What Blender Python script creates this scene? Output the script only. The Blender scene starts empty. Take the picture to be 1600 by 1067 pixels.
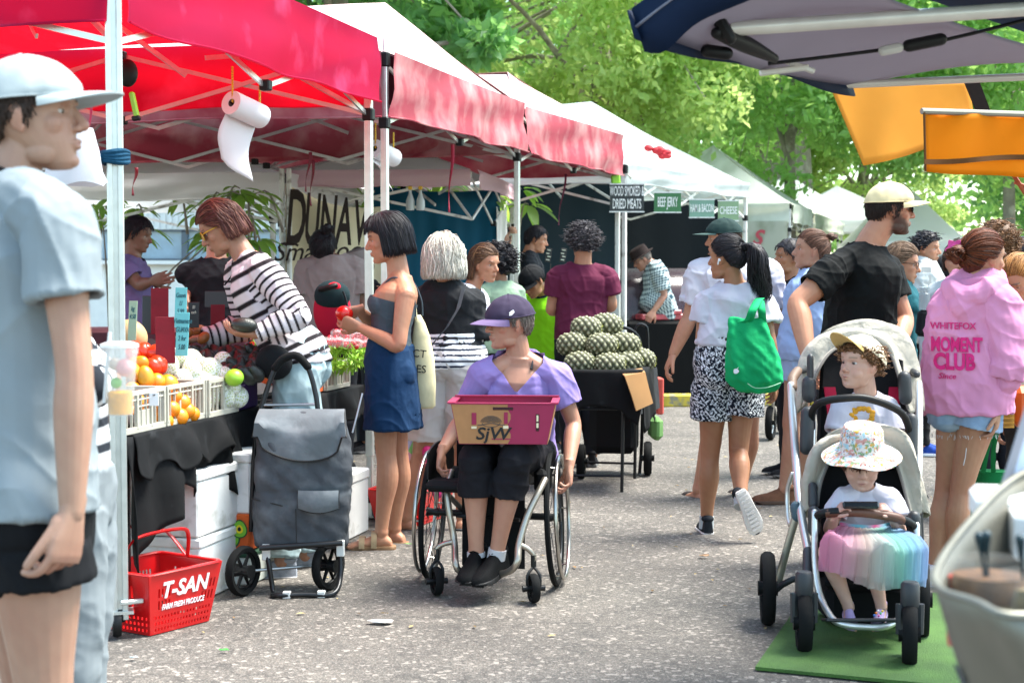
import bpy, math, random
import numpy as np
from mathutils import Vector, Matrix, Euler
PI = math.pi
rad = math.radians
random.seed(7)
rng = np.random.default_rng(7)
scene = bpy.context.scene
COL = scene.collection
# ---------------------------------------------------------------- camera, world, sun, exposure
CH = 1.42; FPX = 2500.0; PITCH = math.atan(118.5/FPX)
cam_d = bpy.data.cameras.new('camera'); cam = bpy.data.objects.new('camera', cam_d); COL.objects.link(cam)
cam.location = (0, 0, CH); cam.rotation_euler = (PI/2-PITCH, 0, 0)
cam_d.sensor_width = 36; cam_d.lens = FPX/1600*36; cam_d.clip_end = 600; cam_d.clip_start = .05
cam_d.dof.use_dof = True; cam_d.dof.focus_distance = 7.8; cam_d.dof.aperture_fstop = 5.0
scene.camera = cam
SUN_EL, SUN_AZ = rad(64), rad(75)      # azimuth from +Y towards +X: the sun stands high over the right of the lane
w = bpy.data.worlds.new('World'); scene.world = w; w.use_nodes = True
nt = w.node_tree; bg = nt.nodes['Background']; sky = nt.nodes.new('ShaderNodeTexSky')
sky.sky_type = 'NISHITA'; sky.sun_disc = False; sky.sun_elevation = SUN_EL; sky.sun_rotation = SUN_AZ
sky.air_density = .8; sky.dust_density = 1.3; sky.ozone_density = .5
tint = nt.nodes.new('ShaderNodeMix'); tint.data_type = 'RGBA'; tint.blend_type = 'MULTIPLY'; tint.inputs[0].default_value = 1; tint.inputs[7].default_value = (1.0, 1.03, .86, 1)
nt.links.new(sky.outputs[0], tint.inputs[6]); nt.links.new(tint.outputs[2], bg.inputs[0]); bg.inputs[1].default_value = 0.15
sun_d = bpy.data.lights.new('sun', 'SUN'); sun_o = bpy.data.objects.new('sun', sun_d); COL.objects.link(sun_o)
sun_d.energy = 2.3; sun_d.angle = rad(26); sun_d.color = (1, .985, .93)
sdir = Vector((math.sin(SUN_AZ)*math.cos(SUN_EL), math.cos(SUN_AZ)*math.cos(SUN_EL), math.sin(SUN_EL)))
sun_o.rotation_euler = sdir.to_track_quat('Z', 'Y').to_euler()
scene.view_settings.view_transform = 'Standard'; scene.view_settings.look = 'None'
scene.view_settings.exposure = 2.28; scene.view_settings.gamma = 1
scene.cycles.max_bounces = 8; scene.cycles.transparent_max_bounces = 12
scene.cycles.use_denoising = True
# ---------------------------------------------------------------- coordinates
_F = np.array([0, math.cos(PITCH), -math.sin(PITCH)]); _U = np.array([0, math.sin(PITCH), math.cos(PITCH)])
def ray(px, py):
 return _F + (px-800)/FPX*np.array([1., 0, 0]) + (533.5-py)/FPX*_U
def at(px, py, Y):
 d = ray(px, py); return np.array([0, 0, CH]) + d*(Y/d[1])
def gr(px, py, z=0):
 d = ray(px, py); return np.array([0, 0, CH]) + d*((z-CH)/d[2])
def gx(px, Y):                        # ground point under pixel column px at distance Y
 p = at(px, 415, Y); return np.array([p[0], Y, 0.])
def V(*a): return np.array(a[0] if len(a) == 1 else a, float)
def nrm(v):
 v = np.asarray(v, float); n = np.linalg.norm(v); return v/n if n > 1e-9 else v
def lerp(a, b, t): return np.asarray(a, float)*(1-t)+np.asarray(b, float)*t
def s2l(c):
 if isinstance(c, str):
  c = c.lstrip('#'); c = tuple(int(c[i:i+2], 16)/255 for i in (0, 2, 4))
 return tuple((x/12.92 if x <= .04045 else ((x+.055)/1.055)**2.4) for x in c)
# ---------------------------------------------------------------- mesh building
class MB:
 def __init__(self):
  self.v = []; self.f = []; self.m = []; self.n = 0; self.c = []
 def add(self, verts, faces, mi=0, col=None):
  verts = np.asarray(verts, float).reshape(-1, 3)
  o = self.n; self.v.append(verts); self.n += len(verts)
  for f in faces: self.f.append(tuple(i+o for i in f))
  self.m += [mi]*len(faces)
  self.c.append(np.tile(np.array(col if col is not None else (1, 1, 1), float), (len(verts), 1)) if np.ndim(col) < 2 else np.asarray(col, float))
  return self
 def verts(self): return np.concatenate(self.v) if self.v else np.zeros((0, 3))
 def xf(self, M_):
  M_ = np.array(M_); self.v = [v@M_[:3, :3].T+M_[:3, 3] for v in self.v]; return self
 def merge(self, o, M_=None):
  vs = o.verts()
  if M_ is not None:
   M_ = np.array(M_); vs = vs@M_[:3, :3].T+M_[:3, 3]
  k = self.n; self.v.append(vs); self.n += len(vs)
  self.f += [tuple(i+k for i in f) for f in o.f]; self.m += o.m; self.c += o.c; return self
 def box(self, c, s, R=None, mi=0, col=None, bev=0.0):
  hx, hy, hz = [q/2 for q in s]; c = V(c)
  if bev > 0:
   b = min(bev, hx*.9, hy*.9, hz*.9); pts = []
   for sx in (-1, 1):
    for sy in (-1, 1):
     for sz in (-1, 1):
      pts += [(sx*hx, sy*(hy-b), sz*(hz-b)), (sx*(hx-b), sy*hy, sz*(hz-b)), (sx*(hx-b), sy*(hy-b), sz*hz)]
   def I(sx, sy, sz, k): return (((sx > 0)*2+(sy > 0))*2+(sz > 0))*3+k
   F = []
   for s_ in (-1, 1):
    F.append((I(s_, -1, -1, 0), I(s_, 1, -1, 0), I(s_, 1, 1, 0), I(s_, -1, 1, 0))[::s_])
    F.append((I(-1, s_, -1, 1), I(-1, s_, 1, 1), I(1, s_, 1, 1), I(1, s_, -1, 1))[::s_])
    F.append((I(-1, -1, s_, 2), I(1, -1, s_, 2), I(1, 1, s_, 2), I(-1, 1, s_, 2))[::s_])
   for a in (-1, 1):
    for b_ in (-1, 1):
     g = a*b_
     F.append((I(a, b_, -1, 0), I(a, b_, -1, 1), I(a, b_, 1, 1), I(a, b_, 1, 0))[::g])
     F.append((I(a, -1, b_, 0), I(a, 1, b_, 0), I(a, 1, b_, 2), I(a, -1, b_, 2))[::g])
     F.append((I(-1, a, b_, 1), I(-1, a, b_, 2), I(1, a, b_, 2), I(1, a, b_, 1))[::g])
     for d in (-1, 1):
      F.append((I(a, b_, d, 0), I(a, b_, d, 2), I(a, b_, d, 1))[::g*d])
   pts = np.array(pts)
  else:
   pts = np.array([(x*hx, y*hy, z*hz) for x in (-1, 1) for y in (-1, 1) for z in (-1, 1)])
   F = [(0, 1, 3, 2), (4, 6, 7, 5), (0, 4, 5, 1), (2, 3, 7, 6), (0, 2, 6, 4), (1, 5, 7, 3)]
  if R is not None: pts = pts@np.array(R)[:3, :3].T
  return self.add(pts+c, F, mi, col)
 def rings(self, rings, mi=0, caps=True, closed=False, col=None):
  rings = [np.asarray(r, float) for r in rings]; n = len(rings[0]); F = []; k = len(rings)
  for i in range(k if closed else k-1):
   a, b = i*n, ((i+1) % k)*n
   for j in range(n):
    j2 = (j+1) % n; F.append((a+j, a+j2, b+j2, b+j))
  if caps and not closed:
   F.append(tuple(range(n))[::-1]); F.append(tuple(range((k-1)*n, k*n)))
  return self.add(np.concatenate(rings), F, mi, col)
 def tube(self, path, r, sides=8, mi=0, closed=False, smooth=0, flat=1.0, col=None, ref=None, round_=False):
  p = np.asarray(path, float)
  r = np.full(len(p), float(r)) if np.ndim(r) == 0 else np.asarray(r, float)
  if smooth: p, r = catmull(p, r, smooth, closed)
  n = len(p)
  T = np.roll(p, -1, 0)-np.roll(p, 1, 0) if closed else np.gradient(p, axis=0)
  T = T/np.maximum(np.linalg.norm(T, axis=1, keepdims=True), 1e-9)
  u = np.array(ref if ref is not None else (0, 0, 1.));
  if abs(np.dot(u, T[0])) > .95: u = np.array((1., 0, 0))
  R = []; ang = np.arange(sides)*2*PI/sides
  for i in range(n):
   if ref is not None: u = np.array(ref, float)
   u = u-T[i]*np.dot(u, T[i]); l = np.linalg.norm(u)
   if l < 1e-6:
    u = np.cross(T[i], (0, 1, .3)); l = np.linalg.norm(u)
   u = u/l; w_ = np.cross(T[i], u)
   R.append(p[i]+r[i]*(np.cos(ang)[:, None]*u*flat+np.sin(ang)[:, None]*w_))
  if round_ and not closed:
   def cap(R0, c, t, rr):
    return [c+(R0-c)*math.cos(a)+t*rr*math.sin(a) for a in (1.3, .9, .5)]
   R = cap(R[0], p[0], -T[0], r[0])+R+cap(R[-1], p[-1], T[-1], r[-1])[::-1]
  return self.rings(R, mi, True, closed, col)
 def ball(self, c, r, R=None, nu=16, nv=10, mi=0, col=None):
  r = (r, r, r) if np.ndim(r) == 0 else r
  pts = [(0, 0, -1)]
  for i in range(1, nv):
   th = PI*i/nv-PI/2
   for j in range(nu):
    a = 2*PI*j/nu; pts.append((math.cos(th)*math.cos(a), math.cos(th)*math.sin(a), math.sin(th)))
  pts.append((0, 0, 1)); F = []
  for j in range(nu): F.append((0, 1+(j+1) % nu, 1+j))
  for i in range(nv-2):
   for j in range(nu):
    a = 1+i*nu+j; b = 1+i*nu+(j+1) % nu; F.append((a, b, b+nu, a+nu))
  l = 1+(nv-2)*nu
  for j in range(nu): F.append((l+j, l+(j+1) % nu, l+nu))
  pts = np.array(pts)*np.array(r)
  if R is not None: pts = pts@np.array(R)[:3, :3].T
  return self.add(pts+V(c), F, mi, col)
 def lathe(self, c, prof, axis=(0, 0, 1), sides=20, mi=0, col=None, caps=True):
  ax = nrm(axis); u = nrm(np.cross(ax, (0, 0, 1) if abs(ax[2]) < .9 else (0, 1, 0))); w_ = np.cross(ax, u)
  ang = np.arange(sides)*2*PI/sides
  R = [V(c)+ax*h+rr*(np.cos(ang)[:, None]*u+np.sin(ang)[:, None]*w_) for rr, h in prof]
  return self.rings(R, mi, caps, False, col)
 def grid(self, P, mi=0, col=None, closed_u=False):
  P = np.asarray(P, float); a, b = P.shape[:2]; F = []
  for i in range(a if closed_u else a-1):
   for j in range(b-1): F.append((i*b+j, ((i+1) % a)*b+j, ((i+1) % a)*b+j+1, i*b+j+1))
  return self.add(P.reshape(-1, 3), F, mi, None if col is None else (np.asarray(col).reshape(-1, 3) if np.ndim(col) > 1 else col))
 def sheet(self, P, th=.003, mi=0, col=None):       # grid with thickness
  P = np.asarray(P, float); du = np.gradient(P, axis=0); dv = np.gradient(P, axis=1)
  N = np.cross(du, dv); N /= np.maximum(np.linalg.norm(N, axis=2, keepdims=True), 1e-9)
  a, b = P.shape[:2]; A = P+N*th/2; B = P-N*th/2
  F = []; n = a*b
  for i in range(a-1):
   for j in range(b-1):
    q = (i*b+j, (i+1)*b+j, (i+1)*b+j+1, i*b+j+1); F.append(q); F.append(tuple(n+k for k in q)[::-1])
  e = [(i, 0) for i in range(a)]+[(a-1, j) for j in range(1, b)]+[(i, b-1) for i in range(a-2, -1, -1)]+[(0, j) for j in range(b-2, 0, -1)]
  e = [i*b+j for i, j in e]
  for k in range(len(e)):
   x, y = e[k], e[(k+1) % len(e)]; F.append((y, x, n+x, n+y))
  cc = None
  if col is not None: cc = col if np.ndim(col) == 1 else np.concatenate([np.asarray(col).reshape(-1, 3)]*2)
  return self.add(np.concatenate([A.reshape(-1, 3), B.reshape(-1, 3)]), F, mi, cc)
 def build(self, name, mats, parent=None, base=None, smooth=True, sharp=None):
  if not isinstance(mats, (list, tuple)): mats = [mats]
  vs = self.verts()
  if parent is not None: b = BASE.get(parent.name, np.zeros(3))
  else: b = V(base) if base is not None else np.zeros(3)
  ob = mkobj(name, vs-b, self.f, mats, self.m, np.concatenate(self.c) if self.c else None, smooth, sharp)
  if parent is not None: ob.parent = parent; BASE[ob.name] = b
  else: ob.location = b; BASE[ob.name] = b
  return ob
BASE = {}
def mkmesh(name, vs, F, mi=None, cols=None, smooth=True):
 me = bpy.data.meshes.new(name)
 if isinstance(F, np.ndarray):
  nf, k = F.shape; me.vertices.add(len(vs)); me.vertices.foreach_set('co', np.asarray(vs, np.float32).ravel())
  me.loops.add(nf*k); me.loops.foreach_set('vertex_index', F.astype(np.int32).ravel())
  me.polygons.add(nf); me.polygons.foreach_set('loop_start', np.arange(0, nf*k, k, dtype=np.int32))
  me.update(calc_edges=True)
 else:
  me.from_pydata([tuple(v) for v in vs], [], F)
 if mi is not None and len(mi): me.polygons.foreach_set('material_index', np.asarray(mi, np.int32))
 if cols is not None and len(cols):
  a = me.color_attributes.new('Col', 'FLOAT_COLOR', 'POINT')
  a.data.foreach_set('color', np.concatenate([cols, np.ones((len(cols), 1))], 1).astype(np.float32).ravel())
 me.polygons.foreach_set('use_smooth', np.full(len(me.polygons), bool(smooth)))
 me.update(); return me
def mkobj(name, vs, F, mats, mi=None, cols=None, smooth=True, sharp=None):
 me = mkmesh(name, vs, F, mi, cols, smooth)
 for m in mats: me.materials.append(m)
 if smooth: me.set_sharp_from_angle(angle=rad(sharp if sharp is not None else 40))
 ob = bpy.data.objects.new(name, me); COL.objects.link(ob); return ob
def catmull(p, r, k, closed=False):
 p = np.asarray(p, float); n = len(p); r = np.asarray(r, float); rr = r.reshape(n, -1)
 q = np.concatenate([p, rr], 1); out = []
 m = n if closed else n-1
 for i in range(m):
  if closed: a, b, c, d = q[(i-1) % n], q[i], q[(i+1) % n], q[(i+2) % n]
  else: a, b, c, d = q[max(i-1, 0)], q[i], q[i+1], q[min(i+2, n-1)]
  for t in np.arange(k)/k:
   out.append(.5*((2*b)+(c-a)*t+(2*a-5*b+4*c-d)*t*t+(3*b-a-3*c+d)*t**3))
 if not closed: out.append(q[-1])
 out = np.array(out); r2 = out[:, 3:]
 return out[:, :3], (r2[:, 0] if r.ndim == 1 else r2)
def tag(o, label=None, cat=None, group=None, kind=None):
 if label: o['label'] = label
 if cat: o['category'] = cat
 if group: o['group'] = group
 if kind: o['kind'] = kind
 return o
def thing(name, label, cat, loc=(0, 0, 0), group=None, local=False, rz=0):
 o = bpy.data.objects.new(name, None); COL.objects.link(o); o.empty_display_size = .1
 o.location = tuple(float(q) for q in loc); o.rotation_euler = (0, 0, rz)
 BASE[o.name] = np.zeros(3) if local else V(loc)
 return tag(o, label, cat, group)
def kids(o): return [c for c in bpy.data.objects if c.parent is o]
def copy_tree(o, parent=None, label=None, group=None):
 c = o.copy(); COL.objects.link(c); c.parent = parent
 if label: c['label'] = label
 if group: c['group'] = group
 for ch in kids(o): copy_tree(ch, c)
 return c
def Rz(a): return np.array(Matrix.Rotation(a, 3, 'Z'))
def Rx(a): return np.array(Matrix.Rotation(a, 3, 'X'))
def Ry(a): return np.array(Matrix.Rotation(a, 3, 'Y'))
def M4(R=None, t=(0, 0, 0)):
 m = np.eye(4);
 if R is not None: m[:3, :3] = np.array(R)[:3, :3]
 m[:3, 3] = t; return m
def frame(x=None, y=None, z=None):        # columns; first given is kept
 if y is not None and z is not None: y = nrm(y); x = nrm(np.cross(y, z)); z = np.cross(x, y)
 elif x is not None and z is not None: x = nrm(x); y = nrm(np.cross(z, x)); z = np.cross(x, y)
 else: x = nrm(x); z = nrm(np.cross(x, y)); y = np.cross(z, x)
 return np.stack([x, y, z], 1)
def snoise(P, sc, seed=0):                # cheap smooth pseudo noise in about -1..1
 P = np.asarray(P)*sc; o = seed*1.7
 a = np.sin(P[..., 0]*1.3+P[..., 1]*.7+o+1.9*np.sin(P[..., 2]*.9+o*.3)); b = np.sin(P[..., 1]*1.7-P[..., 2]*1.1+o*2+1.7*np.sin(P[..., 0]*1.1+o))
 c = np.sin(P[..., 2]*2.1+P[..., 0]*1.9+o*.7+1.3*np.sin(P[..., 1]*1.6-o)); return (a+b+c)/3
# ---------------------------------------------------------------- materials
_mats = {}
def mat(name, col=(.5, .5, .5), rough=.6, metal=0., var=.12, vs=6., bump=0., bs=120., attr=False, trans=0., tcol=None,
  spec=.5, alpha=1., sheen=0., transm=0., emit=None, col2=None, bstretch=None, sss=0., coat=0., dirt=None):
 if name in _mats: return _mats[name]
 m = bpy.data.materials.new(name); m.use_nodes = True; _mats[name] = m
 nt = m.node_tree; N = nt.nodes; L = nt.links; b = N['Principled BSDF']; out = N['Material Output']
 if isinstance(col, str): col = s2l(col)
 if isinstance(tcol, str): tcol = s2l(tcol)
 if isinstance(col2, str): col2 = s2l(col2)
 tc = N.new('ShaderNodeTexCoord'); nz = N.new('ShaderNodeTexNoise'); nz.inputs['Scale'].default_value = vs; nz.inputs['Detail'].default_value = 5
 L.new(tc.outputs['Object'], nz.inputs['Vector'])
 cr = N.new('ShaderNodeMapRange'); cr.inputs[1].default_value = .3; cr.inputs[2].default_value = .7; L.new(nz.outputs[0], cr.inputs[0])
 mx = N.new('ShaderNodeMix'); mx.data_type = 'RGBA'; L.new(cr.outputs[0], mx.inputs[0])
 A, B = mx.inputs[6], mx.inputs[7]; res = mx.outputs[2]
 if col2 is not None: A.default_value = (*col, 1); B.default_value = (*col2, 1)
 else:
  A.default_value = (*[c*(1-var) for c in col], 1); B.default_value = (*[min(c*(1+var), 1) for c in col], 1)
 if attr:
  va = N.new('ShaderNodeVertexColor'); va.layer_name = 'Col'
  mm = N.new('ShaderNodeMix'); mm.data_type = 'RGBA'; mm.blend_type = 'MULTIPLY'; mm.inputs[0].default_value = 1
  A.default_value = (1-var, 1-var, 1-var, 1); B.default_value = (1, 1, 1, 1)
  L.new(va.outputs[0], mm.inputs[6]); L.new(res, mm.inputs[7]); res = mm.outputs[2]
 if dirt:                                   # (colour, scale, low, high): stains, or painted highlight streaks, with a shape of their own
  n2 = N.new('ShaderNodeTexNoise'); n2.inputs['Scale'].default_value = dirt[1]; n2.inputs['Detail'].default_value = 8; L.new(tc.outputs['Object'], n2.inputs['Vector'])
  r2 = N.new('ShaderNodeMapRange'); r2.inputs[1].default_value = dirt[2]; r2.inputs[2].default_value = dirt[3]; L.new(n2.outputs[0], r2.inputs[0])
  m2 = N.new('ShaderNodeMix'); m2.data_type = 'RGBA'; L.new(r2.outputs[0], m2.inputs[0]); L.new(res, m2.inputs[6])
  dc = s2l(dirt[0]) if isinstance(dirt[0], str) else dirt[0]; m2.inputs[7].default_value = (*dc, 1); res = m2.outputs[2]
 L.new(res, b.inputs['Base Color'])
 b.inputs['Roughness'].default_value = rough; b.inputs['Metallic'].default_value = metal; b.inputs['Specular IOR Level'].default_value = spec
 if sheen: b.inputs['Sheen Weight'].default_value = sheen
 if sss: b.inputs['Subsurface Weight'].default_value = sss; b.inputs['Subsurface Radius'].default_value = (.012, .005, .003); b.inputs['Subsurface Scale'].default_value = 1
 if transm: b.inputs['Transmission Weight'].default_value = transm; b.inputs['IOR'].default_value = 1.3
 if alpha < 1: b.inputs['Alpha'].default_value = alpha
 if coat: b.inputs['Coat Weight'].default_value = coat; b.inputs['Coat Roughness'].default_value = .15
 if bump:
  nb = N.new('ShaderNodeTexNoise'); nb.inputs['Scale'].default_value = bs; nb.inputs['Detail'].default_value = 4
  if name.startswith('cloth'): nb.inputs['Distortion'].default_value = .35; nb.inputs['Detail'].default_value = 4; nb.inputs['Roughness'].default_value = .42
  if bstretch:
   mp = N.new('ShaderNodeMapping'); mp.inputs['Scale'].default_value = bstretch; L.new(tc.outputs['Object'], mp.inputs[0]); L.new(mp.outputs[0], nb.inputs['Vector'])
  else: L.new(tc.outputs['Object'], nb.inputs['Vector'])
  bp = N.new('ShaderNodeBump'); bp.inputs['Strength'].default_value = min(bump, 1); bp.inputs['Distance'].default_value = (.05 if name.startswith('cloth') else .01)*max(bump, .3)
  L.new(nb.outputs[0], bp.inputs['Height']); L.new(bp.outputs[0], b.inputs['Normal'])
 if trans:
  tr = N.new('ShaderNodeBsdfTranslucent'); ms = N.new('ShaderNodeMixShader'); ms.inputs[0].default_value = trans
  if tcol is not None: tr.inputs[0].default_value = (*tcol, 1)
  else: L.new(res, tr.inputs[0])
  L.new(b.outputs[0], ms.inputs[1]); L.new(tr.outputs[0], ms.inputs[2]); L.new(ms.outputs[0], out.inputs[0])
 return m
def text_mesh(txt, size, M_, name, m, parent, depth=.0012, bold=0.0, italic=0.0, sx=1.0, align='CENTER'):
 cu = bpy.data.curves.new('t', 'FONT'); cu.body = txt; cu.size = size; cu.align_x = align; cu.align_y = 'CENTER'
 cu.extrude = depth; cu.offset = bold*size; cu.shear = italic; cu.resolution_u = 3
 ob = bpy.data.objects.new('t', cu); COL.objects.link(ob)
 dg = bpy.context.evaluated_depsgraph_get(); me = bpy.data.meshes.new_from_object(ob.evaluated_get(dg))
 vs = np.empty(len(me.vertices)*3); me.vertices.foreach_get('co', vs); vs = vs.reshape(-1, 3); vs[:, 0] *= sx
 F = [tuple(p.vertices) for p in me.polygons]
 bpy.data.objects.remove(ob); bpy.data.curves.remove(cu); bpy.data.meshes.remove(me)
 M_ = np.array(M_); vs = vs@M_[:3, :3].T+M_[:3, 3]
 mb = MB(); mb.add(vs, F); return mb.build(name, m, parent, smooth=False)
# ---------------------------------------------------------------- voxel union
def remesh(mb, voxel, smooth=3, keep=None):
 me = mkmesh('tmp', mb.verts(), mb.f); ob = bpy.data.objects.new('tmp', me); COL.objects.link(ob)
 md = ob.modifiers.new('r', 'REMESH'); md.mode = 'VOXEL'; md.voxel_size = voxel; md.adaptivity = 0
 dg = bpy.context.evaluated_depsgraph_get(); ev = ob.evaluated_get(dg); m2 = ev.to_mesh()
 nv = len(m2.vertices); v = np.empty(nv*3, np.float32); m2.vertices.foreach_get('co', v); v = v.reshape(-1, 3).astype(float)
 nf = len(m2.polygons); F = np.empty(nf*4, np.int32); m2.polygons.foreach_get('vertices', F); F = F.reshape(-1, 4)
 ne = len(m2.edges); E = np.empty(ne*2, np.int32); m2.edges.foreach_get('vertices', E); E = E.reshape(-1, 2)
 ev.to_mesh_clear(); bpy.data.objects.remove(ob); bpy.data.meshes.remove(me)
 v = lap(v, E, smooth, keep); return v, F, E
def lap(v, E, it, keep=None):
 n = len(v); deg = np.bincount(E.ravel(), minlength=n).astype(float)[:, None]; deg[deg == 0] = 1
 w = 1.0 if keep is None else (1-keep(v))[:, None]
 for k in range(it):
  for f in (.55, -.5):
   s = np.zeros((n, 3))
   for a in range(3):
    s[:, a] = np.bincount(E[:, 0], v[E[:, 1], a], n)+np.bincount(E[:, 1], v[E[:, 0], a], n)
   v = v+f*w*(s/deg-v)
 return v
def vnormals(v, F):
 q = v[F]; n = np.cross(q[:, 2]-q[:, 0], q[:, 3 % F.shape[1]]-q[:, 1]); N = np.zeros_like(v)
 for k in range(F.shape[1]):
  for a in range(3): N[:, a] += np.bincount(F[:, k], n[:, a], len(v))
 return N/np.maximum(np.linalg.norm(N, axis=1, keepdims=True), 1e-9)
# ================================================================ people
def yawvec(a): a = rad(a); return V(math.sin(a), -math.cos(a), 0)      # 0 faces the camera, 90 faces right, 180 away
def yawright(a): a = rad(a); return V(-math.cos(a), -math.sin(a), 0)
UP = V(0, 0, 1)
HZ = [(0., .076, .034, .020), (.012, .087, .010, .036), (.032, .087, -.018, .050), (.052, .089, -.040, .058), (.075, .089, -.066, .065), (.095, .089, -.080, .069),
  (.115, .088, -.091, .072), (.135, .093, -.097, .0755), (.155, .092, -.100, .077), (.178, .083, -.095, .073), (.200, .063, -.078, .061), (.216, .036, -.050, .041), (.226, .008, -.02, .017)]
def sell(a, bf, bb, cy, n=28, e=2.25):
 t = np.arange(n)*2*PI/n; c, s_ = np.cos(t), np.sin(t); q = 2/e
 x = a*np.sign(c)*np.abs(c)**q; y = np.where(s_ > 0, bf, bb)*np.sign(s_)*np.abs(s_)**q
 return x, y+cy
class Fr:                                  # head frame: local x right, y forward, z up (chin 0, crown .23)
 def __init__(s, c, yaw=0, pitch=0, roll=0, hs=1.):
  f, r = yawvec(yaw), yawright(yaw); p = rad(pitch)
  f2 = f*math.cos(p)+UP*math.sin(p); u = np.cross(r, f2); q = rad(roll)
  r2 = r*math.cos(q)+u*math.sin(q); u2 = np.cross(r2, f2)
  s.R = np.stack([r2, f2, u2], 1); s.hs = hs; s.c = V(c)
 def w(s, p): return (np.asarray(p, float)-V(0, 0, .115))@s.R.T*s.hs+s.c
 def l(s, v): return (v-s.c)@s.R/s.hs+V(0, 0, .115)
 def M(s, t=(0, 0, 0), R=None):
  m = np.eye(4); m[:3, :3] = s.R@(np.eye(3) if R is None else np.array(R)[:3, :3])*s.hs; m[:3, 3] = s.w(V(t)); return m
def head_parts(mb, fr, sex='f', fat=0., child=False):
 h = MB(); R = []
 for z, f, b, wd in HZ:
  cy = (f+b)/2 if z < .06 else (f*.25+b*.25)
  x, y = sell(wd*(1+fat*(1 if z < .1 else .3)), f-cy, cy-b, cy); R.append(np.stack([x, y, np.full_like(x, z)], 1))
 h.rings(R)
 h.tube([(0, .080, .130), (0, .095, .108), (0, .107, .086)] if not child else [(0, .080, .120), (0, .088, .104), (0, .099, .088)], [.009, .0095, .0125], 10, round_=True)
 for sx in (-1, 1):
  h.ball((sx*.0115, .095, .080), (.0085, .010, .0075)); child or h.ball((sx*.030, .083, .136), (.024, .011, .007)); child and h.ball((sx*.036, .055, .066), (.030, .030, .028))
  h.ball((sx*.040, .052, .092), (.0245, .0245, .028)); h.ball((sx*.040, .026, .036), (.0175, .034, .026))
  er = Rz(-sx*.35)@Ry(sx*.12)
  h.ball((sx*.077, -.008, .106), (.0075, .018, .029), er); h.ball((sx*.076, .000, .085), (.006, .010, .013), er)
 h.tube([(-.022, .0855, .052), (-.008, .0945, .0555), (0, .0945, .0545), (.008, .0945, .0555), (.022, .0855, .052)], [.003, .0055, .005, .0055, .003], 8, round_=True)
 h.tube([(-.019, .086, .0475), (0, .0935, .044), (.019, .086, .0475)], [.003, .0062, .003], 8, smooth=3, round_=True)
 h.ball((0, .078, .016), (.019, .015, .014))
 mb.merge(h, fr.M((0, 0, 0)))
def paint_head(v, C, fr, P):
 p = fr.l(v); x, y, z = p[:, 0], p[:, 1], p[:, 2]
 near = (np.abs(x) < .1) & (y > -.12) & (z > -.01) & (z < .25)
 g = lambda cx, cz, sx, sz: np.exp(-((np.abs(x)-cx)/sx)**2-((z-cz)/sz)**2)*(y > .04)*near
 def mixc(C, c, a): a = np.clip(a, 0, 1)[:, None]; return C*(1-a)+np.array(c)*a
 sk = np.array(P['skin'])
 C = mixc(C, sk*np.array([1.08, .78, .75]), .30*g(.045, .085, .026, .022)+.5*g(0, .083, .012, .014)+.4*(np.abs(x) > .070)*near*(z < .14)*(z > .07)*(y < .03)*(y > -.04))
 if P.get('beard'):
  nz = snoise(p, 140, 3)*.005; sg_ = lambda q, w_=.005: 1/(1+np.exp(-np.clip(q/w_, -30, 30)))
  top = np.where(y > .045, .052+np.clip(.075-y, 0, .03)*.9, .078+(.045-y)*.75)
  bsm = sg_(top+nz-z)*sg_(y+.006+nz)*sg_(z+.008)*(z < .13)
  bsm = np.maximum(bsm, near*(y > .06)*np.exp(-((z-.0655)/.006)**2)*sg_(.033-np.abs(x)))*near
  bsm = bsm*(1-np.clip(g(0, .050, .021, .0065)*1.8, 0, 1))
  C = mixc(C, P['beard'], bsm*.93)
 lip = np.clip(g(0, .0505, .019, .0068)*1.7-.55, 0, 1)*(y > .075)
 C = mixc(C, P.get('lip', sk*np.array([.95, .5, .5])), lip)
 C = mixc(C, sk*.35, np.clip(g(0, .0502, .020, .0016)*2-.6, 0, 1)*(y > .07))
 br = P.get('brow', (.05, .03, .02)); bz = .139-.28*(np.abs(x)-.033)**1*0
 bb = np.exp(-((z-bz-.1*(.02-np.abs(np.abs(x)-.034)))/.0036)**2)*(np.abs(np.abs(x)-.034) < .019)*(y > .05)*near
 C = mixc(C, br, bb*.85); C = mixc(C, sk*.45, g(.0085, .074, .003, .003)*1.0*(y > .09))
 C = mixc(C, sk*np.array([.7, .6, .58]), .5*np.clip(g(.031, .124, .016, .006), 0, 1))
 return C
def sock(v, fr):
 p = fr.l(v); gz = np.exp(-((np.abs(p[:, 0])-.031)/.015)**2-((p[:, 2]-.116)/.0105)**2)*(p[:, 1] > .045)*(np.abs(p[:, 0]) < .07)
 return v-fr.R[:, 1]*fr.hs*(gz*.0085)[:, None]
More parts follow.
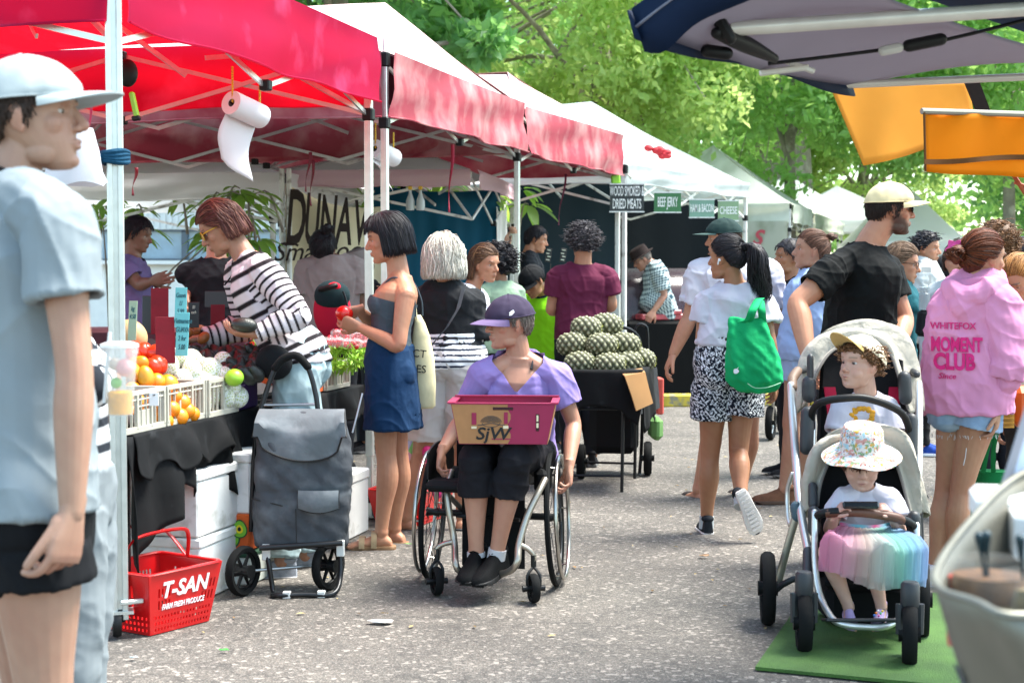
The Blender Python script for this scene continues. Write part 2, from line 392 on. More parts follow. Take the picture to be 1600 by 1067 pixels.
def add_eyes(person, fr, P):
 sk = np.array(P['skin'])
 for sx in (-1, 1):
  e = MB(); e.ball((0, 0, 0), (.0145, .0125, .0085), nu=18, nv=12)
  v = e.verts(); c = np.tile(V(.50, .46, .44), (len(v), 1)); gx_ = P.get('gaze', 0)
  d = np.hypot(v[:, 0]-gx_, v[:, 2]*1.0); c[(d < (.0088 if P.get('fat', 0) > .12 else .0078)) & (v[:, 1] > 0)] = P.get('iris', (.06, .035, .02)); e.c = [c]
  mb = MB(); mb.merge(e, fr.M((sx*.031, (.0655), .1155))@M4(np.eye(3)*(1.2 if P.get('fat', 0) > .12 else 1))); mb.build('eye', mat('eye', (1, 1, 1), .15, attr=True, var=.02), person)
 out = []
 for sx in (-1, 1):
  lid = MB(); out.append(lid); l = MB(); l.ball((0, 0, 0), (.0155, .0128, .0085), nu=16, nv=10); dn = P.get('lid', 0.0)
  lid.merge(l, fr.M((sx*.031, .0662, .1155+.0065*(1-dn)), Rx(0)))
 return out
def hand(mb, wr, d, n, side, s=1., curl=(.35, .55, .4), spread=.10, thumb=.5, curls=None, thumbcurl=.3, pinch=0):
 """d: direction of the hand, n: out of the palm, side: +1 thumb lies along cross(d, n), -1 the other way"""
 d = nrm(d); n = nrm(n-d*np.dot(n, d)); l = np.cross(d, n)*side
 def ring(t, a, b, off=0):
  c = wr+d*t*s; th = np.arange(16)*2*PI/16; q = .8
  return c+(np.sign(np.cos(th))*np.abs(np.cos(th))**q*a*s)[:, None]*l+(np.sign(np.sin(th))*np.abs(np.sin(th))**q*b*s)[:, None]*n
 mb.rings([ring(-.03, .025, .019), ring(0, .026, .018), ring(.02, .030, .018), ring(.05, .038, .0165), ring(.08, .0405, .014), ring(.094, .038, .010)])
 mb.ball(wr+(d*.03+l*.022+n*.008)*s, (.016*s, .026*s, .014*s), frame(x=l, y=d))
 off = [.0305, .0100, -.0105, -.0300]; ln = [.074, .082, .075, .058]; r = [.0088, .0090, .0085, .0075]
 for i in range(4):
  b = wr+(d*(.086-.004*abs(i-1.3))+l*off[i])*s; a = 0; dd = d+l*spread*(1.4-i)*.6; dd = nrm(dd); p = [b-dd*.02*s, b]
  cu = curls[i] if curls else curl; L_ = [ln[i]*.46, ln[i]*.30, ln[i]*.24]
  for k in range(3):
   a += cu[k]*(1+.08*i*(curls is None)); p.append(p[-1]+(dd*math.cos(a)+n*math.sin(a))*L_[k]*s)
  p2, r2 = catmull(p, np.array([r[i], r[i], r[i]*.98, r[i]*.92, r[i]*.8])*s, 3)
  mb.tube(p2, r2, 8, round_=True, ref=n)
 b = wr+(d*.022+l*.020+n*.004)*s; td = nrm(d*(1-.35*thumb)+l*(.45+.5*thumb)+n*.25)
 p = [b, b+td*.040*s]; td2 = nrm(td*math.cos(thumbcurl)+nrm(d*.8+n*.5-l*.3*thumbcurl)*math.sin(thumbcurl)); p += [p[-1]+td2*.031*s]
 td3 = nrm(td2*.8+nrm(d*.6+n*.4-l*.3*thumbcurl)*.6*thumbcurl*2); p += [p[-1]+td3*.024*s]
 p2, r2 = catmull(p, np.array([.015, .0115, .0102, .0085])*s, 3); mb.tube(p2, r2, 9, round_=True, ref=n)
TT = [(-.20, .120, .085, .0), (-.08, .163, .108, -.012), (.02, .172, .112, -.014), (.16, .158, .104, -.004), (.30, .134, .094, .004), (.42, .124, .090, .008), (.55, .132, .098, .010),
  (.68, .148, .106, .010), (.80, .150, .104, .004), (.88, .136, .088, -.004), (.95, .088, .066, -.006), (1.03, .062, .058, 0.)]
TM = [(-.20, .115, .085, .0), (-.08, .152, .102, -.008), (.02, .160, .106, -.010), (.16, .155, .104, .0), (.30, .150, .102, .006), (.42, .150, .102, .008), (.55, .156, .106, .008),
  (.68, .170, .112, .006), (.80, .174, .110, .002), (.88, .160, .092, -.004), (.95, .108, .072, -.006), (1.03, .066, .062, 0.)]
class Person:
 def __init__(s, label, base, yaw=0, H=1.68, sex='f', w=1., m=1., skin=(.52, .30, .215), head=.228, J=None, yawS=None, hyaw=None, hpitch=0, hroll=0, P=None, belly=0., group=None, name='person', voxel=.006, lean=0.):
  s.s = S = H/1.68; s.H = H; s.sex = sex; s.wd = w; s.m = m; s.voxel = voxel; s.belly = belly
  s.root = thing(name, label, 'person', base, group); base = V(base)
  s.F, s.R = yawvec(yaw), yawright(yaw); yS = yaw if yawS is None else yawS; s.FS, s.RS = yawvec(yS), yawright(yS)
  J = dict(J or {}); g = lambda k, d: J.setdefault(k, V(d));
  for k in J: J[k] = V(J[k])
  g('pel', base+UP*.93*S); g('neck', J['pel']+UP*.495*S+s.F*lean)
  ax = nrm(J['neck']-J['pel']); s.up = ax
  sw = .146 if sex == 'f' else .176
  g('shR', J['neck']+s.RS*sw*S*w-ax*.07*S); g('shL', J['neck']-s.RS*sw*S*w-ax*.07*S)
  g('hipR', J['pel']+s.R*.082*S*w-UP*.04*S); g('hipL', J['pel']-s.R*.082*S*w-UP*.04*S)
  for q, sg in (('R', 1), ('L', -1)):
   g('el'+q, J['sh'+q]-UP*.285*S+s.RS*sg*.035*S-s.FS*.02*S); g('wr'+q, J['el'+q]-UP*.235*S+s.FS*.05*S)
   g('an'+q, V(*(J['hip'+q][:2]+s.R[:2]*sg*.0), .085*S)); g('kn'+q, lerp(J['hip'+q], J['an'+q], .51)+s.F*.015*S)
   g('fd'+q, s.F+s.R*sg*.15); g('fu'+q, UP)
   g('hd'+q, nrm(J['wr'+q]-J['el'+q])); g('hn'+q, -s.RS*sg*.8-s.FS*.3)
  hy = yS if hyaw is None else hyaw
  g('head', J['neck']+ax*.165*S+yawvec(hy)*.03*S)
  s.J = J; s.hs = head/.228; s.fr = Fr(J['head'], hy, hpitch, hroll, s.hs)
  s.P = dict(skin=skin); s.P.update(P or {}); s.hand_kw = {}; s.skin = skin
 def tsec(s, t, inf=0., loose=0., n=28, belly=True):
  T = TM if s.sex == 'm' else TT; a = np.array(T); S = s.s
  A, B, O = [np.interp(t, a[:, 0], a[:, k]) for k in (1, 2, 3)]
  A = A*S*s.wd; B = B*S*(s.wd*.5+.5); bl = s.belly*math.exp(-((t-.3)/.22)**2)*S
  if loose and t < .8: A = max(A, loose*.155*S*s.wd); B = max(B, loose*.105*S)
  A += bl*.5; c = lerp(s.J['pel'], s.J['neck'], t); k = min(max(t, 0), 1); r = nrm(lerp(s.R, s.RS, k)); ax = s.up; f = nrm(np.cross(ax, r)); r = np.cross(f, ax)
  if t < 0: c = s.J['pel']+(t)*UP*.5*S; ax = UP; f = s.F; r = s.R
  c = c+f*(O*S); th = np.arange(n)*2*PI/n; q = .9
  return c+(np.sign(np.cos(th))*np.abs(np.cos(th))**q*(A+inf))[:, None]*r+(np.sign(np.sin(th))*np.abs(np.sin(th))**q*np.where(np.sin(th) > 0, B+inf+bl, B+inf))[:, None]*f
 def arm(s, q, f=2., inf=0., f0=0., flare=0.):
  J = s.J; S = s.s*s.m; a, b, c = J['sh'+q], J['el'+q], J['wr'+q]
  P = [lerp(a, b, t) for t in (0, .3, .65, 1)]+[lerp(b, c, t) for t in (.28, .65, 1)]
  r = np.array([.050, .047, .040, .036, .0385, .032, .0235])*S; k = np.array([0, .3, .65, 1, 1.28, 1.65, 2.])
  if s.sex == 'm': r = r*1.12
  p2, r2 = catmull(P, r, 5); kk = np.interp(np.linspace(0, len(P)-1, len(p2)), np.arange(len(P)), k)
  sel = (kk <= f+1e-6) & (kk >= f0-1e-6); p2, r2, kk = p2[sel], r2[sel], kk[sel]
  return p2, r2+inf+flare*(kk-kk[0])/max(kk[-1]-kk[0], .1)
 def leg(s, q, f=2., inf=0., f0=0., flare=0.):
  J = s.J; S = s.s*s.m; a, b, c = J['hip'+q], J['kn'+q], J['an'+q]; bk = nrm(np.cross(nrm(c-b), s.R)); bk = bk if np.dot(bk, -s.F) > 0 else -bk
  P = [lerp(a, b, t) for t in (0, .3, .7, 1)]+[lerp(b, c, .12)+bk*.008*S, lerp(b, c, .34)+bk*.016*S, lerp(b, c, .65)+bk*.006*S, lerp(b, c, .9), c]
  r = np.array([.090, .083, .062, .0525, .0515, .056, .042, .034, .035])*S; k = np.array([0, .3, .7, 1, 1.12, 1.34, 1.65, 1.9, 2.])
  if s.sex == 'm': r = r*1.04
  p2, r2 = catmull(P, r, 4); kk = np.interp(np.linspace(0, len(P)-1, len(p2)), np.arange(len(P)), k)
  sel = (kk <= f+1e-6) & (kk >= f0-1e-6); p2, r2, kk = p2[sel], r2[sel], kk[sel]
  return p2, r2+inf+flare*(kk-kk[0])/max(kk[-1]-kk[0], .1)
 def foot(s, mb, q, inf=0.):
  J = s.J; S = s.s; A = J['an'+q]; Fm = frame(y=J['fd'+q], z=J['fu'+q]); l, d, u = Fm[:, 0], Fm[:, 1], Fm[:, 2]; R = []
  for y, wd, h in ((-.055, .014, .03), (-.048, .026, .05), (-.02, .031, .075), (.02, .032, .078), (.06, .036, .06), (.11, .043, .042), (.15, .043, .030), (.165, .038, .024)):
   th = np.arange(16)*2*PI/16; cz = -.08+h/2
   R.append(A+d*y*S+(np.cos(th)*(wd*S+inf))[:, None]*l+((np.sin(th)*(h/2)+cz)*S)[:, None]*u)
  mb.rings(R); sg = 1 if q == 'R' else -1
  for k in range(5):
   b = A+(d*(.155-.005*k)+l*(-sg)*(.030-.0165*k)-u*.068)*S; rr = (.011 if k == 0 else .0078)*S
   mb.tube([b, b+d*(.033-.003*k)*S-u*.002], rr, 8, round_=True)
 def body(s, feet=True, clean=True):
  J = s.J; S = s.s; mb = MB(); mb.rings([s.tsec(t) for t in (-.20, -.14, -.08, -.02, .04, .1, .16, .23, .3, .36, .42, .48, .55, .62, .68, .74, .8, .85, .9, .94, .98, 1.03)])
  for q, sg in (('R', 1), ('L', -1)):
   p, r = s.arm(q); mb.tube(p, r, 16, round_=True); p, r = s.leg(q); mb.tube(p, r, 18, round_=True)
   mb.tube([J['neck']+s.RS*sg*.03*S-s.up*.005, lerp(J['neck'], J['sh'+q], .6)-s.up*.002, J['sh'+q]], [.045*S, .047*S, .052*S*s.m], 14, round_=True)
   mb.ball(J['pel']-s.F*.05*S+s.R*sg*.075*S*s.wd-UP*.05*S, (.085*S, .075*S, .09*S))
   if s.sex == 'f' and s.H > 1.3: c = s.bust(sg); mb.ball(c, (.068*S, .068*S, .072*S))
   hk = dict(s.hand_kw.get(q, {})); mb2 = mb; hand(mb2, J['wr'+q], J['hd'+q], J['hn'+q], hk.pop('side', None) or s.tside(q), S*(1.0 if s.sex == 'f' else 1.1)*hk.pop('sc', 1.), **hk)
   if feet: s.foot(mb, q)
  nr = (.052 if s.sex == 'f' else .060)*min(s.hs, 1.1)*(.6+.4*S); hb = s.fr.w((0, -.02, .055))
  mb.tube([J['neck']-s.up*.03, lerp(J['neck'], hb, .5)-nrm(hb-J['neck'])*.0, hb], [nr*1.12, nr, nr*.97], 18, smooth=3, round_=True)
  head_parts(mb, s.fr, s.sex, s.P.get('fat', 0.), s.H < 1.1)
  fr = s.fr; kp = lambda v: np.clip(1-(np.linalg.norm((v-fr.w((0, .06, .09)))/fr.hs, axis=1)-.055)/.03, 0, .6)
  hc_ = [s.J['wr'+q]+nrm(s.J['hd'+q])*.11*s.s for q in 'RL']; kp0 = kp; kp = lambda v: np.maximum(kp0(v), .45*(np.minimum(np.linalg.norm(v-hc_[0], axis=1), np.linalg.norm(v-hc_[1], axis=1)) < .10*s.s))
  v, F, E = remesh(mb, s.voxel, 4, kp); v = sock(v, fr)
  C = np.tile(np.array(s.skin, float), (len(v), 1)); n1 = snoise(v, 11, 3)[:, None]; C *= 1+.08*n1*np.array([.5, 1.2, 1.3]); n2 = snoise(v, 60, 5)[:, None]; C *= 1+.05*n2*np.array([.6, 1, 1])
  for q in 'RL':      # ruddier elbows, knees, knuckles
   for k, rr in (('el', .05), ('kn', .06)):
    d = np.linalg.norm(v-J[k+q], axis=1); C *= 1-np.exp(-(d/rr)**2)[:, None]*np.array([.02, .12, .12])
   d = np.linalg.norm(v-(J['wr'+q]+nrm(J['hd'+q])*.13*S), axis=1); C *= 1-np.exp(-(d/.05)**2)[:, None]*np.array([.0, .14, .12])
  C = paint_head(v, C, fr, s.P)
  b = BASE[s.root.name]; sm = mat('skin', (1, 1, 1), .48, attr=True, var=.06, vs=40, bump=.12, bs=260, sss=.12, spec=.4)
  ob = mkobj('body', v-b, F, [sm], None, C, True, 180); ob.parent = s.root; BASE[ob.name] = b; s.body_ob = ob
  for lid in add_eyes(s.root, fr, s.P): lid.c = [np.tile(np.array(s.skin)*.8, (len(lid.verts()), 1))]; lid.build('eyelid', sm, s.root)
  return s
 def tside(s, q):                      # thumb side: for the right hand seen with the palm towards you and fingers up, the thumb is on the right...
  return -1 if q == 'R' else 1
 def bust(s, sg, out=0.): return lerp(s.J['pel'], s.J['neck'], .665)+s.RS*sg*.070*s.s*s.wd+nrm(np.cross(s.up, s.RS))*(.048+out)*s.s
 # ------------------------------------------------------------ clothes
 def hollow(s, mb, c, t, R, depth=.035, th=.010):
  def sc(R0, k): return c+(R0-c)*k
  rr = np.mean(np.linalg.norm(R-c, axis=1)); k = max((rr-th)/rr, .3); return [R, sc(R, k), sc(R, k)-t*depth]
 def tub(s, mb, p, r, sides=18, hol=True, hs=False):
  T = np.gradient(p, axis=0); T /= np.linalg.norm(T, axis=1, keepdims=True); u = V(0, .1, 1); R = []
  if abs(np.dot(nrm(u), T[0])) > .9: u = V(1, .1, 0)
  a = np.arange(sides)*2*PI/sides
  for i in range(len(p)):
   u = nrm(u-T[i]*np.dot(u, T[i])); w_ = np.cross(T[i], u); R.append(p[i]+r[i]*(np.cos(a)[:, None]*u+np.sin(a)[:, None]*w_))
  if hol: R = R[:-1]+s.hollow(mb, p[-1], T[-1], R[-1])
  mb.rings(R)
 def finish(s, mb, name, m, vox=None, wr=.004, wsc=14, cut=None, pat=None, smooth=3, seed=1, colors=None, fold=None):
  v, F, E = remesh(mb, vox or max(s.voxel, .0055), smooth); N = vnormals(v, F)
  n = snoise(v+.02*snoise(v, 9, seed)[:, None], wsc, seed)+.5*snoise(v, wsc*2.3, seed+3); n = 1-np.abs(n)*1.6
  rg = lambda q, k: (1-np.abs(snoise(q, k, seed+5)))**3; dv = v*V(1, 1, .45)+.05*snoise(v, 5, seed)[:, None]; v = v+N*((n*.7+snoise(v, 6, seed+7)*1.3+rg(dv, 13)*1.5+rg(v[:, [2, 0, 1]]*V(1, .6, .6)+.04*snoise(v, 7, seed+2)[:, None], 17)*.9-.8)*wr)[:, None]
  if fold is not None: v = v+N*(fold(v))[:, None]
  v = lap(v, E, 1)
  C = np.ones((len(v), 3)) if pat is None else pat(v)
  if cut is not None:
   f = cut(v); e = 1e-4; G = np.stack([(cut(v+V(*(e*(k == a) for k in range(3))))-f)/e for a in range(3)], 1)
   fin = f[F]; keepf = (fin > 0).any(1); F = F[keepf]; used = np.zeros(len(v), bool); used[F.ravel()] = True
   mv = used & (f < 0); g2 = (G**2).sum(1); d = np.clip(f/np.maximum(g2, .05), -.02, .02); v[mv] -= (G*d[:, None])[mv]
   idx = np.cumsum(used)-1; v = v[used]; C = C[used]; F = idx[F]
  b = BASE[s.root.name]; ob = mkobj(name, v-b, F, [m], None, C, True, 180); ob.parent = s.root; BASE[ob.name] = b; return ob
 def shirt(s, m, name='shirt', t0=-.02, t1=.99, sl=.45, inf=.014, loose=1., flare=.012, cut=None, pat=None, wr=.0045, slL=None, hem=.012, extra=None, vox=None, wsc=14, fold=None, seed=1):
  mb = MB(); J = s.J; S = s.s; ts = np.linspace(t0, t1, 18); R = [s.tsec(t, inf+(hem*(1-(t-t0)/.4) if t-t0 < .4 else 0), loose) for t in ts]
  c = R[0].mean(0); ax = s.up if t0 >= 0 else UP; R = s.hollow(mb, c, -ax, R[0], .05, .012)[::-1]+R[1:]
  if t1 > .95: R.append(s.tsec(min(t1+.05, 1.06), inf*.8))
  mb.rings(R)
  for q, sg in (('R', 1), ('L', -1)):
   f = sl if (q == 'R' or slL is None) else slL
   if f > 0:
    mb.tube([J['neck']+s.RS*sg*.035*S-s.up*.008, lerp(J['neck'], J['sh'+q], .6)-s.up*.002, J['sh'+q]], [.045*S+inf*.8, .047*S+inf, .052*S*s.m+inf], 14, round_=True)
    p, r = s.arm(q, f, inf+.002, 0, flare); s.tub(mb, p, r)
   if s.sex == 'f' and s.H > 1.3: mb.ball(s.bust(sg, .006), .070*S+inf*.5)
  if extra: extra(mb)
  return s.finish(mb, name, m, cut=cut, pat=pat, wr=wr, vox=vox, wsc=wsc, fold=fold, seed=seed)
 def pants(s, m, name='trousers', f=1.95, inf=.009, flare=.01, t1=.24, wr=.004, pat=None, seat=.0, fL=None, vox=None):
  mb = MB(); J = s.J; S = s.s
  mb.rings([s.tsec(t, inf+.002+seat) for t in np.linspace(-.2, t1, 9)])
  for q, sg in (('R', 1), ('L', -1)):
   mb.ball(J['pel']-s.F*.05*S+s.R*sg*.075*S*s.wd-UP*.05*S, (.085*S+inf+seat, .075*S+inf+seat, .09*S+inf+seat))
   p, r = s.leg(q, f if (q == 'R' or fL is None) else fL, inf, 0, flare); s.tub(mb, p, r, 20)
  return s.finish(mb, name, m, pat=pat, wr=wr, wsc=12, vox=vox)
 def skirt(s, m, name='skirt', z=.5, inf=.010, flare=.05, t1=.24, wr=.004, pat=None, fold=None, vox=None):
  mb = MB(); J = s.J; S = s.s; R = [s.tsec(t, inf) for t in np.linspace(.0, t1, 5)]
  kc = (J['knR']+J['knL'])/2; base = s.tsec(.0, inf); c0 = J['pel']; zt = c0[2]; low = []
  for k in np.linspace(0, 1, 8)[1:]:
   zz = zt+(z-zt)*k; c = c0+(kc-c0)*((zt-zz)/max(zt-kc[2], .1))*.6; c = V(c[0], c[1], zz); low.append(c+(base-c0)*V(1, 1, 0)*(1+flare*k))
  lo = low[::-1]; R = s.hollow(mb, lo[0].mean(0), -UP, lo[0], .08, .012)[::-1]+lo[1:]+R; mb.rings(R)
  for sg in (1, -1): mb.ball(J['pel']-s.F*.05*S+s.R*sg*.075*S*s.wd-UP*.05*S, (.085*S+inf, .075*S+inf, .09*S+inf))
  return s.finish(mb, name, m, pat=pat, wr=wr, wsc=9, fold=fold, vox=vox)
 def sleevecoord(s, v):                # (part, coordinate along it): 0 torso, 1 right arm, 2 left arm
  J = s.J; ax = J['neck']-J['pel']; L = np.linalg.norm(ax); t = (v-J['pel'])@ax/L; d0 = np.linalg.norm(v-J['pel']-np.outer(t, ax/L), axis=1)
  best = np.maximum(d0-.135*s.s, 0); part = np.zeros(len(v), int); co = t.copy()
  for i, q in enumerate('RL'):
   o = 0
   for a, b in ((J['sh'+q], J['el'+q]), (J['el'+q], J['wr'+q])):
    l = np.linalg.norm(b-a); u = (b-a)/l; k = np.clip((v-a)@u, 0 if o == 0 else -.02, l); d = np.linalg.norm(v-a-np.outer(k, u), axis=1)
    dd = np.maximum(d-.055*s.s, 0)-.004; msk = (dd < best) & ((v-a)@u > .015 if o == 0 else True)
    best[msk] = dd[msk]; part[msk] = i+1; co[msk] = k[msk]+o; o += l
  return part, co
 def shoe(s, q, up='#111111', sole='#dddddd', kind='sneaker', m=None, name='shoe'):
  J = s.J; S = s.s; A = J['an'+q]; Fm = frame(y=J['fd'+q], z=J['fu'+q]); l, d, u = Fm[:, 0], Fm[:, 1], Fm[:, 2]
  M_ = np.eye(4); M_[:3, :3] = Fm*S; M_[:3, 3] = A; th = np.arange(20)*2*PI/20
  key = [(-.072, .012), (-.066, .026), (-.04, .033), (.0, .034), (.05, .038), (.10, .046), (.14, .047), (.175, .038), (.192, .022), (.197, .008)]
  sg = 1 if q == 'R' else -1; cx = lambda y: -sg*.006*max(0, y)/.1
  so = MB(); top = []; bot = []
  for y, wd in key: top.append((y, wd+.003))
  outl = [(cx(y)+wd, y) for y, wd in top]+[(cx(y)-wd, y) for y, wd in top[::-1]]
  n = len(outl); lv = []
  for z, k in ((-.0845, .93), (-.082, 1.), (-.066, 1.), (-.063, .96)): lv.append([(x*k, .06+(y-.06)*k, z+(.012 if y > .16 else 0)*(z < -.07)) for x, y in outl])
  so.rings(lv)
  if kind in ('sneaker', 'shoe'):
   for yy in np.arange(-.055, .18, .024): so.box((cx(yy), yy, -.0855), (.05, .012, .004))
  o2 = MB(); o2.merge(so, M_); ob = o2.build(name, m or mat('sole_'+sole, sole, .7, bump=.1), s.root, smooth=True)
  if kind in ('sneaker', 'shoe', 'clog'):
   up_ = MB(); R = []
   hh = dict(zip([k[0] for k in key], [.03, .075, .088, .090, .070, .048, .040, .030, .018, .008]))
   for y, wd in key:
    h = hh[y]; z0 = -.068; c_, s_ = np.cos(th), np.sin(th)
    X = cx(y)+np.sign(c_)*np.abs(c_)**.75*wd*np.where(s_ > .3, .9, 1); Z = z0+np.where(s_ > 0, s_**.8 if False else np.abs(s_)**.8*h, -.004*np.abs(s_)); R.append(np.stack([X, np.full(20, y), Z], 1))
   up_.rings(R); up_.ball((0, -.03, .012), (.036, .042, .022))
   o3 = MB(); o3.merge(up_, M_); uo = o3.build('upper', mat('shoe_'+up, up, .8, bump=.4, bs=300, var=.2, vs=30, spec=.15), ob)
   la = MB()
   if kind == 'sneaker':
    for k in range(5):
     y = .03+.018*k; z = .012-.0135*k-.003; la.tube([(-.017, y, z-.002), (0, y+.004, z+.004), (.017, y, z-.002)], .0026, 6)
    la2 = MB(); la2.merge(la, M_); la2.build('laces', mat('shoe_'+up, up), ob)
  else:
   st = MB()
   for y0, z, wd in ((.095, -.025, .05), (.035, -.0, .04)) if kind == 'sandal' else ((.09, -.03, .045),):
    P_ = [[(wd*math.cos(a)*1.02, y0+yy+(.02*abs(math.cos(a)) if kind == 'thong' else 0), -.072+(z+.08)*abs(math.sin(a))**.8) for yy in (-.014, .014)] for a in np.linspace(0, PI, 13)]
    st.sheet(P_, .005)
   o3 = MB(); o3.merge(st, M_); o3.build('strap', mat('strap_'+up, up, .7, bump=.3), ob)
  return ob
 def sock_(s, q, col='#cfd3d6', z0=-.03, z1=.04):
  p = MB(); J = s.J; a = J['an'+q]; d = nrm(J['kn'+q]-a); p.tube([a+d*z0, a+d*z1], .040*s.s*s.m, 16); p.build('sock', mat('sock'+col, col, .9, bump=.3, bs=300), s.root)
 # ------------------------------------------------------------ hair and hats
 def hshell(s, d):                     # radius of the skull along local directions d from (0,-.005,.125)
  return 1/np.sqrt((d[..., 0]/.0785)**2+(d[..., 1]/np.where(d[..., 1] > 0, .098, .0975))**2+(d[..., 2]/.105)**2)
 def hair(s, col, style='short', thick=.010, n=500, length=.04, col2=None, tie=(0, -.115, .165), top=1., front=.172, side=.12, back=.03, wid=.0022, wave=0., name='hair', bangs=True, shell_noise=.0035, flow=None, ear=True, zend=None, hat=None):
  fr = s.fr; c0 = V(0, -.005, .125)
  hm = mat('hair_'+name+str(col)+str(col2), (1, 1, 1), .5, attr=True, var=.25, vs=90, spec=.3, bump=.25, bs=500)
  c1 = np.array(s2l(col)) if isinstance(col, str) else np.array(col); c2 = c1*.55 if col2 is None else np.array(s2l(col2) if isinstance(col2, str) else col2)
  def zmin(az):                     # az 0 front .. pi back
   a = np.abs(az); return np.interp(a, [0, .55, .95, 1.25, 1.5, 1.62, 1.95, 2.3, 3.15], [front, front-.006, front-.03, side, side-.02, side+.012, .09, back+.018, back])
  nu, nv = 72, 40; az = np.arange(nu)/nu*2*PI-PI; el = np.linspace(-PI/2+.02, PI/2-.02, nv); AZ, EL = np.meshgrid(az, el, indexing='ij')
  D = np.stack([np.cos(EL)*np.sin(AZ), np.cos(EL)*np.cos(AZ), np.sin(EL)], 2); r0 = s.hshell(D); Z = .125+D[..., 2]*r0
  k = np.clip((Z-zmin(AZ))/.012, 0, 1); nz = snoise(D*.1, 160, 2)*.6+snoise(np.stack([D[..., 0], D[..., 1], D[..., 2]*.25], 2), 26, 4)*.5
  r = r0+k*(thick*(.75+.35*np.clip(D[..., 2], 0, 1)*top)+shell_noise*nz)-.014*(1-k)
  if hat: kk = np.clip((Z-hat)/.01, 0, 1); r = r*(1-kk)+np.minimum(r, r0+.003)*kk
  mb = MB(); Pp = c0+D*r[..., None]; mix = np.clip(.5+.5*nz, 0, 1)[..., None]; cc = c1*mix+c2*(1-mix)
  a = np.concatenate([Pp.reshape(-1, 3)]); F = []
  for i in range(nu):
   i2 = (i+1) % nu
   for j in range(nv-1): F.append((i*nv+j, i2*nv+j, i2*nv+j+1, i*nv+j+1))
  F.append(tuple(i*nv+nv-1 for i in range(nu))); F.append(tuple(i*nv for i in range(nu))[::-1]); mb.add(a, F, 0, cc.reshape(-1, 3))
  st = MB(); rr = random.Random(11); N = 0; tries = 0
  segs = 9
  if style != 'curly': n = int(n*1.6); wid *= .75
  while N < n and tries < n*8:
   tries += 1; z_ = rr.uniform(-.6, 1); a_ = rr.uniform(-PI, PI); q = math.sqrt(1-z_*z_); d = V(q*math.sin(a_), q*math.cos(a_), z_); r1 = float(s.hshell(d)); p = c0+d*r1
   if p[2] < float(zmin(a_))+.004: continue
   if hat and p[2] > hat+(d[1]*.0): continue
   N += 1; lift = thick*rr.uniform(.7, 1.25)*(1 if rr.random() < .9 else 1.35)+.002; jx = V(rr.gauss(0, 1), rr.gauss(0, 1), 0)*(.0012 if style != 'short' else .0003); P_ = []; L_ = length*rr.uniform(.75, 1.1); step = L_/segs; pos = c0+d*(r1+lift*.9); ph = rr.uniform(0, 6.28); hang = False
   for k_ in range(segs+1):
    P_.append(pos.copy()); dd = nrm(pos-c0)
    if flow is not None: g = V(flow(pos))
    elif style in ('pony', 'bun'): g = V(tie)-pos
    elif style == 'curly': g = V(math.sin(ph+k_*1.3), math.cos(ph*2+k_*1.1), math.sin(ph*3+k_*1.4))+dd*.25
    else: g = V(0, -.12, -1)+d*.0
    if style == 'long' and not bangs and pos[1] > -.01 and not hang: g = V(0, -1, -.25 if pos[2] > .15 else -.45)
    if style in ('bob', 'long') and (hang or (pos[2] < .115 and (bangs or pos[1] < .0))): hang = True; g = V(0, 0, -1)+V(dd[0], dd[1], 0)*.04; pos = pos+nrm(g)*step
    else:
     g = g-dd*np.dot(g, dd)*(1 if style != 'curly' else .6); pos = pos+nrm(g)*step
     d3 = nrm(pos-c0)
     if style != 'curly': pos = c0+d3*(float(s.hshell(d3))+lift)
     pos = pos+jx*(k_*.5)
    if wave: pos = pos+V(math.sin(ph+k_*.9), math.cos(ph+k_*1.1), 0)*wave
    if (style in ('pony', 'bun') and np.linalg.norm(pos-V(tie)) < .03): break
    if zend is not None and pos[2] < zend+rr.uniform(-.006, .006): break
    if style in ('bob', 'long') and pos[1] > .034 and pos[2] < .150-.5*max(0, .06-pos[1]): break
   if len(P_) < 3: continue
   P_ = np.array(P_); ww = wid*rr.uniform(.7, 1.4)*np.concatenate([[.6], np.ones(len(P_)-2), [.25]]); t = rr.random(); t = t*t
   st.tube(P_, ww, 4, col=c1*(1-t)+c2*t if rr.random() < .8 else c1*1.35)
  mb.merge(st); o = MB(); o.merge(mb, fr.M()); o.c = mb.c
  ob = o.build(name, hm, s.root, sharp=180); s.hm = hm; s.hc = (c1, c2); return ob
 def lock(s, path, r, n=60, wid=.003, wave=.01, name='ponytail', local=True, freq=3., parent=None):
  c1, c2 = s.hc; p, rr_ = catmull([s.fr.w(q) if local else V(q) for q in path], np.array(r)*s.fr.hs if local else np.array(r), 6); fq = np.linspace(0, 1, len(p))[:, None]; p = p+np.concatenate([np.sin(fq*freq*5), np.cos(fq*freq*4), 0*fq], 1)*wave*.7*fq; mb = MB(); R = random.Random(5)
  v0 = mb.n; mb.tube(p, rr_*.62, 12, col=c1*.7, round_=True)
  for k in range(n):
   a0 = R.uniform(0, 6.28); q = R.uniform(.7, 1.1); ph = R.uniform(0, 6.28); P_ = []; e = R.randint(int(len(p)*.7), len(p))
   for i in range(e):
    f = i/(len(p)-1); a = a0+.3*math.sin(f*4+ph); o = V(math.cos(a), math.sin(a), .3*math.sin(a*2)); P_.append(p[i]+o*rr_[i]*q+V(math.sin(f*freq*6.28+ph), math.cos(f*freq*5+ph), 0)*wave*f)
   t = R.random(); mb.tube(P_, wid*np.linspace(1.1, .3, len(P_)), 4, col=c1*(1-t*t)+c2*t*t)
  return mb.build(name, s.hm, s.root, sharp=180)
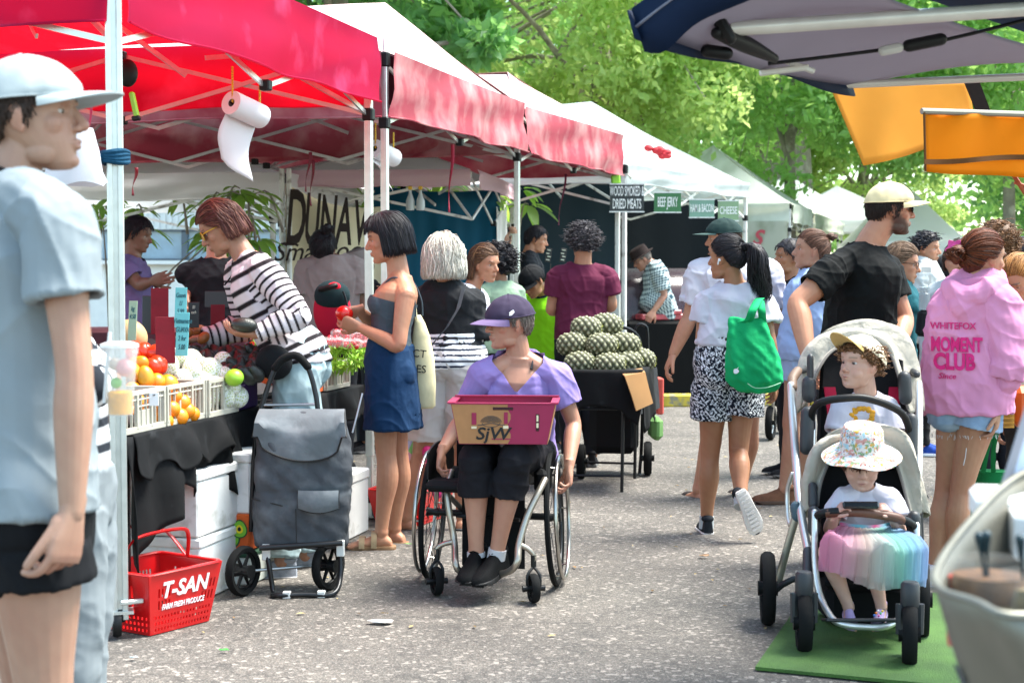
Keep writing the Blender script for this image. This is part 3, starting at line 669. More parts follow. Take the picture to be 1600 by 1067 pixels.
 def cap(s, m, name='cap', brim=.072, tilt=0, yaw=0, brimm=None, dz=0., button=True, under=None, peak=1., lift=.012, wid=1.1, droop=.35, low=.148, soft=0.):
  fr = s.fr; c0 = V(0, -.005, .125); T = np.array(Matrix.Translation((0, -.005, dz+.125)) @ Matrix.Rotation(rad(tilt), 4, 'X')@Matrix.Rotation(rad(yaw), 4, 'Z')@Matrix.Translation((0, .005, -.125))); nu, nv = 48, 14
  mb = MB(); az = np.arange(nu)/nu*2*PI; P_ = np.zeros((nu, nv+1, 3))
  for i in range(nu):
   for j in range(nv+1):
    el = lerp(math.asin((low-.125)/.12), PI/2-.03, j/nv); d = V(math.cos(el)*math.sin(az[i]), math.cos(el)*math.cos(az[i]), math.sin(el)); r = float(s.hshell(d))+lift+.006*max(0, d[1])*peak*(d[2] > .2)
    if soft: r += soft*float(snoise(d, 5, 2))
    r += -.0030*(min((i*6/nu) % 1, 1-(i*6/nu) % 1) < .07)+.0022*float(snoise(d, 7, 4))
    P_[i, j] = c0+d*r; P_[i, j, 2] = low+(P_[i, j, 2]-low)*.90
  P2 = P_.copy(); P2 = c0+(P_-c0)*.965
  mb.grid(P_, closed_u=True); mb.grid(P2[:, ::-1], closed_u=True)
  n = nv+1; F = [(i*n, nu*n+i*n+nv, nu*n+((i+1) % nu)*n+nv, ((i+1) % nu)*n) for i in range(nu)]; mb.f += F; mb.m += [0]*nu
  top = [tuple(i*n+nv for i in range(nu))]; mb.f += top; mb.m += [0]
  if button: mb.ball(V(0, -.005, low+(.125+.105+lift-low)*.90), (.007, .007, .004))
  mb.tube([(c0+(P_[i, 0]-c0)*1.004) for i in range(nu)], .0022, 6, closed=True)
  M_ = fr.M()@M4(T[:3, :3], T[:3, 3]); o = MB(); o.merge(mb, M_); ob = o.build(name, m, s.root)
  if brim:
   b = MB(); G = []
   for a in np.linspace(-wid, wid, 17):
    row = []; el = math.asin((low-.125)/.12); d = V(math.cos(el)*math.sin(a), math.cos(el)*math.cos(a), math.sin(el)); p0 = c0+d*(float(s.hshell(d))+lift-.002)
    ext = brim*math.cos(a/wid*PI/2)**.55
    for k in np.linspace(0, 1, 7): row.append(p0+V(math.sin(a)*.25, 1, 0)*ext*k+V(0, 0, -droop*(abs(a)/wid)**2*.035*(.4+k)-.012*k*k*droop*2))
    G.append(row)
   b.sheet(G, .004); o = MB(); o.merge(b, M_); o.build('brim', brimm or m, ob)
  return ob
 def brimhat(s, m, prof, name='hat', tilt=0, wav=.0, mats=None, dz=0., band=None):
  fr = s.fr; c0 = V(0, -.005, 0); nu = 48; mb = MB(); G = []
  for i in range(nu):
   a = i/nu*2*PI; row = []
   for r, z in prof:
    ex = 1.22 if r < .13 else 1.1; row.append(c0+V(math.sin(a)*r, math.cos(a)*r*ex, z+wav*math.sin(a*3+.6)*max(0, r-.09)*8+wav*.5*math.sin(a*5)*max(0, r-.09)*8))
   G.append(row)
  G = np.array(G+[G[0]]); mb.sheet(G, .003); T = np.array(Matrix.Translation((0, -.005, dz+.125))@Matrix.Rotation(rad(tilt), 4, 'X')@Matrix.Translation((0, .005, -.125)))
  o = MB(); o.merge(mb, fr.M()@T); ob = o.build(name, m, s.root)
  if band:
   b = MB(); b.tube([c0+V(math.sin(a)*band[0], math.cos(a)*band[0]*1.2, band[1]) for a in np.arange(32)/32*2*PI], .009, 8, closed=True); o = MB(); o.merge(b, fr.M()@T); o.build('band', band[2], ob)
  return ob
 def glasses(s, col='#111111', lens='#0a0a0c', lensz=.020, clear=False, name='sunglasses', tcol=None):
  mb = MB(); f = MB()
  for sx in (-1, 1):
   c = V(sx*.033, .094, .115)
   o = [c+V(math.cos(a)*.025, -abs(math.cos(a)*sx > 0)*0-.25*(math.cos(a)*.025*sx+.0)*.9, math.sin(a)*lensz*(1+.15*math.sin(a))) for a in np.arange(20)/20*2*PI]
   f.tube(o, .0022, 6, closed=True); mb.add(np.array([c]+o), [(0, 1+i, 1+(i+1) % 20) for i in range(20)])
   f.tube([(sx*.058, .088, .122), (sx*.074, .06, .124), (sx*.081, .0, .118), (sx*.080, -.012, .108)], .0024, 6, smooth=3)
  f.tube([(-.009, .097, .118), (0, .101, .121), (.009, .097, .118)], .002, 6)
  o = MB(); o.merge(f, s.fr.M()); ob = o.build(name, mat('glframe'+str(tcol or col), tcol or col, .25), s.root)
  if not clear: o = MB(); o.merge(mb, s.fr.M()); o.build('lens', mat('lens'+lens, lens, .08, spec=.8), ob)
  return ob
# ================================================================ setting
def struct(mb, name, m, **k): o = mb.build(name, m, **k); o['kind'] = 'structure'; return o
# asphalt, one sheet to the horizon
def asphalt():
 m = bpy.data.materials.new('asphalt'); m.use_nodes = True; N = m.node_tree.nodes; L = m.node_tree.links; b = N['Principled BSDF']; tc = N.new('ShaderNodeTexCoord')
 def noise(sc, det=6, rough=.6):
  n = N.new('ShaderNodeTexNoise'); n.inputs['Scale'].default_value = sc; n.inputs['Detail'].default_value = det; n.inputs['Roughness'].default_value = rough; L.new(tc.outputs['Object'], n.inputs['Vector']); return n
 def vor(sc, f='F1'):
  v = N.new('ShaderNodeTexVoronoi'); v.inputs['Scale'].default_value = sc; L.new(tc.outputs['Object'], v.inputs['Vector']); return v
 def mr(src, a, b_, c=0., d=1.):
  r = N.new('ShaderNodeMapRange'); r.inputs[1].default_value = a; r.inputs[2].default_value = b_; r.inputs[3].default_value = c; r.inputs[4].default_value = d; L.new(src, r.inputs[0]); return r.outputs[0]
 def mix(f, a, b_, bt='MIX'):
  x = N.new('ShaderNodeMix'); x.data_type = 'RGBA'; x.blend_type = bt
  if hasattr(f, 'type') or not isinstance(f, float): L.new(f, x.inputs[0])
  else: x.inputs[0].default_value = f
  for s_, i in ((a, 6), (b_, 7)):
   if isinstance(s_, tuple): x.inputs[i].default_value = (*s_, 1)
   else: L.new(s_, x.inputs[i])
  return x.outputs[2]
 v = vor(125); sep = N.new('ShaderNodeSeparateColor'); L.new(v.outputs['Color'], sep.inputs[0])
 stones = mix(mr(sep.outputs[0], .0, 1.), (.11, .104, .095), (.235, .220, .200))
 base = mix(mr(v.outputs['Distance'], .35, .62), stones, (.10, .094, .086))
 v2 = vor(62); s2 = N.new('ShaderNodeSeparateColor'); L.new(v2.outputs['Color'], s2.inputs[0])
 base = mix(mr(s2.outputs[1], .90, .93), base, (.28, .262, .238)); base = mix(mr(s2.outputs[2], .9, .93), base, (.09, .086, .08))
 patch = mix(mr(noise(.7).outputs[0], .35, .68), (.72, .70, .69), (1.15, 1.1, 1.06)); base = mix(1., base, patch, 'MULTIPLY')
 p2 = mix(mr(noise(5).outputs[0], .3, .7), (.82, .82, .83), (1.1, 1.09, 1.08)); base = mix(1., base, p2, 'MULTIPLY')
 ve = vor(.55); ve.feature = 'DISTANCE_TO_EDGE'; wv = noise(1.7); wm = N.new('ShaderNodeVectorMath'); wm.operation = 'MULTIPLY_ADD'; L.new(wv.outputs['Color'], wm.inputs[0]); wm.inputs[1].default_value = (1.2, 1.2, 0); L.new(tc.outputs['Object'], wm.inputs[2]); L.new(wm.outputs[0], ve.inputs['Vector'])
 base = mix(mr(ve.outputs['Distance'], .002, .008, .45, 0.), base, (.04, .038, .036)); base = mix(mr(noise(2.3, 3).outputs[0], .62, .70, 0, .35), base, (.07, .066, .062))
 L.new(base, b.inputs['Base Color']); b.inputs['Roughness'].default_value = .85; b.inputs['Specular IOR Level'].default_value = .3
 bp = N.new('ShaderNodeBump'); bp.inputs['Strength'].default_value = .5; bp.inputs['Distance'].default_value = .006; L.new(v.outputs['Distance'], bp.inputs['Height'])
 bp2 = N.new('ShaderNodeBump'); bp2.inputs['Strength'].default_value = .4; bp2.inputs['Distance'].default_value = .02; L.new(noise(14).outputs[0], bp2.inputs['Height']); L.new(bp2.outputs[0], bp.inputs['Normal']); L.new(bp.outputs[0], b.inputs['Normal'])
 return m
g = MB(); xs = np.concatenate([[-150, -40, -12], np.linspace(-6, 8, 29), [16, 50, 150]]); ys = np.concatenate([[-20, -3], np.linspace(0, 24, 49), [40, 90, 250]])
XX, YY = np.meshgrid(xs, ys, indexing='ij'); ZZ = .004*np.sin(XX*2.1)*np.sin(YY*1.3+1)-.004; g.grid(np.stack([XX, YY, ZZ], 2)); struct(g, 'ground', asphalt())
earth = mat('earth', '#6b5a45', .95, var=.3, vs=3, bump=.6, bs=30, dirt=('#8a8f7a', 6, .55, .7))
g = MB(); a0, a1 = gr(960, 600), gr(1330, 560)
g.sheet([[(1.0, 16.6, .07), (-9, 19, .07), (-9, 34, .07)], [(2.2, 17.2, .07), (0, 26, .07), (0, 34, .07)], [(4.0, 26.0, .07), (5.2, 33, .07), (6, 37, .07)]], .06); struct(g, 'earth_verge', earth)
kerbm = mat('kerb_yellow', '#b9a437', .8, var=.2, vs=9, bump=.4, bs=60, dirt=('#7d7a6a', 12, .5, .62))
t_ = thing('kerb', 'low concrete kerb with worn yellow paint in front of the dark stall', 'kerb', (1.6, 16.3, 0)); t_['kind'] = 'structure'
for i in range(5):
 p0, p1 = V(1.25+.62*i*.96, 16.15+.05*i, 0), V(1.25+.62*(i+1)*.96-.012, 16.15+.05*(i+1), 0); mb = MB(); d = p1-p0
 mb.box((p0+p1)/2+V(0, 0, .055), (np.linalg.norm(d), .16, .13), Rz(math.atan2(d[1], d[0])), bev=.015); mb.build('kerb_stone', kerbm, t_, smooth=False)
# ---------------------------------------------------------------- foliage
leafm = {}
def leafmat(k, col, tcol, tr=.5):
 if k not in leafm: leafm[k] = mat('leaves_'+k, col, .5, var=.35, vs=1.1, trans=tr, tcol=tcol, attr=False, spec=.4)
 return leafm[k]
def leaves_mesh(n, cen, R, size, seed=0, shape=1.8, clumps=60, hang=.3, quad=2):
 r = np.random.default_rng(seed); cc = r.normal(size=(clumps, 3)); cc /= np.linalg.norm(cc, axis=1, keepdims=True); cc *= r.uniform(.35, 1, (clumps, 1))**.6
 k = r.integers(0, clumps, n); rad_ = r.uniform(.16, .34, clumps)[k][:, None]; o = r.normal(size=(n, 3)); o *= (r.uniform(.2, 1, (n, 1))**.5)/np.linalg.norm(o, axis=1, keepdims=True)
 P = (cc[k]+o*rad_*V(1, 1, .62))*np.array(R)+np.array(cen)
 a = r.normal(size=(n, 3)); a[:, 2] -= hang; a /= np.linalg.norm(a, axis=1, keepdims=True); b = np.cross(a, r.normal(size=(n, 3))); b /= np.linalg.norm(b, axis=1, keepdims=True); s_ = size*r.uniform(.55, 1.3, (n, 1)); c = np.cross(a, b)
 v = np.stack([P, P+a*s_*.5+b*s_*.5/shape+c*s_*.08, P+a*s_, P+a*s_*.5-b*s_*.5/shape+c*s_*.08], 1).reshape(-1, 3)
 return v, np.arange(n*4).reshape(-1, 4), cc*np.array(R)+np.array(cen)
barkm = mat('bark', '#8a8178', .9, var=.35, vs=3, bump=1, bs=14, bstretch=(1, 1, .25), dirt=('#a39c90', 5, .5, .62))
def tree(label, x, y, h, cz, R, n, size, kind, cols, trunk_r=.3, seed=0, lean=0, group='shade trees behind the stalls', clumps=70, limbs=7):
 t = thing('broadleaf_tree', label, 'tree', (x, y, 0), group); r = random.Random(seed); mb = MB()
 top = V(x+lean, y, cz); mb.tube([(x, y, -.2), (x+lean*.2, y, cz*.3), (x+lean*.6, y+.1, cz*.65), top], [trunk_r*1.35, trunk_r, trunk_r*.8, trunk_r*.4], 14, smooth=5); mb.build('trunk', barkm, t)
 v, F, cc = leaves_mesh(n, top, R, size, seed, clumps=clumps)
 lb = MB()
 for i in range(limbs):
  c = cc[r.randrange(len(cc))]; s0 = lerp((x, y, 0), top, r.uniform(.5, .9))+V(lean*.2, 0, 0); mid = lerp(s0, c, .5)+V(0, 0, .3); lb.tube([s0, mid, c], [trunk_r*.4, trunk_r*.2, .03], 8, smooth=4)
 for c in cc[::2]:
  s0 = lerp(top, c, .35); lb.tube([s0, lerp(s0, c, .6)+V(0, 0, .15), c], [trunk_r*.14, trunk_r*.08, .012], 5)
 lb.build('limbs', barkm, t)
 ob = mkobj('crown', v-V(x, y, 0), F, [leafmat(kind, *cols)], smooth=False); ob.parent = t; return t
LG = ((.18, .34, .09), (.66, .92, .25)); DG = ((.09, .22, .08), (.36, .68, .20)); MG = ((.15, .30, .09), (.54, .85, .22)); YG = ((.24, .38, .11), (.80, .96, .34))  # leaf greens paled and blued slightly to carry the background haze
tree('pale yellow green tree with fine leaves above the faded red tent', 1.5, 27, 9, 6.3, (3.4, 2.8, 3.6), 30000, .17, 'pale', YG, .22, 1, clumps=80)
tree('dark glossy leaved tree rising behind the first faded red tent', -2.6, 24, 9, 6.6, (3.2, 2.6, 2.6), 16000, .26, 'dark', DG, .25, 2, clumps=60)
tree('dense mid green tree spreading above the grey market tent', 5.2, 30, 9, 6.1, (4.0, 3.0, 3.3), 34000, .18, 'mid', MG, .12, 3, clumps=90)
tree('tall green tree in the middle with a thick pale grey trunk', 7.0, 42, 12, 8.0, (6.0, 4.0, 4.0), 34000, .22, 'lit', LG, .95, 4, clumps=90)
tree('leafy green tree behind the orange awnings on the right', 9.0, 29, 9, 5.4, (3.4, 3.0, 3.4), 32000, .17, 'mid', MG, .12, 5, clumps=90)
tree('low bright green tree behind the man in the black t-shirt', 9.8, 45, 8, 4.4, (3.4, 3., 2.4), 24000, .18, 'bright', YG, .2, 6, clumps=70)
tree('dark tree standing at the far right edge of the market', 13.5, 36, 9, 5.2, (3.8, 3.0, 3.6), 20000, .2, 'dark', DG, .24, 7, clumps=70)
tree('bright tree beyond the stalls between the white peaks', 2.0, 40, 12, 8.5, (6, 4, 4.5), 30000, .22, 'lit', LG, .5, 8, clumps=90)
v, F, _ = leaves_mesh(46000, (8, 62, 7), (34, 5, 9.5), .48, 21, clumps=260); o = mkobj('far_trees', v, F, [leafmat('far', (.15, .30, .08), (.56, .80, .22), .5)], smooth=False); tag(o, 'far-off mass of green trees closing the view behind the market', 'trees', kind='stuff')
# broad glossy leaves hanging at the back of the fruit stall
def bigleaf_shrub(label, base, cen, R, n, size, seed, name='broadleaf_shrub'):
 t = thing(name, label, 'shrub', base, 'large leaved shrubs behind the fruit stall'); r = random.Random(seed); mb = MB(); st = MB(); g_ = leafmat('glossy', (.11, .25, .05), (.50, .80, .12), .5)
 for k in range(n):
  c = V(*(cen[i]+R[i]*r.uniform(-1, 1) for i in range(3))); p0 = V(base[0]+r.uniform(-.1, .1), base[1], c[2]*.35) if k % 5 == 0 else c+V(r.uniform(-.2, .2), .1, -.3); st.tube([p0, lerp(p0, c, .5)+V(0, 0, .15), c], [.014, .009, .004], 5, smooth=3)
  for q in range(7):
   a = q*.9+r.random(); d = nrm(V(math.cos(a), math.sin(a)*.8, r.uniform(-.5, .15))); L_ = size*r.uniform(.7, 1.2); s_ = nrm(np.cross(d, UP)); G = []
   for u in np.linspace(0, 1, 6):
    w_ = L_*.19*math.sin(PI*min(u*.93+.05, 1))**.8; m_ = c+d*(.04+L_*u)-UP*(u*u*L_*.35); G.append([m_-s_*w_+UP*w_*.25, m_, m_+s_*w_+UP*w_*.25])
   mb.grid(G)
 st.build('stems', barkm, t); mb.build('leaves', g_, t)
bigleaf_shrub('large leaved green shrub hanging beside the smallgoods banner', (-2.2, 12.2, 0), (-2.08, 12.2, 1.74), (.22, .4, .34), 16, .19, 3)
bigleaf_shrub('large leaved green shrub hanging under the white canopy at left', (-3.5, 14.2, 0), (-3.1, 14.2, 1.85), (.8, .5, .16), 16, .18, 4)
bigleaf_shrub('green shrub showing over the top of the smallgoods banner', (-1.2, 16.5, 0), (-.9, 16.5, 2.1), (1.1, .5, .28), 26, .26, 5)
# ---------------------------------------------------------------- tents
alu = mat('tent_aluminium', '#c9cdcb', .35, metal=.75, var=.08, vs=20); aluw = mat('tent_frame_white', '#d8d8d4', .45, metal=.1, var=.06, vs=8, dirt=('#9a9690', 9, .56, .66)); blackpl = mat('black_plastic', '#0b0c0e', .5, spec=.3, bump=.1)
def fabric(name, col, tcol, tr=.45, dirt=None, rough=.7, var=.06, bump=.5, bs=7): return mat(name, col, rough, var=var, vs=2.5, bump=bump, bs=bs, spec=.15, trans=tr, tcol=tcol, dirt=dirt)
F_RED = fabric('fabric_red', '#a3174a', (.80, .004, .012), .5, dirt=('#dd5c8e', 3.2, .55, .8)); F_RED2 = fabric('fabric_red_faded', '#ab4c58', (.09, .004, .012), .22, dirt=('#cf9c9a', 3.2, .42, .72)); F_ROOF2 = fabric('fabric_red_sunlit_pale', '#e6c4c2', (.05, .003, .009), .2)  # fabric_red's pale patches stand for highlight streaks; roof red lightened as if sunlit
F_GREY = fabric('fabric_grey', '#c9cfcc', (.42, .5, .5), .35, dirt=('#9aa39c', 3, .55, .75)); F_GREEN = fabric('fabric_grey_green', '#d3d8cc', (.5, .5, .38), .3, dirt=('#b3baa8', 1.6, .5, .7)); F_WHITE = fabric('fabric_white', '#f7f7f5', (.9, .9, .9), .5)
def valance(A, B, zt, zb, n=26, wave=.02, sag=0., seed=0, out=(0, 0)):
 A, B = V(*A[:2], 0), V(*B[:2], 0); d = nrm(B-A); nn = V(-d[1], d[0], 0); G = []
 for i, u in enumerate(np.linspace(0, 1, n)):
  row = []; zz0 = zt-sag*.4*math.sin(PI*u)*0
  for v_ in np.linspace(0, 1, 8):
   w_ = wave*(math.sin(u*11+seed*2+v_*2.2)+.6*math.sin(u*27+seed+3*v_))*v_**.7+.35*wave*math.sin(v_*9+u*5+seed)
   row.append(lerp(A, B, u)+nn*w_+UP*(zt+(zb-zt)*v_-sag*math.sin(PI*u)*v_+.008*math.sin(u*17+seed)*v_))
  G.append(row)
 return G
def tent(label, A, B, depth, zt, zb, zr, mroof, mval, ridge=None, legs=(1, 1, 1, 1), frame_m=None, sides='fnbs', name='market_tent', truss=True, back=None, legw=.042, sagr=.12, seed=0, hook=0, peak=None, group='market tents along the lane', shade_sheet=None, wave=.02):
 """A near front corner, B far front corner (x, y); the tent runs to the left of A-B"""
 A, B = V(*A, 0), V(*B, 0); d = nrm(B-A); e = V(-d[1], d[0], 0); C_, D = B+e*depth, A+e*depth; fm = frame_m or aluw; t = thing(name, label, 'tent', (A+B)/2, group)
 # roof: hip with its ridge across, or a pyramid
 mid = (A+B)/2; off = ridge if ridge is not None else depth/2; P1 = mid+e*off+UP*zr; P2 = mid+e*(depth-off)+UP*zr
 def patch(p, q, r_, s_, n=14):        # p-q lower edge, s-r upper edge; sags between
  G = []
  for u in np.linspace(0, 1, n):
   row = []
   for v_ in np.linspace(0, 1, 10):
    x = lerp(lerp(p, q, u), lerp(s_, r_, u), v_); x = x-UP*(sagr*math.sin(PI*v_)*(math.sin(PI*u)*.8+.2)+.012*math.sin(9*u+5*v_+seed)); row.append(x)
   G.append(row)
  return G
 z_ = UP*zt; mb = MB()
 for p, q, r_, s_ in ((A, B, P1, P1), (B, C_, P2, P1), (C_, D, P2, P2), (D, A, P1, P2)): mb.grid(patch(p+z_, q+z_, r_, s_))
 mb.build('roof', mroof, t, sharp=60)
 if shade_sheet:
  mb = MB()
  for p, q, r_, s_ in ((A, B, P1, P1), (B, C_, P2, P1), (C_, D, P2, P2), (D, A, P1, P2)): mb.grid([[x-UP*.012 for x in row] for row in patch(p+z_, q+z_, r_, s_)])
  mb.build('roof_shade_sheet', shade_sheet, t, sharp=60)
 for k, (p, q) in dict(f=(A, B), s=(B, C_), b=(C_, D), n=(D, A)).items():
  if k in sides:
   o = nrm(np.cross(q-p, UP))*.058; mb = MB(); mb.grid(valance(p+o, q+o, zt+.004, zb, seed=seed+ord(k), wave=wave)); o_ = mb.build('valance', mval, t, sharp=60)
   hm = MB(); G = valance(p+o*1.1, q+o*1.1, zt+.004, zb, seed=seed+ord(k), wave=wave); hm.tube([r_[-1]+o*.1 for r_ in G], .006, 5); hm.build('hem', mval, o_)
 for k, (p, on) in enumerate(zip((A, B, C_, D), legs)):
  if not on: continue
  c = p-nrm(p-(A+C_)/2)*.0; w_ = legw; mb = MB(); ang = math.atan2(d[1], d[0])
  mb.box(c+UP*(zt-.02+.35)/2, (w_, w_, zt-.02-.35), Rz(ang), bev=.004);
  for sx in (-1, 1): mb.box(c+V(0, 0, .37+(zt-.4)/2)+d*sx*w_*.5, (.004, w_*.35, zt-.45), Rz(ang))
  l = mb.build('leg', fm, t, smooth=False); mb = MB(); mb.box(c+UP*.31, (w_*.78, w_*.78, .62), Rz(ang), bev=.003); mb.box(c+UP*.012, (w_*2.4, w_*2.4, .008), Rz(ang), bev=.002); mb.build('inner_leg', fm, l, smooth=False)
  for zz, hh in ((.04, .09), (.42, .07)): mb = MB(); mb.box(c+UP*(zt-zz), (w_*1.45, w_*1.45, hh), Rz(ang), bev=.008); mb.build('bracket', blackpl, l, smooth=False)
 if truss:
  E_ = [(A, B), (B, C_), (C_, D), (D, A)]; zz1, zz0 = zt-.05, zt-.42
  def bar(p, q, w_=.024, h=.012):
   mb = MB(); m_ = (p+q)/2; L_ = np.linalg.norm(q-p); mb.box(m_, (L_, h, w_), frame(x=q-p, z=UP)); mb.build('truss_bar', fm, t, smooth=False)
  for p, q in E_:
   n_ = max(1, round(np.linalg.norm(q-p)/1.5))
   for i in range(n_):
    a, b = lerp(p, q, i/n_), lerp(p, q, (i+1)/n_); o = nrm(np.cross(b-a, UP))*.010; bar(a+UP*(zz0 if i % 2 == 0 else zz0)+o, b+UP*zz1+o); bar(a+UP*zz1-o, b+UP*zz0-o)
  cx = (A+C_)/2
  for p in (A, B, C_, D):
   m_ = lerp(p, cx, .5); bar(p+UP*zz0, m_+UP*(zz1+.1)); bar(m_+UP*(zz0+.15), cx+UP*(zr-.35)); bar(p+UP*(zz1+.01), lerp(p, cx, .45)+UP*(zz0+.25))
   bar(p+UP*(zz1+.02), cx+UP*(zr-.06), .026)
  mb = MB(); mb.box(cx+UP*(zr-.25), (.05, .05, .45), bev=.01); mb.build('centre_post', blackpl, t)
  for (p, q) in E_:
   m_ = (p+q)/2
   for z2 in (zz0, zz1): mb = MB(); mb.box(m_+UP*z2, (.05, .05, .05), frame(x=q-p, z=UP), bev=.006); mb.build('joint', blackpl, t)
 return t, (A, B, C_, D), e
T1A, T1B = (-1.50, 6.07), (-.80, 8.97)
tent1, c1, e1 = tent('vivid red market tent nearest the camera over the fruit stall', T1A, T1B, 3.0, 2.68, 2.325, 3.45, F_RED, F_RED, legs=(0, 1, 1, 0), frame_m=alu, sides='fsbn', seed=1, wave=.016)
ROOF_SHADE = fabric('fabric_roof_shade', '#4a1226', (.03, .001, .004), .1)  # dark sheet added under the pale roofs, paints their shaded underside
T2A, T2B, T3B = (-.77, 9.72), (.04, 12.75), (1.03, 15.65)
tent2, c2, e2 = tent('faded red market tent second in the row with a roof coloured pale as in full sun', T2A, T2B, 4.5, 2.70, 2.32, 3.26, F_ROOF2, F_RED2, ridge=.55, seed=4, shade_sheet=ROOF_SHADE, legs=(1, 1, 1, 1), frame_m=alu, wave=.026, sagr=.07)
tent3, c3, e3 = tent('faded red market tent third in the row beside the grey tent', (T2B[0]+.02, T2B[1]+.06), T3B, 4.5, 2.68, 2.30, 3.14, F_ROOF2, F_RED2, ridge=.62, seed=6, shade_sheet=ROOF_SHADE, legs=(0, 1, 1, 1), wave=.026, sagr=.07)
tent4, c4, e4 = tent('light grey market tent with green and black food signs hanging from it', (1.12, 16.0), (2.85, 19.6), 4.5, 2.42, 2.24, 3.27, F_GREY, F_GREY, ridge=1.2, seed=3, legs=(1, 1, 1, 1), sagr=.12)
tent5, c5, e5 = tent('grey green market tent with a side wall and arched opening', (4.5, 26.0), (5.35, 28.9), 3.0, 2.42, 2.12, 3.5, F_GREEN, F_GREEN, seed=8, sagr=.1)
tent6, c6, e6 = tent('grey green market tent far down the lane after the one with the arch', (5.42, 29.0), (7.4, 36.0), 3.2, 2.36, 2.1, 3.15, F_GREEN, F_GREEN, seed=9, truss=False)
for k, (px, y, zr, lab) in enumerate(((1228, 38, 3.58, 'small white pointed tent far away in front of the thick grey trunk'), (1306, 38.4, 3.32, 'white pointed tent far away just left of the man in the cream cap'))):
 x = (px-800)/2500*y; tent(lab, (x+1.5, y-1.4), (x+1.5, y+1.4), 3.0, 2.45, 2.2, zr, F_WHITE, F_WHITE, truss=False, seed=k, sagr=.05, group='white tents in the distance')
tent('large white tent roof behind the young man in the white jacket', (8.1, 28.5), (8.4, 31.5), 1.9, 1.85, 1.6, 2.95, F_WHITE, F_WHITE, truss=False, ridge=.9, seed=5, sagr=.05, group='white tents in the distance')
# near front leg of the red tent: an open aluminium profile, with castor and foot plate
def near_leg():
 t = tent1; c = V(-1.50, 6.07, 0); ang = .25; mb = MB(); s_ = .055
 for sx, sy in ((-1, -1), (1, -1), (1, 1), (-1, 1)): mb.box(c+V(*(Rz(ang)@V(sx*s_*.36, sy*s_*.36, 0))[:2], 1.36), (.022, .022, 2.58), Rz(ang), bev=.003)
 mb.box(c+UP*1.36, (s_*.62, s_*.62, 2.575), Rz(ang), bev=.002); l = mb.build('leg', alu, t, smooth=False)
 mb = MB(); mb.box(c+V(.0, 0, .10), (.10, .08, .012), Rz(ang)); mb.box(c+V(.05, -.02, .14), (.09, .018, .018), Rz(ang+.3), bev=.004); mb.build('foot_plate', alu, l)
 mb = MB(); mb.lathe(c+V(-.012, -.005, .055), [(.012, -.018), (.050, -.016), (.054, 0), (.050, .016), (.012, .018)], (1, .3, 0), 24); mb.box(c+V(0, 0, .085), (.04, .05, .05), Rz(ang), bev=.006); mb.build('castor', blackpl, l)
 mb = MB(); mb.box(c+UP*2.58, (.085, .085, .12), Rz(ang), bev=.01); mb.build('bracket', blackpl, l)
 mb = MB(); p = c+V(.012, -.032, 2.60); mb.tube([p+V(.022*math.cos(a), 0, .022*math.sin(a)) for a in np.linspace(0, 5.6, 14)], .004, 6); mb.build('ring_hook', alu, l)
near_leg()
mb = MB(); c = V(-.80+.02, 8.97-.02, 0)
mb.lathe(c+V(.02, -.02, .07), [(.015, -.025), (.06, -.022), (.068, 0), (.06, .022), (.015, .025)], (1, .3, 0), 22); mb.box(c+V(0, 0, .12), (.06, .06, .06), bev=.006); mb.build('castor', blackpl, tent1)
# side wall of the grey green tent with an arched opening
wall = fabric('wall_fabric', '#a9ad9f', (.5, .5, .4), .25, dirt=('#7f8775', 2.4, .5, .66))
t_ = thing('tent_wall', 'grey side wall of the green tent with red piped arched opening', 'tent wall', (4.4, 25.9, 0)); mb = MB(); d5 = e5
w0 = V(4.45, 25.9, 0); n_ = 30; arch = lambda u: 1.62-.75*abs((u-.36)/.30)**2.2 if abs(u-.36) < .30 else -1
cols_ = np.linspace(0, 1, 41)
for i in range(40):
 u0, u1 = cols_[i], cols_[i+1]; um = (u0+u1)/2; zb_ = max(arch(um), 0.0) if arch(um) > 0 else 0.0; p, q = w0+d5*3*u0*.8, w0+d5*3*u1*.8
 b0 = max(arch(u0), 0) if zb_ > 0 else 0.; b1 = max(arch(u1), 0) if zb_ > 0 else 0.
 mb.add([p+UP*b0, q+UP*b1, q+UP*2.14, p+UP*2.14], [(0, 1, 2, 3)])
mb.build('panel', wall, t_)
mb = MB(); mb.tube([w0+d5*2.4*u+UP*max(arch(u), .02)-V(0, .01, 0) for u in np.linspace(.065, .655, 24)], .022, 6); mb.build('piping', mat('red_piping', '#a03038', .7), t_)
mb = MB(); mb.sheet([[w0+V(0, .25, 0)+d5*2.4*u+UP*(1.2*math.sin(PI*min(max((u-.1)/.6, 0), 1))**.6*k+.05) for k in (0, .5, 1)] for u in np.linspace(.12, .52, 14)], .01); mb.build('rolled_flap', mat('brown_flap', '#8a7358', .85, bump=.4, bs=20), t_)
text_mesh('S', .34, M4(frame(x=-d5, z=V(0, -1, 0.01)), w0+d5*.62*.8+UP*1.86-V(0, .03, 0)), 'lettering', mat('red_print', '#a8404a', .8), t_, bold=.03, italic=.3)
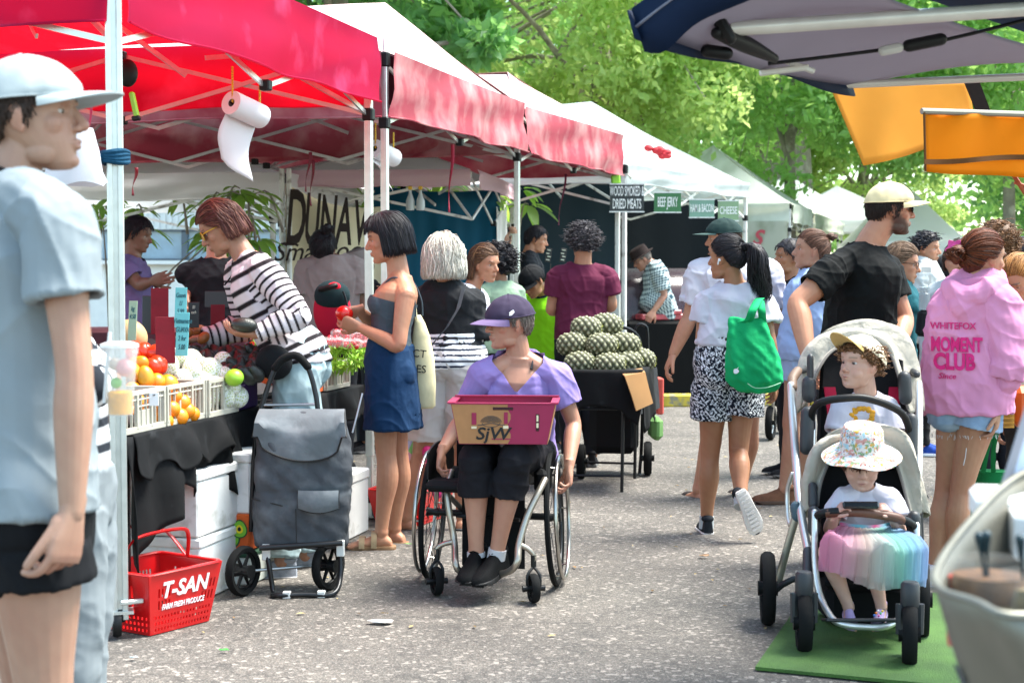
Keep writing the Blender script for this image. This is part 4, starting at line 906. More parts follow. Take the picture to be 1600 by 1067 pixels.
# dark tarpaulin walls behind the stalls
def tarp(name, label, P, Q, z0, z1, m, folds=14, amp=.05, seed=0, tilt=0., group='tarpaulin walls behind the stalls', cat='tarpaulin'):
 P, Q = V(*P, 0), V(*Q, 0); d = nrm(Q-P); nn = V(-d[1], d[0], 0); G = []
 for u in np.linspace(0, 1, 70):
  f = math.sin(u*folds*2+seed)+.5*math.sin(u*folds*5.1+seed*2); G.append([lerp(P, Q, u)+nn*(amp*f*(1-v_*.6)+tilt*(1-v_))+UP*(z0+(z1-z0)*v_-(.05*math.sin(PI*u) if v_ > .9 else 0)) for v_ in np.linspace(0, 1, 8)])
 mb = MB(); mb.sheet(G, .004); return tag(mb.build(name, m, base=(P+Q)/2), label, cat, group)
tarp('tarpaulin', 'teal blue tarpaulin wall hanging behind the bob haired woman', (-1.35, 15.0), (-.12, 15.9), .15, 2.18, fabric('tarp_teal', '#0d4d66', (.01, .10, .16), .22, bump=.6), 9, .035)
tarp('tarpaulin', 'dark navy tarpaulin wall behind the curly haired person in maroon', (-.3, 17.2), (1.25, 18.6), .1, 2.42, fabric('tarp_navy', '#081d26', (.01, .03, .04), .05), 5, .02, 2)
tarp('tarpaulin', 'nearly black tarpaulin wall behind the man in the checked shirt', (1.05, 20.3), (2.9, 20.9), .05, 2.3, fabric('tarp_black', '#060f14', (.004, .01, .012), .05), 4, .02, 3)
tarp('tarpaulin', 'white strip of cloth hanging between the teal and navy tarpaulins', (-.16, 15.8), (-.06, 15.95), .9, 2.0, F_WHITE, 3, .02, 5)
# white canopies and building at the left back
tent('white canopy seen under the red tent behind the fruit stall', (-1.95, 13.6), (-1.55, 16.6), 3.4, 2.20, 1.98, 2.7, F_WHITE, F_WHITE, seed=3, frame_m=aluw, group='white canopies behind the fruit stall', legs=(1, 1, 1, 1))
tent('white canopy with pink tinted edge above the smallgoods banner', (-.35, 13.8), (.0, 16.8), 1.75, 2.24, 2.10, 2.6, F_WHITE, fabric('fabric_pinkish', '#e6c6cf', (.8, .6, .65), .4), seed=7, legs=(0, 1, 0, 1), group='white canopies behind the fruit stall')
t_ = thing('building', 'pale building with corrugated cladding above a strip of windows', 'building', (-6.5, 25, 0))
mb = MB(); mb.box((-6.5, 26, 3.1), (9, .3, 2.2));
for i in range(90): mb.box((-11+i*.1, 25.84, 3.1), (.045, .03, 2.18))
mb.build('cladding', mat('cladding', '#dfe2e2', .5, metal=.3, var=.05), t_, smooth=False)
mb = MB(); mb.box((-6.5, 26.0, .72), (9, .34, 1.44)); mb.box((-6.5, 25.8, 1.47), (9.1, .3, .06)); mb.build('wall', mat('white_render', '#f4f3ef', .8, var=.04, bump=.1), t_, smooth=False)
for i in range(9):
 x = -10.4+i*.93; mb = MB(); mb.box((x, 25.95, 1.75), (.85, .03, .46)); w_ = mb.build('window', mat('window_glass', '#7fa0b8', .08, spec=.8), t_, smooth=False)
 mb = MB()
 for sx in (-1, 1): mb.box((x+sx*.44, 25.9, 1.75), (.05, .08, .46))
 mb.box((x, 25.9, 1.985), (.93, .08, .04)); mb.box((x, 25.9, 1.515), (.93, .08, .04)); mb.build('window_frame', mat('window_frame', '#59646e', .5), w_, smooth=False)
# ================================================================ people in the photograph
def cloth(name, col, var=.07, rough=.85, bump=.35, bs=9, **k): return mat('cloth_'+name, col, rough, var=var, vs=5, bump=bump, bs=bs, spec=.2, **k)
LIGHT, PALE, TAN, DARK = (.44, .205, .12), (.50, .27, .19), (.34, .155, .08), (.15, .07, .04)
def stripes(P, c1, c2, per, duty=.5, off=0., armper=None):
 c1, c2 = np.array(s2l(c1)), np.array(s2l(c2))
 def f(v):
  part, co = P.sleevecoord(v); L = np.linalg.norm(P.J['neck']-P.J['pel']); q = np.where(part == 0, co*L, co); k = ((q+off)/per) % 1
  w_ = .003/per; a = np.clip((k-duty)/w_, 0, 1)*(1-np.clip((k-1+w_)/w_, 0, 1)); return c1*(1-a[:, None])+c2*a[:, None]
 return f
AT = mat('cloth_pattern', (1, 1, 1), .85, attr=True, var=.06, bump=.3, bs=9, spec=.2)
def vneck(P, depth, width, back=False):
 """keep > 0: removes a V below the neck base at the front"""
 nk = P.J['neck']; f = P.FS; r = P.RS; u = P.up
 def c(v):
  d = v-nk; z = d@u; x = np.abs(d@r); y = d@f
  a = np.maximum((-(z)-depth)+x*(depth/width)*1.0, x-width)      # >0 outside the V
  a = np.where(z > .03, np.maximum(-1*(z-.03)-0.0, -.03), a)
  return np.where(y > -.01, a, .02) if not back else a
 return c
def collar(P, h=.012, dz=0.):
 """round neckline: cut a ball around the neck"""
 c0 = P.J['neck']+P.up*(.035+dz)+P.FS*.012; R0 = .078*P.s+h
 return lambda v: np.linalg.norm((v-c0)*V(1, 1, 1), axis=1)-R0
# ---------------------------------------------------------------- woman in the wheelchair
def wheelchair_woman():
 Y = 7.2; J = dict(pel=at(806, 708, 7.24), neck=at(812, 560, 7.16), shR=at(752, 586, 7.12), shL=at(872, 590, 7.12), elR=at(722, 655, 7.20), wrR=at(690, 705, 7.02), elL=at(896, 662, 7.12), wrL=at(889, 728, 6.95),
  hipR=at(776, 708, 7.22), hipL=at(836, 708, 7.22), knR=at(742, 716, 6.80), knL=at(803, 716, 6.76), anR=at(744, 862, 6.82), anL=at(776, 866, 6.80), head=at(797, 503, 7.14),
  fdR=V(-.30, -.9, -.12), fdL=V(-.42, -.9, -.12), hdR=nrm(V(-.10, -.35, -.8)), hnR=V(.9, -.2, -.25), hdL=nrm(V(-.05, -.28, -.95)), hnL=V(-.9, -.25, .1))
 p = Person('woman in a lilac t-shirt and purple cap sitting in the wheelchair', V(-.03, 7.1, 0), -8, 1.62, 'f', 1.04, 1.02, (.42, .21, .14), .232, J, hyaw=-68, hpitch=-3, P=dict(iris=(.1, .06, .04), brow=(.12, .09, .07), lip=(.38, .15, .12)), voxel=.0037)
 p.hand_kw = dict(L=dict(curls=[(.5, .7, .5), (.6, .8, .5), (.7, .8, .5), (.8, .9, .6)], thumb=.6), R=dict(curls=[(.7, .8, .5)]*4, thumb=.4)); p.body(feet=False)
 m = cloth('lilac', '#8b79b4');
 top = p.shirt(m, 't_shirt', t0=-.06, sl=.62, inf=.012, flare=.012, cut=vneck(p, .125, .112), wr=.0055, vox=.0045)
 mb = MB()
 for sg in (-1, 1): mb.tube([p.J['neck']+p.RS*sg*.06+p.F*.055-UP*.045, p.J['neck']+p.RS*sg*.066+p.F*.03-UP*.006, p.J['neck']+p.RS*sg*.062-p.F*.02+UP*.008], [.005]*3, 6, smooth=4, flat=2)
 mb.build('bra_strap', cloth('darkgrey', '#2b2b30'), p.root)
 p.pants(cloth('black_trousers', '#17161b', bump=.5), 'trousers', f=1.42, inf=.013, flare=.012, t1=.2, wr=.006)
 p.s *= 1.1
 for q in 'RL': p.shoe(q, '#090a0c', '#0c0c0e')
 p.s /= 1.1
 for q in 'RL': p.sock_(q, '#b9b9bd', -.02, .025 if q == 'L' else .0)
 p.hair('#7d726a', 'short', thick=.005, n=240, length=.018, front=.172, side=.10, back=.035, col2='#4a4038', hat=.150, wid=.0016)
 cm = cloth('purple_cap', '#393044'); cp = p.cap(cm, 'cap', brim=.078, tilt=-4, brimm=cloth('purple_cap_brim', '#6b5a7c'), lift=.016, droop=.5, low=.142)
 f2 = frame(x=V(-.34, .94, 0), z=V(.94, .34, .12)); text_mesh('◣', .001, M4(), 'x', cm, cp) if False else None
 mb = MB(); o = MB(); o.add([(-.010, 0, 0), (.004, 0, -.012), (.016, 0, -.012), (.010, 0, -.004), (.014, 0, .0), (.0, 0, .010), (-.008, 0, .012)], [(0, 1, 2, 3, 4, 5, 6)])
 d = nrm(p.fr.R[:, 0]*-.93+p.fr.R[:, 1]*.30+p.fr.R[:, 2]*.30); ll = V(-.93, .30, .36); r = float(p.hshell(nrm(ll)))+.0185; c = V(0, -.005, .125)+nrm(ll)*r
 o2 = MB(); o2.merge(o, M4(frame(y=nrm(ll), z=V(.2, 0, 1)), c)); o3 = MB(); o3.merge(o2, p.fr.M()); o3.build('cap_badge', mat('white_print', '#e9e9ec', .7), cp, smooth=False)
 return p
WCW = wheelchair_woman()
# ---------------------------------------------------------------- woman with the black bob
def bob_woman():
 Y = 8.07; a = lambda x, y, d=0: at(x, y, Y+d)
 J = dict(pel=a(606, 566), neck=a(625, 432), shL=a(634, 462, -.14), shR=a(607, 458, .15), elL=a(622, 540, -.20), wrL=a(563, 512, -.10), elR=a(592, 515, .20), wrR=a(560, 484, .05), head=a(605, 372),
  knL=a(603, 706, -.07), knR=a(622, 706, .10), anL=a(596, 832, -.09), anR=a(617, 826, .12), hdL=nrm(V(-.95, .1, .30)), hnL=nrm(V(.2, .9, .35)), hdR=nrm(V(-.85, -.15, -.25)), hnR=nrm(V(.1, -.7, -.65)))
 p = Person('woman with a black bob in a navy camisole and blue skirt holding a red tomato', gx(606, Y), -98, 1.70, 'f', .98, .98, LIGHT, .232, J, hyaw=-88, hpitch=-12, P=dict(lid=.5, brow=(.03, .02, .02), lip=(.45, .13, .13)), voxel=.0042)
 p.hand_kw = dict(L=dict(curls=[(.5, .6, .3), (.6, .7, .4), (.7, .8, .5), (.8, .9, .5)], thumb=.7, thumbcurl=.4), R=dict(curls=[(.9, .6, .3), (1., .7, .4), (1.1, .9, .5), (1.1, .9, .5)], thumb=.5)); p.body()
 nk = p.J['neck']; top = lambda v: (nk[2]-.125-np.clip((v-nk)@p.F, -.2, .15)*-.25)-v[:, 2]+0*v[:, 0]
 p.shirt(cloth('navy_top', '#414c54'), 'camisole', t0=-.03, sl=0, inf=.006, cut=top, wr=.003, loose=0, hem=.0, vox=.0045)
 mb = MB(); s_ = p.s
 for sg in (-1, 1):
  q = p.J['neck']+p.RS*sg*.088; mb2 = MB(); mb2.tube([q+p.F*.085-UP*.135, q+p.F*.075-UP*.06, q+p.F*.02+UP*-.006, q-p.F*.05-UP*.03, q-p.F*.092-UP*.12, q-p.F*.098-UP*.20], .0045, 6, smooth=4); mb2.build('strap', cloth('navy_top', ''), p.root)
 def sk(v): return .004*np.sin(np.arctan2(v[:, 1]-p.J['pel'][1], v[:, 0]-p.J['pel'][0])*9+2*np.sin(v[:, 2]*8))*np.clip((.85-v[:, 2])/.3, 0, 1)
 skt = p.skirt(cloth('blue_skirt', '#0c2c4c', bump=.5), 'skirt', z=.60, inf=.012, flare=.16, fold=sk, wr=.005)
 mb = MB(); c = p.J['pel']; mb.tube([c+V(-.11, -.205, -.14), c+V(-.135, -.21, -.24), c+V(-.16, -.205, -.335)], .004, 6); mb.build('piping', mat('white_piping', '#d8dde4', .7), p.root)
 for q in 'LR': p.shoe(q, '#a08a6a', '#7a5a3c', 'sandal', name='sandal')
 p.hair('#18161a', 'bob', thick=.017, n=1500, length=.27, front=.165, side=.125, back=.02, zend=.012, wid=.0019, col2='#2c2a33')
 return p
BOB = bob_woman()
# ---------------------------------------------------------------- woman in the striped top bending over the fruit
def striped_woman():
 Y = 7.45; a = lambda x, y, d=0: at(x, y, Y+d)
 J = dict(pel=a(462, 560), neck=a(385, 405), shL=a(415, 425, -.17), shR=a(372, 428, .18), elL=a(468, 494, -.26), wrL=a(398, 522, -.30), elR=a(385, 510, .20), wrR=a(318, 528, .12), head=a(346, 355, .02),
  hipL=a(470, 572, -.09), hipR=a(458, 572, .09), knL=a(450, 720, -.12), knR=a(478, 722, .10), anL=a(440, 878, -.18), anR=a(478, 868, .06), hdL=nrm(V(-.95, -.02, .05)), hnL=nrm(V(.1, .25, .95)), hdR=nrm(V(-1, 0, -.1)), hnR=V(0, .1, -1), fdL=V(-1, -.12, 0), fdR=V(-1, .1, 0))
 p = Person('woman in a black and white striped top leaning over the fruit', gx(460, Y), -92, 1.66, 'f', 1.10, 1.05, (.35, .175, .11), .232, J, hyaw=-86, hpitch=-30, P=dict(lip=(.35, .12, .1)), voxel=.0045)
 p.hand_kw = dict(L=dict(curls=[(.35, .4, .2), (.4, .45, .3), (.5, .5, .3), (.5, .5, .3)], thumb=.6)); p.body(feet=False)
 p.shirt(AT, 'striped_top', t0=-.02, sl=1.93, inf=.016, pat=stripes(p, '#cbc2c6', '#1c171b', .034, .56), cut=collar(p, .02), wr=.006, flare=-.004, hem=.016, vox=.0045)
 p.pants(cloth('pale_jeans', '#8fa3a8', bump=.5, dirt=('#a9b8ba', 4, .5, .7)), 'jeans', f=1.93, inf=.018, flare=.02, t1=.2, wr=.006, seat=.004)
 for q in 'LR': p.shoe(q, '#8d929c', '#c9c6c8')
 p.hair('#4a2422', 'long', thick=.013, n=1300, length=.16, front=.168, side=.12, back=.0, zend=.03, wid=.0022, col2='#8a5c48', wave=.0015, bangs=False)
 p.glasses('#d8b43c', '#1b1208', tcol='#c99b2a')
 mb = MB(); c = p.J['pel']; mb.ball(a(428, 566, -.22), (.085, .05, .08), frame(x=V(1, 0, -.4), z=UP), 20, 14); b = mb.build('waist_bag', cloth('black_bag', '#141518'), p.root)
 mb = MB(); nk = p.J['neck']; mb.tube([nk+V(.02, -.085, .01), nk+V(-.03, -.10, -.05), nk+V(-.09, -.07, -.12)], .004, 6, smooth=4); mb.build('cord', cloth('black_bag', ''), p.root)
 return p
STR = striped_woman()
# ---------------------------------------------------------------- white haired woman in black
def white_hair():
 Y = 8.6; a = lambda x, y, d=0: at(x, y, Y+d)
 J = dict(neck=a(697, 446), pel=a(700, 560), head=a(694, 405, -.02), shL=a(657, 470), shR=a(738, 470), elL=a(652, 545, -.03), elR=a(744, 540, -.02), wrL=a(655, 600, .16), wrR=a(735, 560, .2), knL=a(660, 705), anL=a(637, 808), knR=a(724, 705), anR=a(722, 806), fdL=V(-.9, .5, 0))
 p = Person('woman with white hair in a black t-shirt seen from behind', gx(690, Y), 174, 1.60, 'f', 1.12, 1.08, LIGHT, .228, J, hyaw=178, voxel=.005)
 p.body(); p.shirt(cloth('black_tee', '#1f2023', bump=.5), 't_shirt', t0=.17, sl=.9, inf=.020, hem=.008, wr=.007)
 c1, c2 = np.array(s2l('#e8e8ea')), np.array(s2l('#20263a'))
 p.shirt(AT, 'striped_vest', t0=-.1, t1=.35, sl=0, inf=.027, pat=lambda v: np.where((((v[:, 2]-.02)/.030) % 1 > .62)[:, None], c2, c1), wr=.004, hem=.006)
 p.pants(cloth('stone_shorts', '#b9b2ae'), 'shorts', f=.92, inf=.028, flare=.02, t1=.12, wr=.005)
 for q in 'LR': p.shoe(q, '#15161a', '#1a1a1d', 'sandal', name='sandal')
 p.hair('#d9d4c8', 'long', thick=.024, n=1500, length=.20, front=.16, side=.12, back=.01, zend=.005, col2='#a39b8c', wave=.005, wid=.002, bangs=False)
 mb = MB(); nk = p.J['neck']; mb.sheet([[nk+V(x, y, z)+V(.012, 0, .01)*k for k in (-1, 1)] for x, y, z in ((.10, -.10, .0), (.07, -.155, -.12), (.01, -.17, -.22), (-.06, -.165, -.30), (-.12, -.14, -.38), (-.16, -.05, -.43))], .003); mb.build('bag_strap', cloth('dark_strap', '#4a4c50'), p.root)
 return p
WHT = white_hair()
def simple(label, px, Y, yaw, H, sex, top, topcol, hair, J=None, skin=LIGHT, pants='#1c1e24', sl=.5, hyaw=None, hpitch=0, w=1., m=1., shoes=('#18181b', '#555555'), P=None, legs=2., pinf=.01, voxel=.0065, feet=False, shoe=True, head=.228, roll=0, lean=0, pat=None, tinf=.014, hemz=-.08, belly=0, yawS=None, wr=.005):
 p = Person(label, gx(px, Y), yaw, H, sex, w, m, skin, head, {k: at(*v[:2], Y+(v[2] if len(v) > 2 else 0)) if len(v) < 4 else V(*v[:3]) for k, v in (J or {}).items()}, hyaw=hyaw, hpitch=hpitch, hroll=roll, P=P, voxel=voxel, lean=lean, belly=belly, yawS=yawS)
 p.body(feet=feet)
 p.shirt(AT if pat else cloth('c'+topcol, topcol), top, t0=hemz, sl=sl, inf=tinf, pat=pat(p) if pat else None, cut=collar(p), wr=wr)
 if pants: p.pants(cloth('c'+pants, pants), 'trousers' if legs > 1.5 else 'shorts', f=legs, inf=pinf, t1=.15)
 if shoe:
  for q in 'RL': p.shoe(q, *shoes)
 if hair: p.hair(**hair)
 return p
BR, BK = dict(col='#4a3020', col2='#2a1a10'), dict(col='#17141a', col2='#2a262c')
# people between the stalls
simple('brown haired woman in a thin striped white top leaning towards the right', 738, 10.5, 75, 1.62, 'f', 'striped_top', '#dddde2', dict(style='long', n=900, length=.22, thick=.013, zend=.0, bangs=False, col='#4b3226', col2='#8d6544'), dict(pel=(722, 545), neck=(735, 450), head=(757, 412), shR=(728, 465, -.12), shL=(748, 465, .15), elR=(735, 515, -.2), wrR=(775, 500, -.28), elL=(762, 512, .1), wrL=(785, 500, 0)),
  hyaw=55, hpitch=-8, sl=.75, pat=lambda p: stripes(p, '#e2e2e8', '#8b8fa3', .020, .62), P=dict(lip=(.5, .2, .18)))
simple('woman with dark curly hair in a sage green t-shirt behind the wheelchair', 782, 11.3, -150, 1.52, 'f', 't_shirt', '#8aa38a', dict(style='curly', n=500, length=.1, thick=.03, wid=.003, zend=-.1, **BK), skin=TAN, hyaw=-120)
hv = simple('man in a black cap and lime high visibility shirt looking down', 846, 12.2, -35, 1.66, 'm', 'work_shirt', '#8fe020', dict(style='short', n=150, length=.02, thick=.005, hat=.14, **BK), dict(pel=(858, 560), neck=(850, 458, -.1), head=(832, 438, -.25)), hyaw=-45, hpitch=-38, skin=TAN, sl=.6)
hv.cap(cloth('black_cap', '#101114'), brim=.07, lift=.014)
mb = MB(); mb.sheet([[hv.J['neck']+hv.R*math.sin(a)*.085+hv.F*math.cos(a)*.085+UP*(.02+.03*k)+V(0, 0, -.03*math.cos(a)) for k in (-1, 1)] for a in np.linspace(-2.9, 2.9, 20)], .006); mb.build('collar', cloth('navy_collar', '#1a2636'), hv.root)
simple('young man with short dark hair in a dark t-shirt behind the stall', 826, 14.6, 95, 1.80, 'm', 't_shirt', '#1b2026', dict(style='short', n=300, length=.025, thick=.012, **BK), dict(head=(838, 374)), hyaw=85, hpitch=-12)
mar = simple('person with short curly grey black hair in a maroon t-shirt seen from behind', 908, 11.3, 184, 1.70, 'm', 't_shirt', '#5c1f38', dict(style='curly', n=1500, length=.05, thick=.028, wid=.0022, back=.045, col='#2a272b', col2='#6b6468'), dict(neck=(910, 418), head=(911, 378, 0), shL=(872, 432), shR=(947, 432), elL=(862, 484, .03), wrL=(890, 478, .26), elR=(955, 478, .03), wrR=(925, 478, .27)), hyaw=-168, sl=.62, tinf=.020, w=1.0, m=1.05)
chk_a, chk_b = np.array(s2l('#c4d3d3')), np.array(s2l('#1c3a48'))
def check(p):
 def f(v):
  part, co = p.sleevecoord(v); L = np.linalg.norm(p.J['neck']-p.J['pel']); q = np.where(part == 0, co*L, co); r = (v-p.J['pel'])@(p.F*.8+p.R*.6)
  a = ((q/.026) % 1 > .5)*.5+((r/.026) % 1 > .5)*.5; return chk_a*(1-a[:, None])+chk_b*a[:, None]
 return f
old = simple('elderly man in a dark hat and checked shirt bending over the far counter', 1036, 17., -85, 1.66, 'm', 'checked_shirt', '#779', dict(style='short', n=120, length=.02, thick=.004, col='#8a8078', hat=.15), dict(pel=(1040, 492), neck=(1020, 413), head=(1003, 404), elL=(1038, 462, -.2), wrL=(1022, 485, -.25), elR=(1030, 462, .2), wrR=(1010, 482, .2)), hyaw=-80, hpitch=-32, sl=.8, pat=check, belly=.12, tinf=.022, skin=(.42, .21, .14))
old.brimhat(cloth('brown_hat', '#2c211f'), [(.125, .150), (.10, .153), (.088, .158), (.083, .19), (.078, .235), (.05, .248), (.0, .244)], 'hat'); old.glasses('#555555', clear=True)
# man in the dark green cap and the woman in front of him
gm = simple('man in a dark green cap and loose white t-shirt walking in thongs', 1150, 9.8, -158, 1.73, 'm', 't_shirt', '#bfbcc4', dict(style='short', n=150, length=.02, thick=.006, hat=.14, **BR), dict(neck=(1148, 408), pel=(1150, 545), head=(1131, 372), shL=(1096, 428), shR=(1200, 428), elL=(1078, 495), wrL=(1052, 553, -.02), elR=(1214, 500, .05), wrR=(1212, 560, .1), anL=(1092, 765, .0), anR=(1158, 762, .1), knL=(1115, 660), knR=(1170, 660)), hyaw=-102, hpitch=-4, sl=.78, w=1.12, m=1.12, pants='#c8c4c8', legs=.9, shoe=False, feet=True, tinf=.03, hemz=-.12, wr=.008)
gm.cap(cloth('green_cap', '#1e3230'), brim=.085, lift=.017, tilt=2, droop=.15, brimm=cloth('green_brim', '#3f5450'))
for q in 'RL': gm.shoe(q, '#2b201d', '#2b201d', 'thong', name='thong_sandal')
mb = MB(); a_ = gm.J['wrL']; mb.tube([a_+V(.028*math.cos(t), .028*math.sin(t), .004*math.cos(t)) for t in np.arange(14)/14*6.283], .0035, 6, closed=True); mb.build('bracelet', mat('leather_band', '#7a5230', .7), gm.root)
def walker():
 Y = 8.45; a = lambda x, y, d=0: at(x, y, Y+d)
 J = dict(pel=a(1138, 570), neck=a(1150, 447), head=a(1136, 402), shL=a(1104, 473), shR=a(1190, 476), elL=a(1097, 530, .02), wrL=a(1118, 505, .22), elR=a(1203, 535, -.04), wrR=a(1208, 590, .02), hipL=a(1117, 592), hipR=a(1160, 592), knL=a(1109, 712, .03), anL=a(1104, 812, .06), knR=a(1154, 706, -.02), anR=a(1158, 780, -.22), fdL=V(-.06, 1, .0), fuL=UP, fdR=nrm(V(.42, .10, -.86)), fuR=nrm(V(-.18, 1, .05)))
 p = Person('woman with a dark ponytail in a cropped white t-shirt walking away with the green bag', gx(1140, Y), 176, 1.58, 'f', 1.0, 1.05, TAN, .225, J, hyaw=-128, hpitch=-2, P=dict(), voxel=.0045); p.body(feet=False)
 p.shirt(cloth('white_tee', '#bebcc6', bump=.5), 't_shirt', t0=.24, sl=.52, inf=.020, loose=1.0, hem=.012, cut=collar(p), wr=.008, vox=.005)
 c1, c2 = np.array(s2l('#0e1420')), np.array(s2l('#d8dade'))
 def pat(v): n = snoise(v+.01*snoise(v, 60, 4)[:, None], 190, 1)+.6*snoise(v, 310, 2); return np.where((n > .22)[:, None], c2, c1)
 p.pants(AT, 'shorts', f=.50, inf=.020, flare=.028, t1=.24, wr=.006, pat=pat, vox=.004, seat=.006)
 for q in 'LR': p.shoe(q, '#22252a', '#d5cfca'); p.sock_(q, '#aab0b2', -.045, .02)
 # patterned sole of the lifted shoe
 p.hair('#1b181c', 'pony', thick=.008, n=1400, length=.22, tie=(.0, -.108, .165), back=.04, col2='#38343a', wid=.0018)
 p.lock([(0, -.10, .165), (.01, -.155, .165), (.03, -.175, .09), (.05, -.165, -.02), (.06, -.15, -.12), (.07, -.15, -.17)], [.018, .034, .048, .052, .040, .012], n=300, wid=.0028, wave=.024, freq=2.2)
 mb = MB(); mb.lathe(p.fr.w((0, -.112, .165)), [(.012, -.014), (.022, -.012), (.024, 0), (.022, .012), (.012, .014)], p.fr.R[:, 1], 16); mb.build('hair_tie', cloth('black_bag', ''), p.root)
 e = MB(); e.ball(p.fr.w((-.083, -.002, .100)), .0085); e.tube([p.fr.w((-.085, .002, .098)), p.fr.w((-.083, .008, .078))], .0035, 8, round_=True); e.build('earbud', mat('white_plastic_gloss', '#e8e8ea', .25), p.root)
 return p
WALK = walker()
bunw = simple('woman with a low bun in a loose pale blue shirt looking left', 1238, 9.6, -96, 1.66, 'f', 'blouse', '#8fa4c8', dict(style='bun', n=900, length=.16, thick=.006, tie=(0, -.115, .19), col='#6b4a3a', col2='#3a2419'), dict(head=(1268, 390), neck=(1275, 430), pel=(1250, 545), anL=(1225, 765, -.08), anR=(1246, 762, .1), knL=(1236, 660, -.08), knR=(1250, 660, .1)), hyaw=-92, hpitch=2, sl=1.6, pants='#8fa2bf', legs=.42, shoes=('#6b4a38', '#4a3426'), skin=(.38, .19, .12), tinf=.04, hemz=-.12, pinf=.02, wr=.008)
bunw.lock([(0, -.095, .19), (0, -.118, .20), (0, -.12, .18)], [.03, .033, .02], n=70, wave=.006, name='bun', wid=.0025)
simple('dark haired person in a black top mostly hidden behind the woman with the low bun', 1240, 10.8, -80, 1.56, 'm', 't_shirt', '#14171c', dict(style='short', n=200, length=.03, thick=.012, **BK), skin=TAN)
def black_man():
 Y = 7.55; a = lambda x, y, d=0: at(x, y, Y+d)
 J = dict(pel=a(1330, 580), neck=a(1352, 388), head=a(1390, 326), shR=a(1300, 424, -.14), shL=a(1384, 425, .16), elR=a(1247, 474, -.22), wrR=a(1262, 556, -.36), elL=a(1412, 500, .12), wrL=a(1395, 560, -.1), hdR=nrm(V(.2, -.5, -.7)), hnR=V(.8, .3, 0))
 p = Person('bearded man in a black t-shirt, cream cap and sunglasses standing behind the pram', gx(1335, Y), 118, 1.84, 'm', 1.04, 1.1, LIGHT, .24, J, hyaw=94, hpitch=-2, P=dict(beard=(.035, .02, .014), lip=(.38, .16, .13)), voxel=.0045); p.body(feet=False)
 p.shirt(cloth('black_man', '#0a0c0d', bump=.5), 't_shirt', t0=-.10, sl=.58, inf=.014, flare=.006, cut=collar(p), wr=.006, vox=.005)
 p.pants(cloth('charcoal', '#2b2d31'), f=1.95); [p.shoe(q) for q in 'RL']
 p.hair('#1e1512', 'short', thick=.006, n=400, length=.018, side=.085, back=.045, hat=.15, col2='#2c201a', wid=.0015)
 p.cap(cloth('cream_cap', '#cfc096'), brim=.080, lift=.014, tilt=4, droop=.4, low=.146, peak=1.2)
 p.glasses('#101010', '#0a0f1c'); return p
BLK = black_man()
te = simple('woman with glasses and light brown hair in a teal top behind the man in black', 1404, 9.6, 70, 1.57, 'f', 'top', '#14525c', dict(style='long', n=800, length=.2, thick=.012, zend=.0, bangs=False, col='#7a5f4a', col2='#4d3a2c'), dict(head=(1409, 412)), hyaw=72, hpitch=-8, sl=.3, w=1.05, P=dict(fat=.06)); te.glasses('#3a2a26', clear=True)
wj = simple('young man with dark hair in an open white jacket and black trousers', 1443, 12., 80, 1.68, 'm', 'jacket', '#b9bdba', dict(style='curly', n=500, length=.03, thick=.014, wid=.003, **BK), dict(head=(1447, 388)), hyaw=62, hpitch=-4, sl=1.9, tinf=.035, shoes=('#22408f', '#e3e5e8'), pants='#131316', wr=.008)
mb = MB(); c = at(1447, 430, 11.75); mb.sheet([[c+V(-.035, 0, .06), c+V(.035, 0, .06)], [c+V(-.03, -.03, -.06), c+V(.03, -.03, -.06)], [c+V(-.04, -.04, -.2), c+V(.04, -.04, -.2)]], .006); mb.build('shirt', cloth('shirt_grey', '#a9a9a5'), wj.root)
mb = MB()
for q in (-1, 1): mb.tube([wj.J['neck']+wj.R*.06*q-wj.F*.03+UP*.03, wj.J['neck']+wj.R*.065*q+wj.F*.07-UP*.03, wj.J['neck']+wj.R*.04*q+wj.F*.15-UP*.2], .016, 8, smooth=3)
mb.build('lapel', cloth('navy_collar', ''), wj.root)
simple('woman in a pale jacket whose face shows behind the pink hoodie', 1506, 9.3, -25, 1.55, 'f', 'jacket', '#aeb5b5', dict(style='long', n=500, length=.12, thick=.012, zend=.05, col='#3c2c26', bangs=False, col2='#5a463a'), dict(head=(1500, 408)), hyaw=-15, sl=1.9, P=dict(lip=(.5, .15, .14), fat=.1), w=1.05, tinf=.03)
simple('person with tousled light brown hair behind the girl in the pink hoodie', 1562, 9.0, 172, 1.62, 'm', 'shirt', '#9a9ea2', dict(style='curly', n=900, length=.05, thick=.026, wid=.0024, col='#7a5536', col2='#4a3220'), hyaw=-170)
ds = simple('dark haired person with sunglasses pushed up at the right edge of the photo', 1600, 10.2, 175, 1.56, 'f', 'shirt', '#bfc4c6', dict(style='short', n=300, length=.04, thick=.014, **BK))
simple('distant person with long dark hair before the white tent', 1476, 17.5, 170, 1.48, 'f', 'top', '#3a3136', dict(style='long', n=400, length=.2, thick=.02, zend=-.05, **BK), voxel=.009)
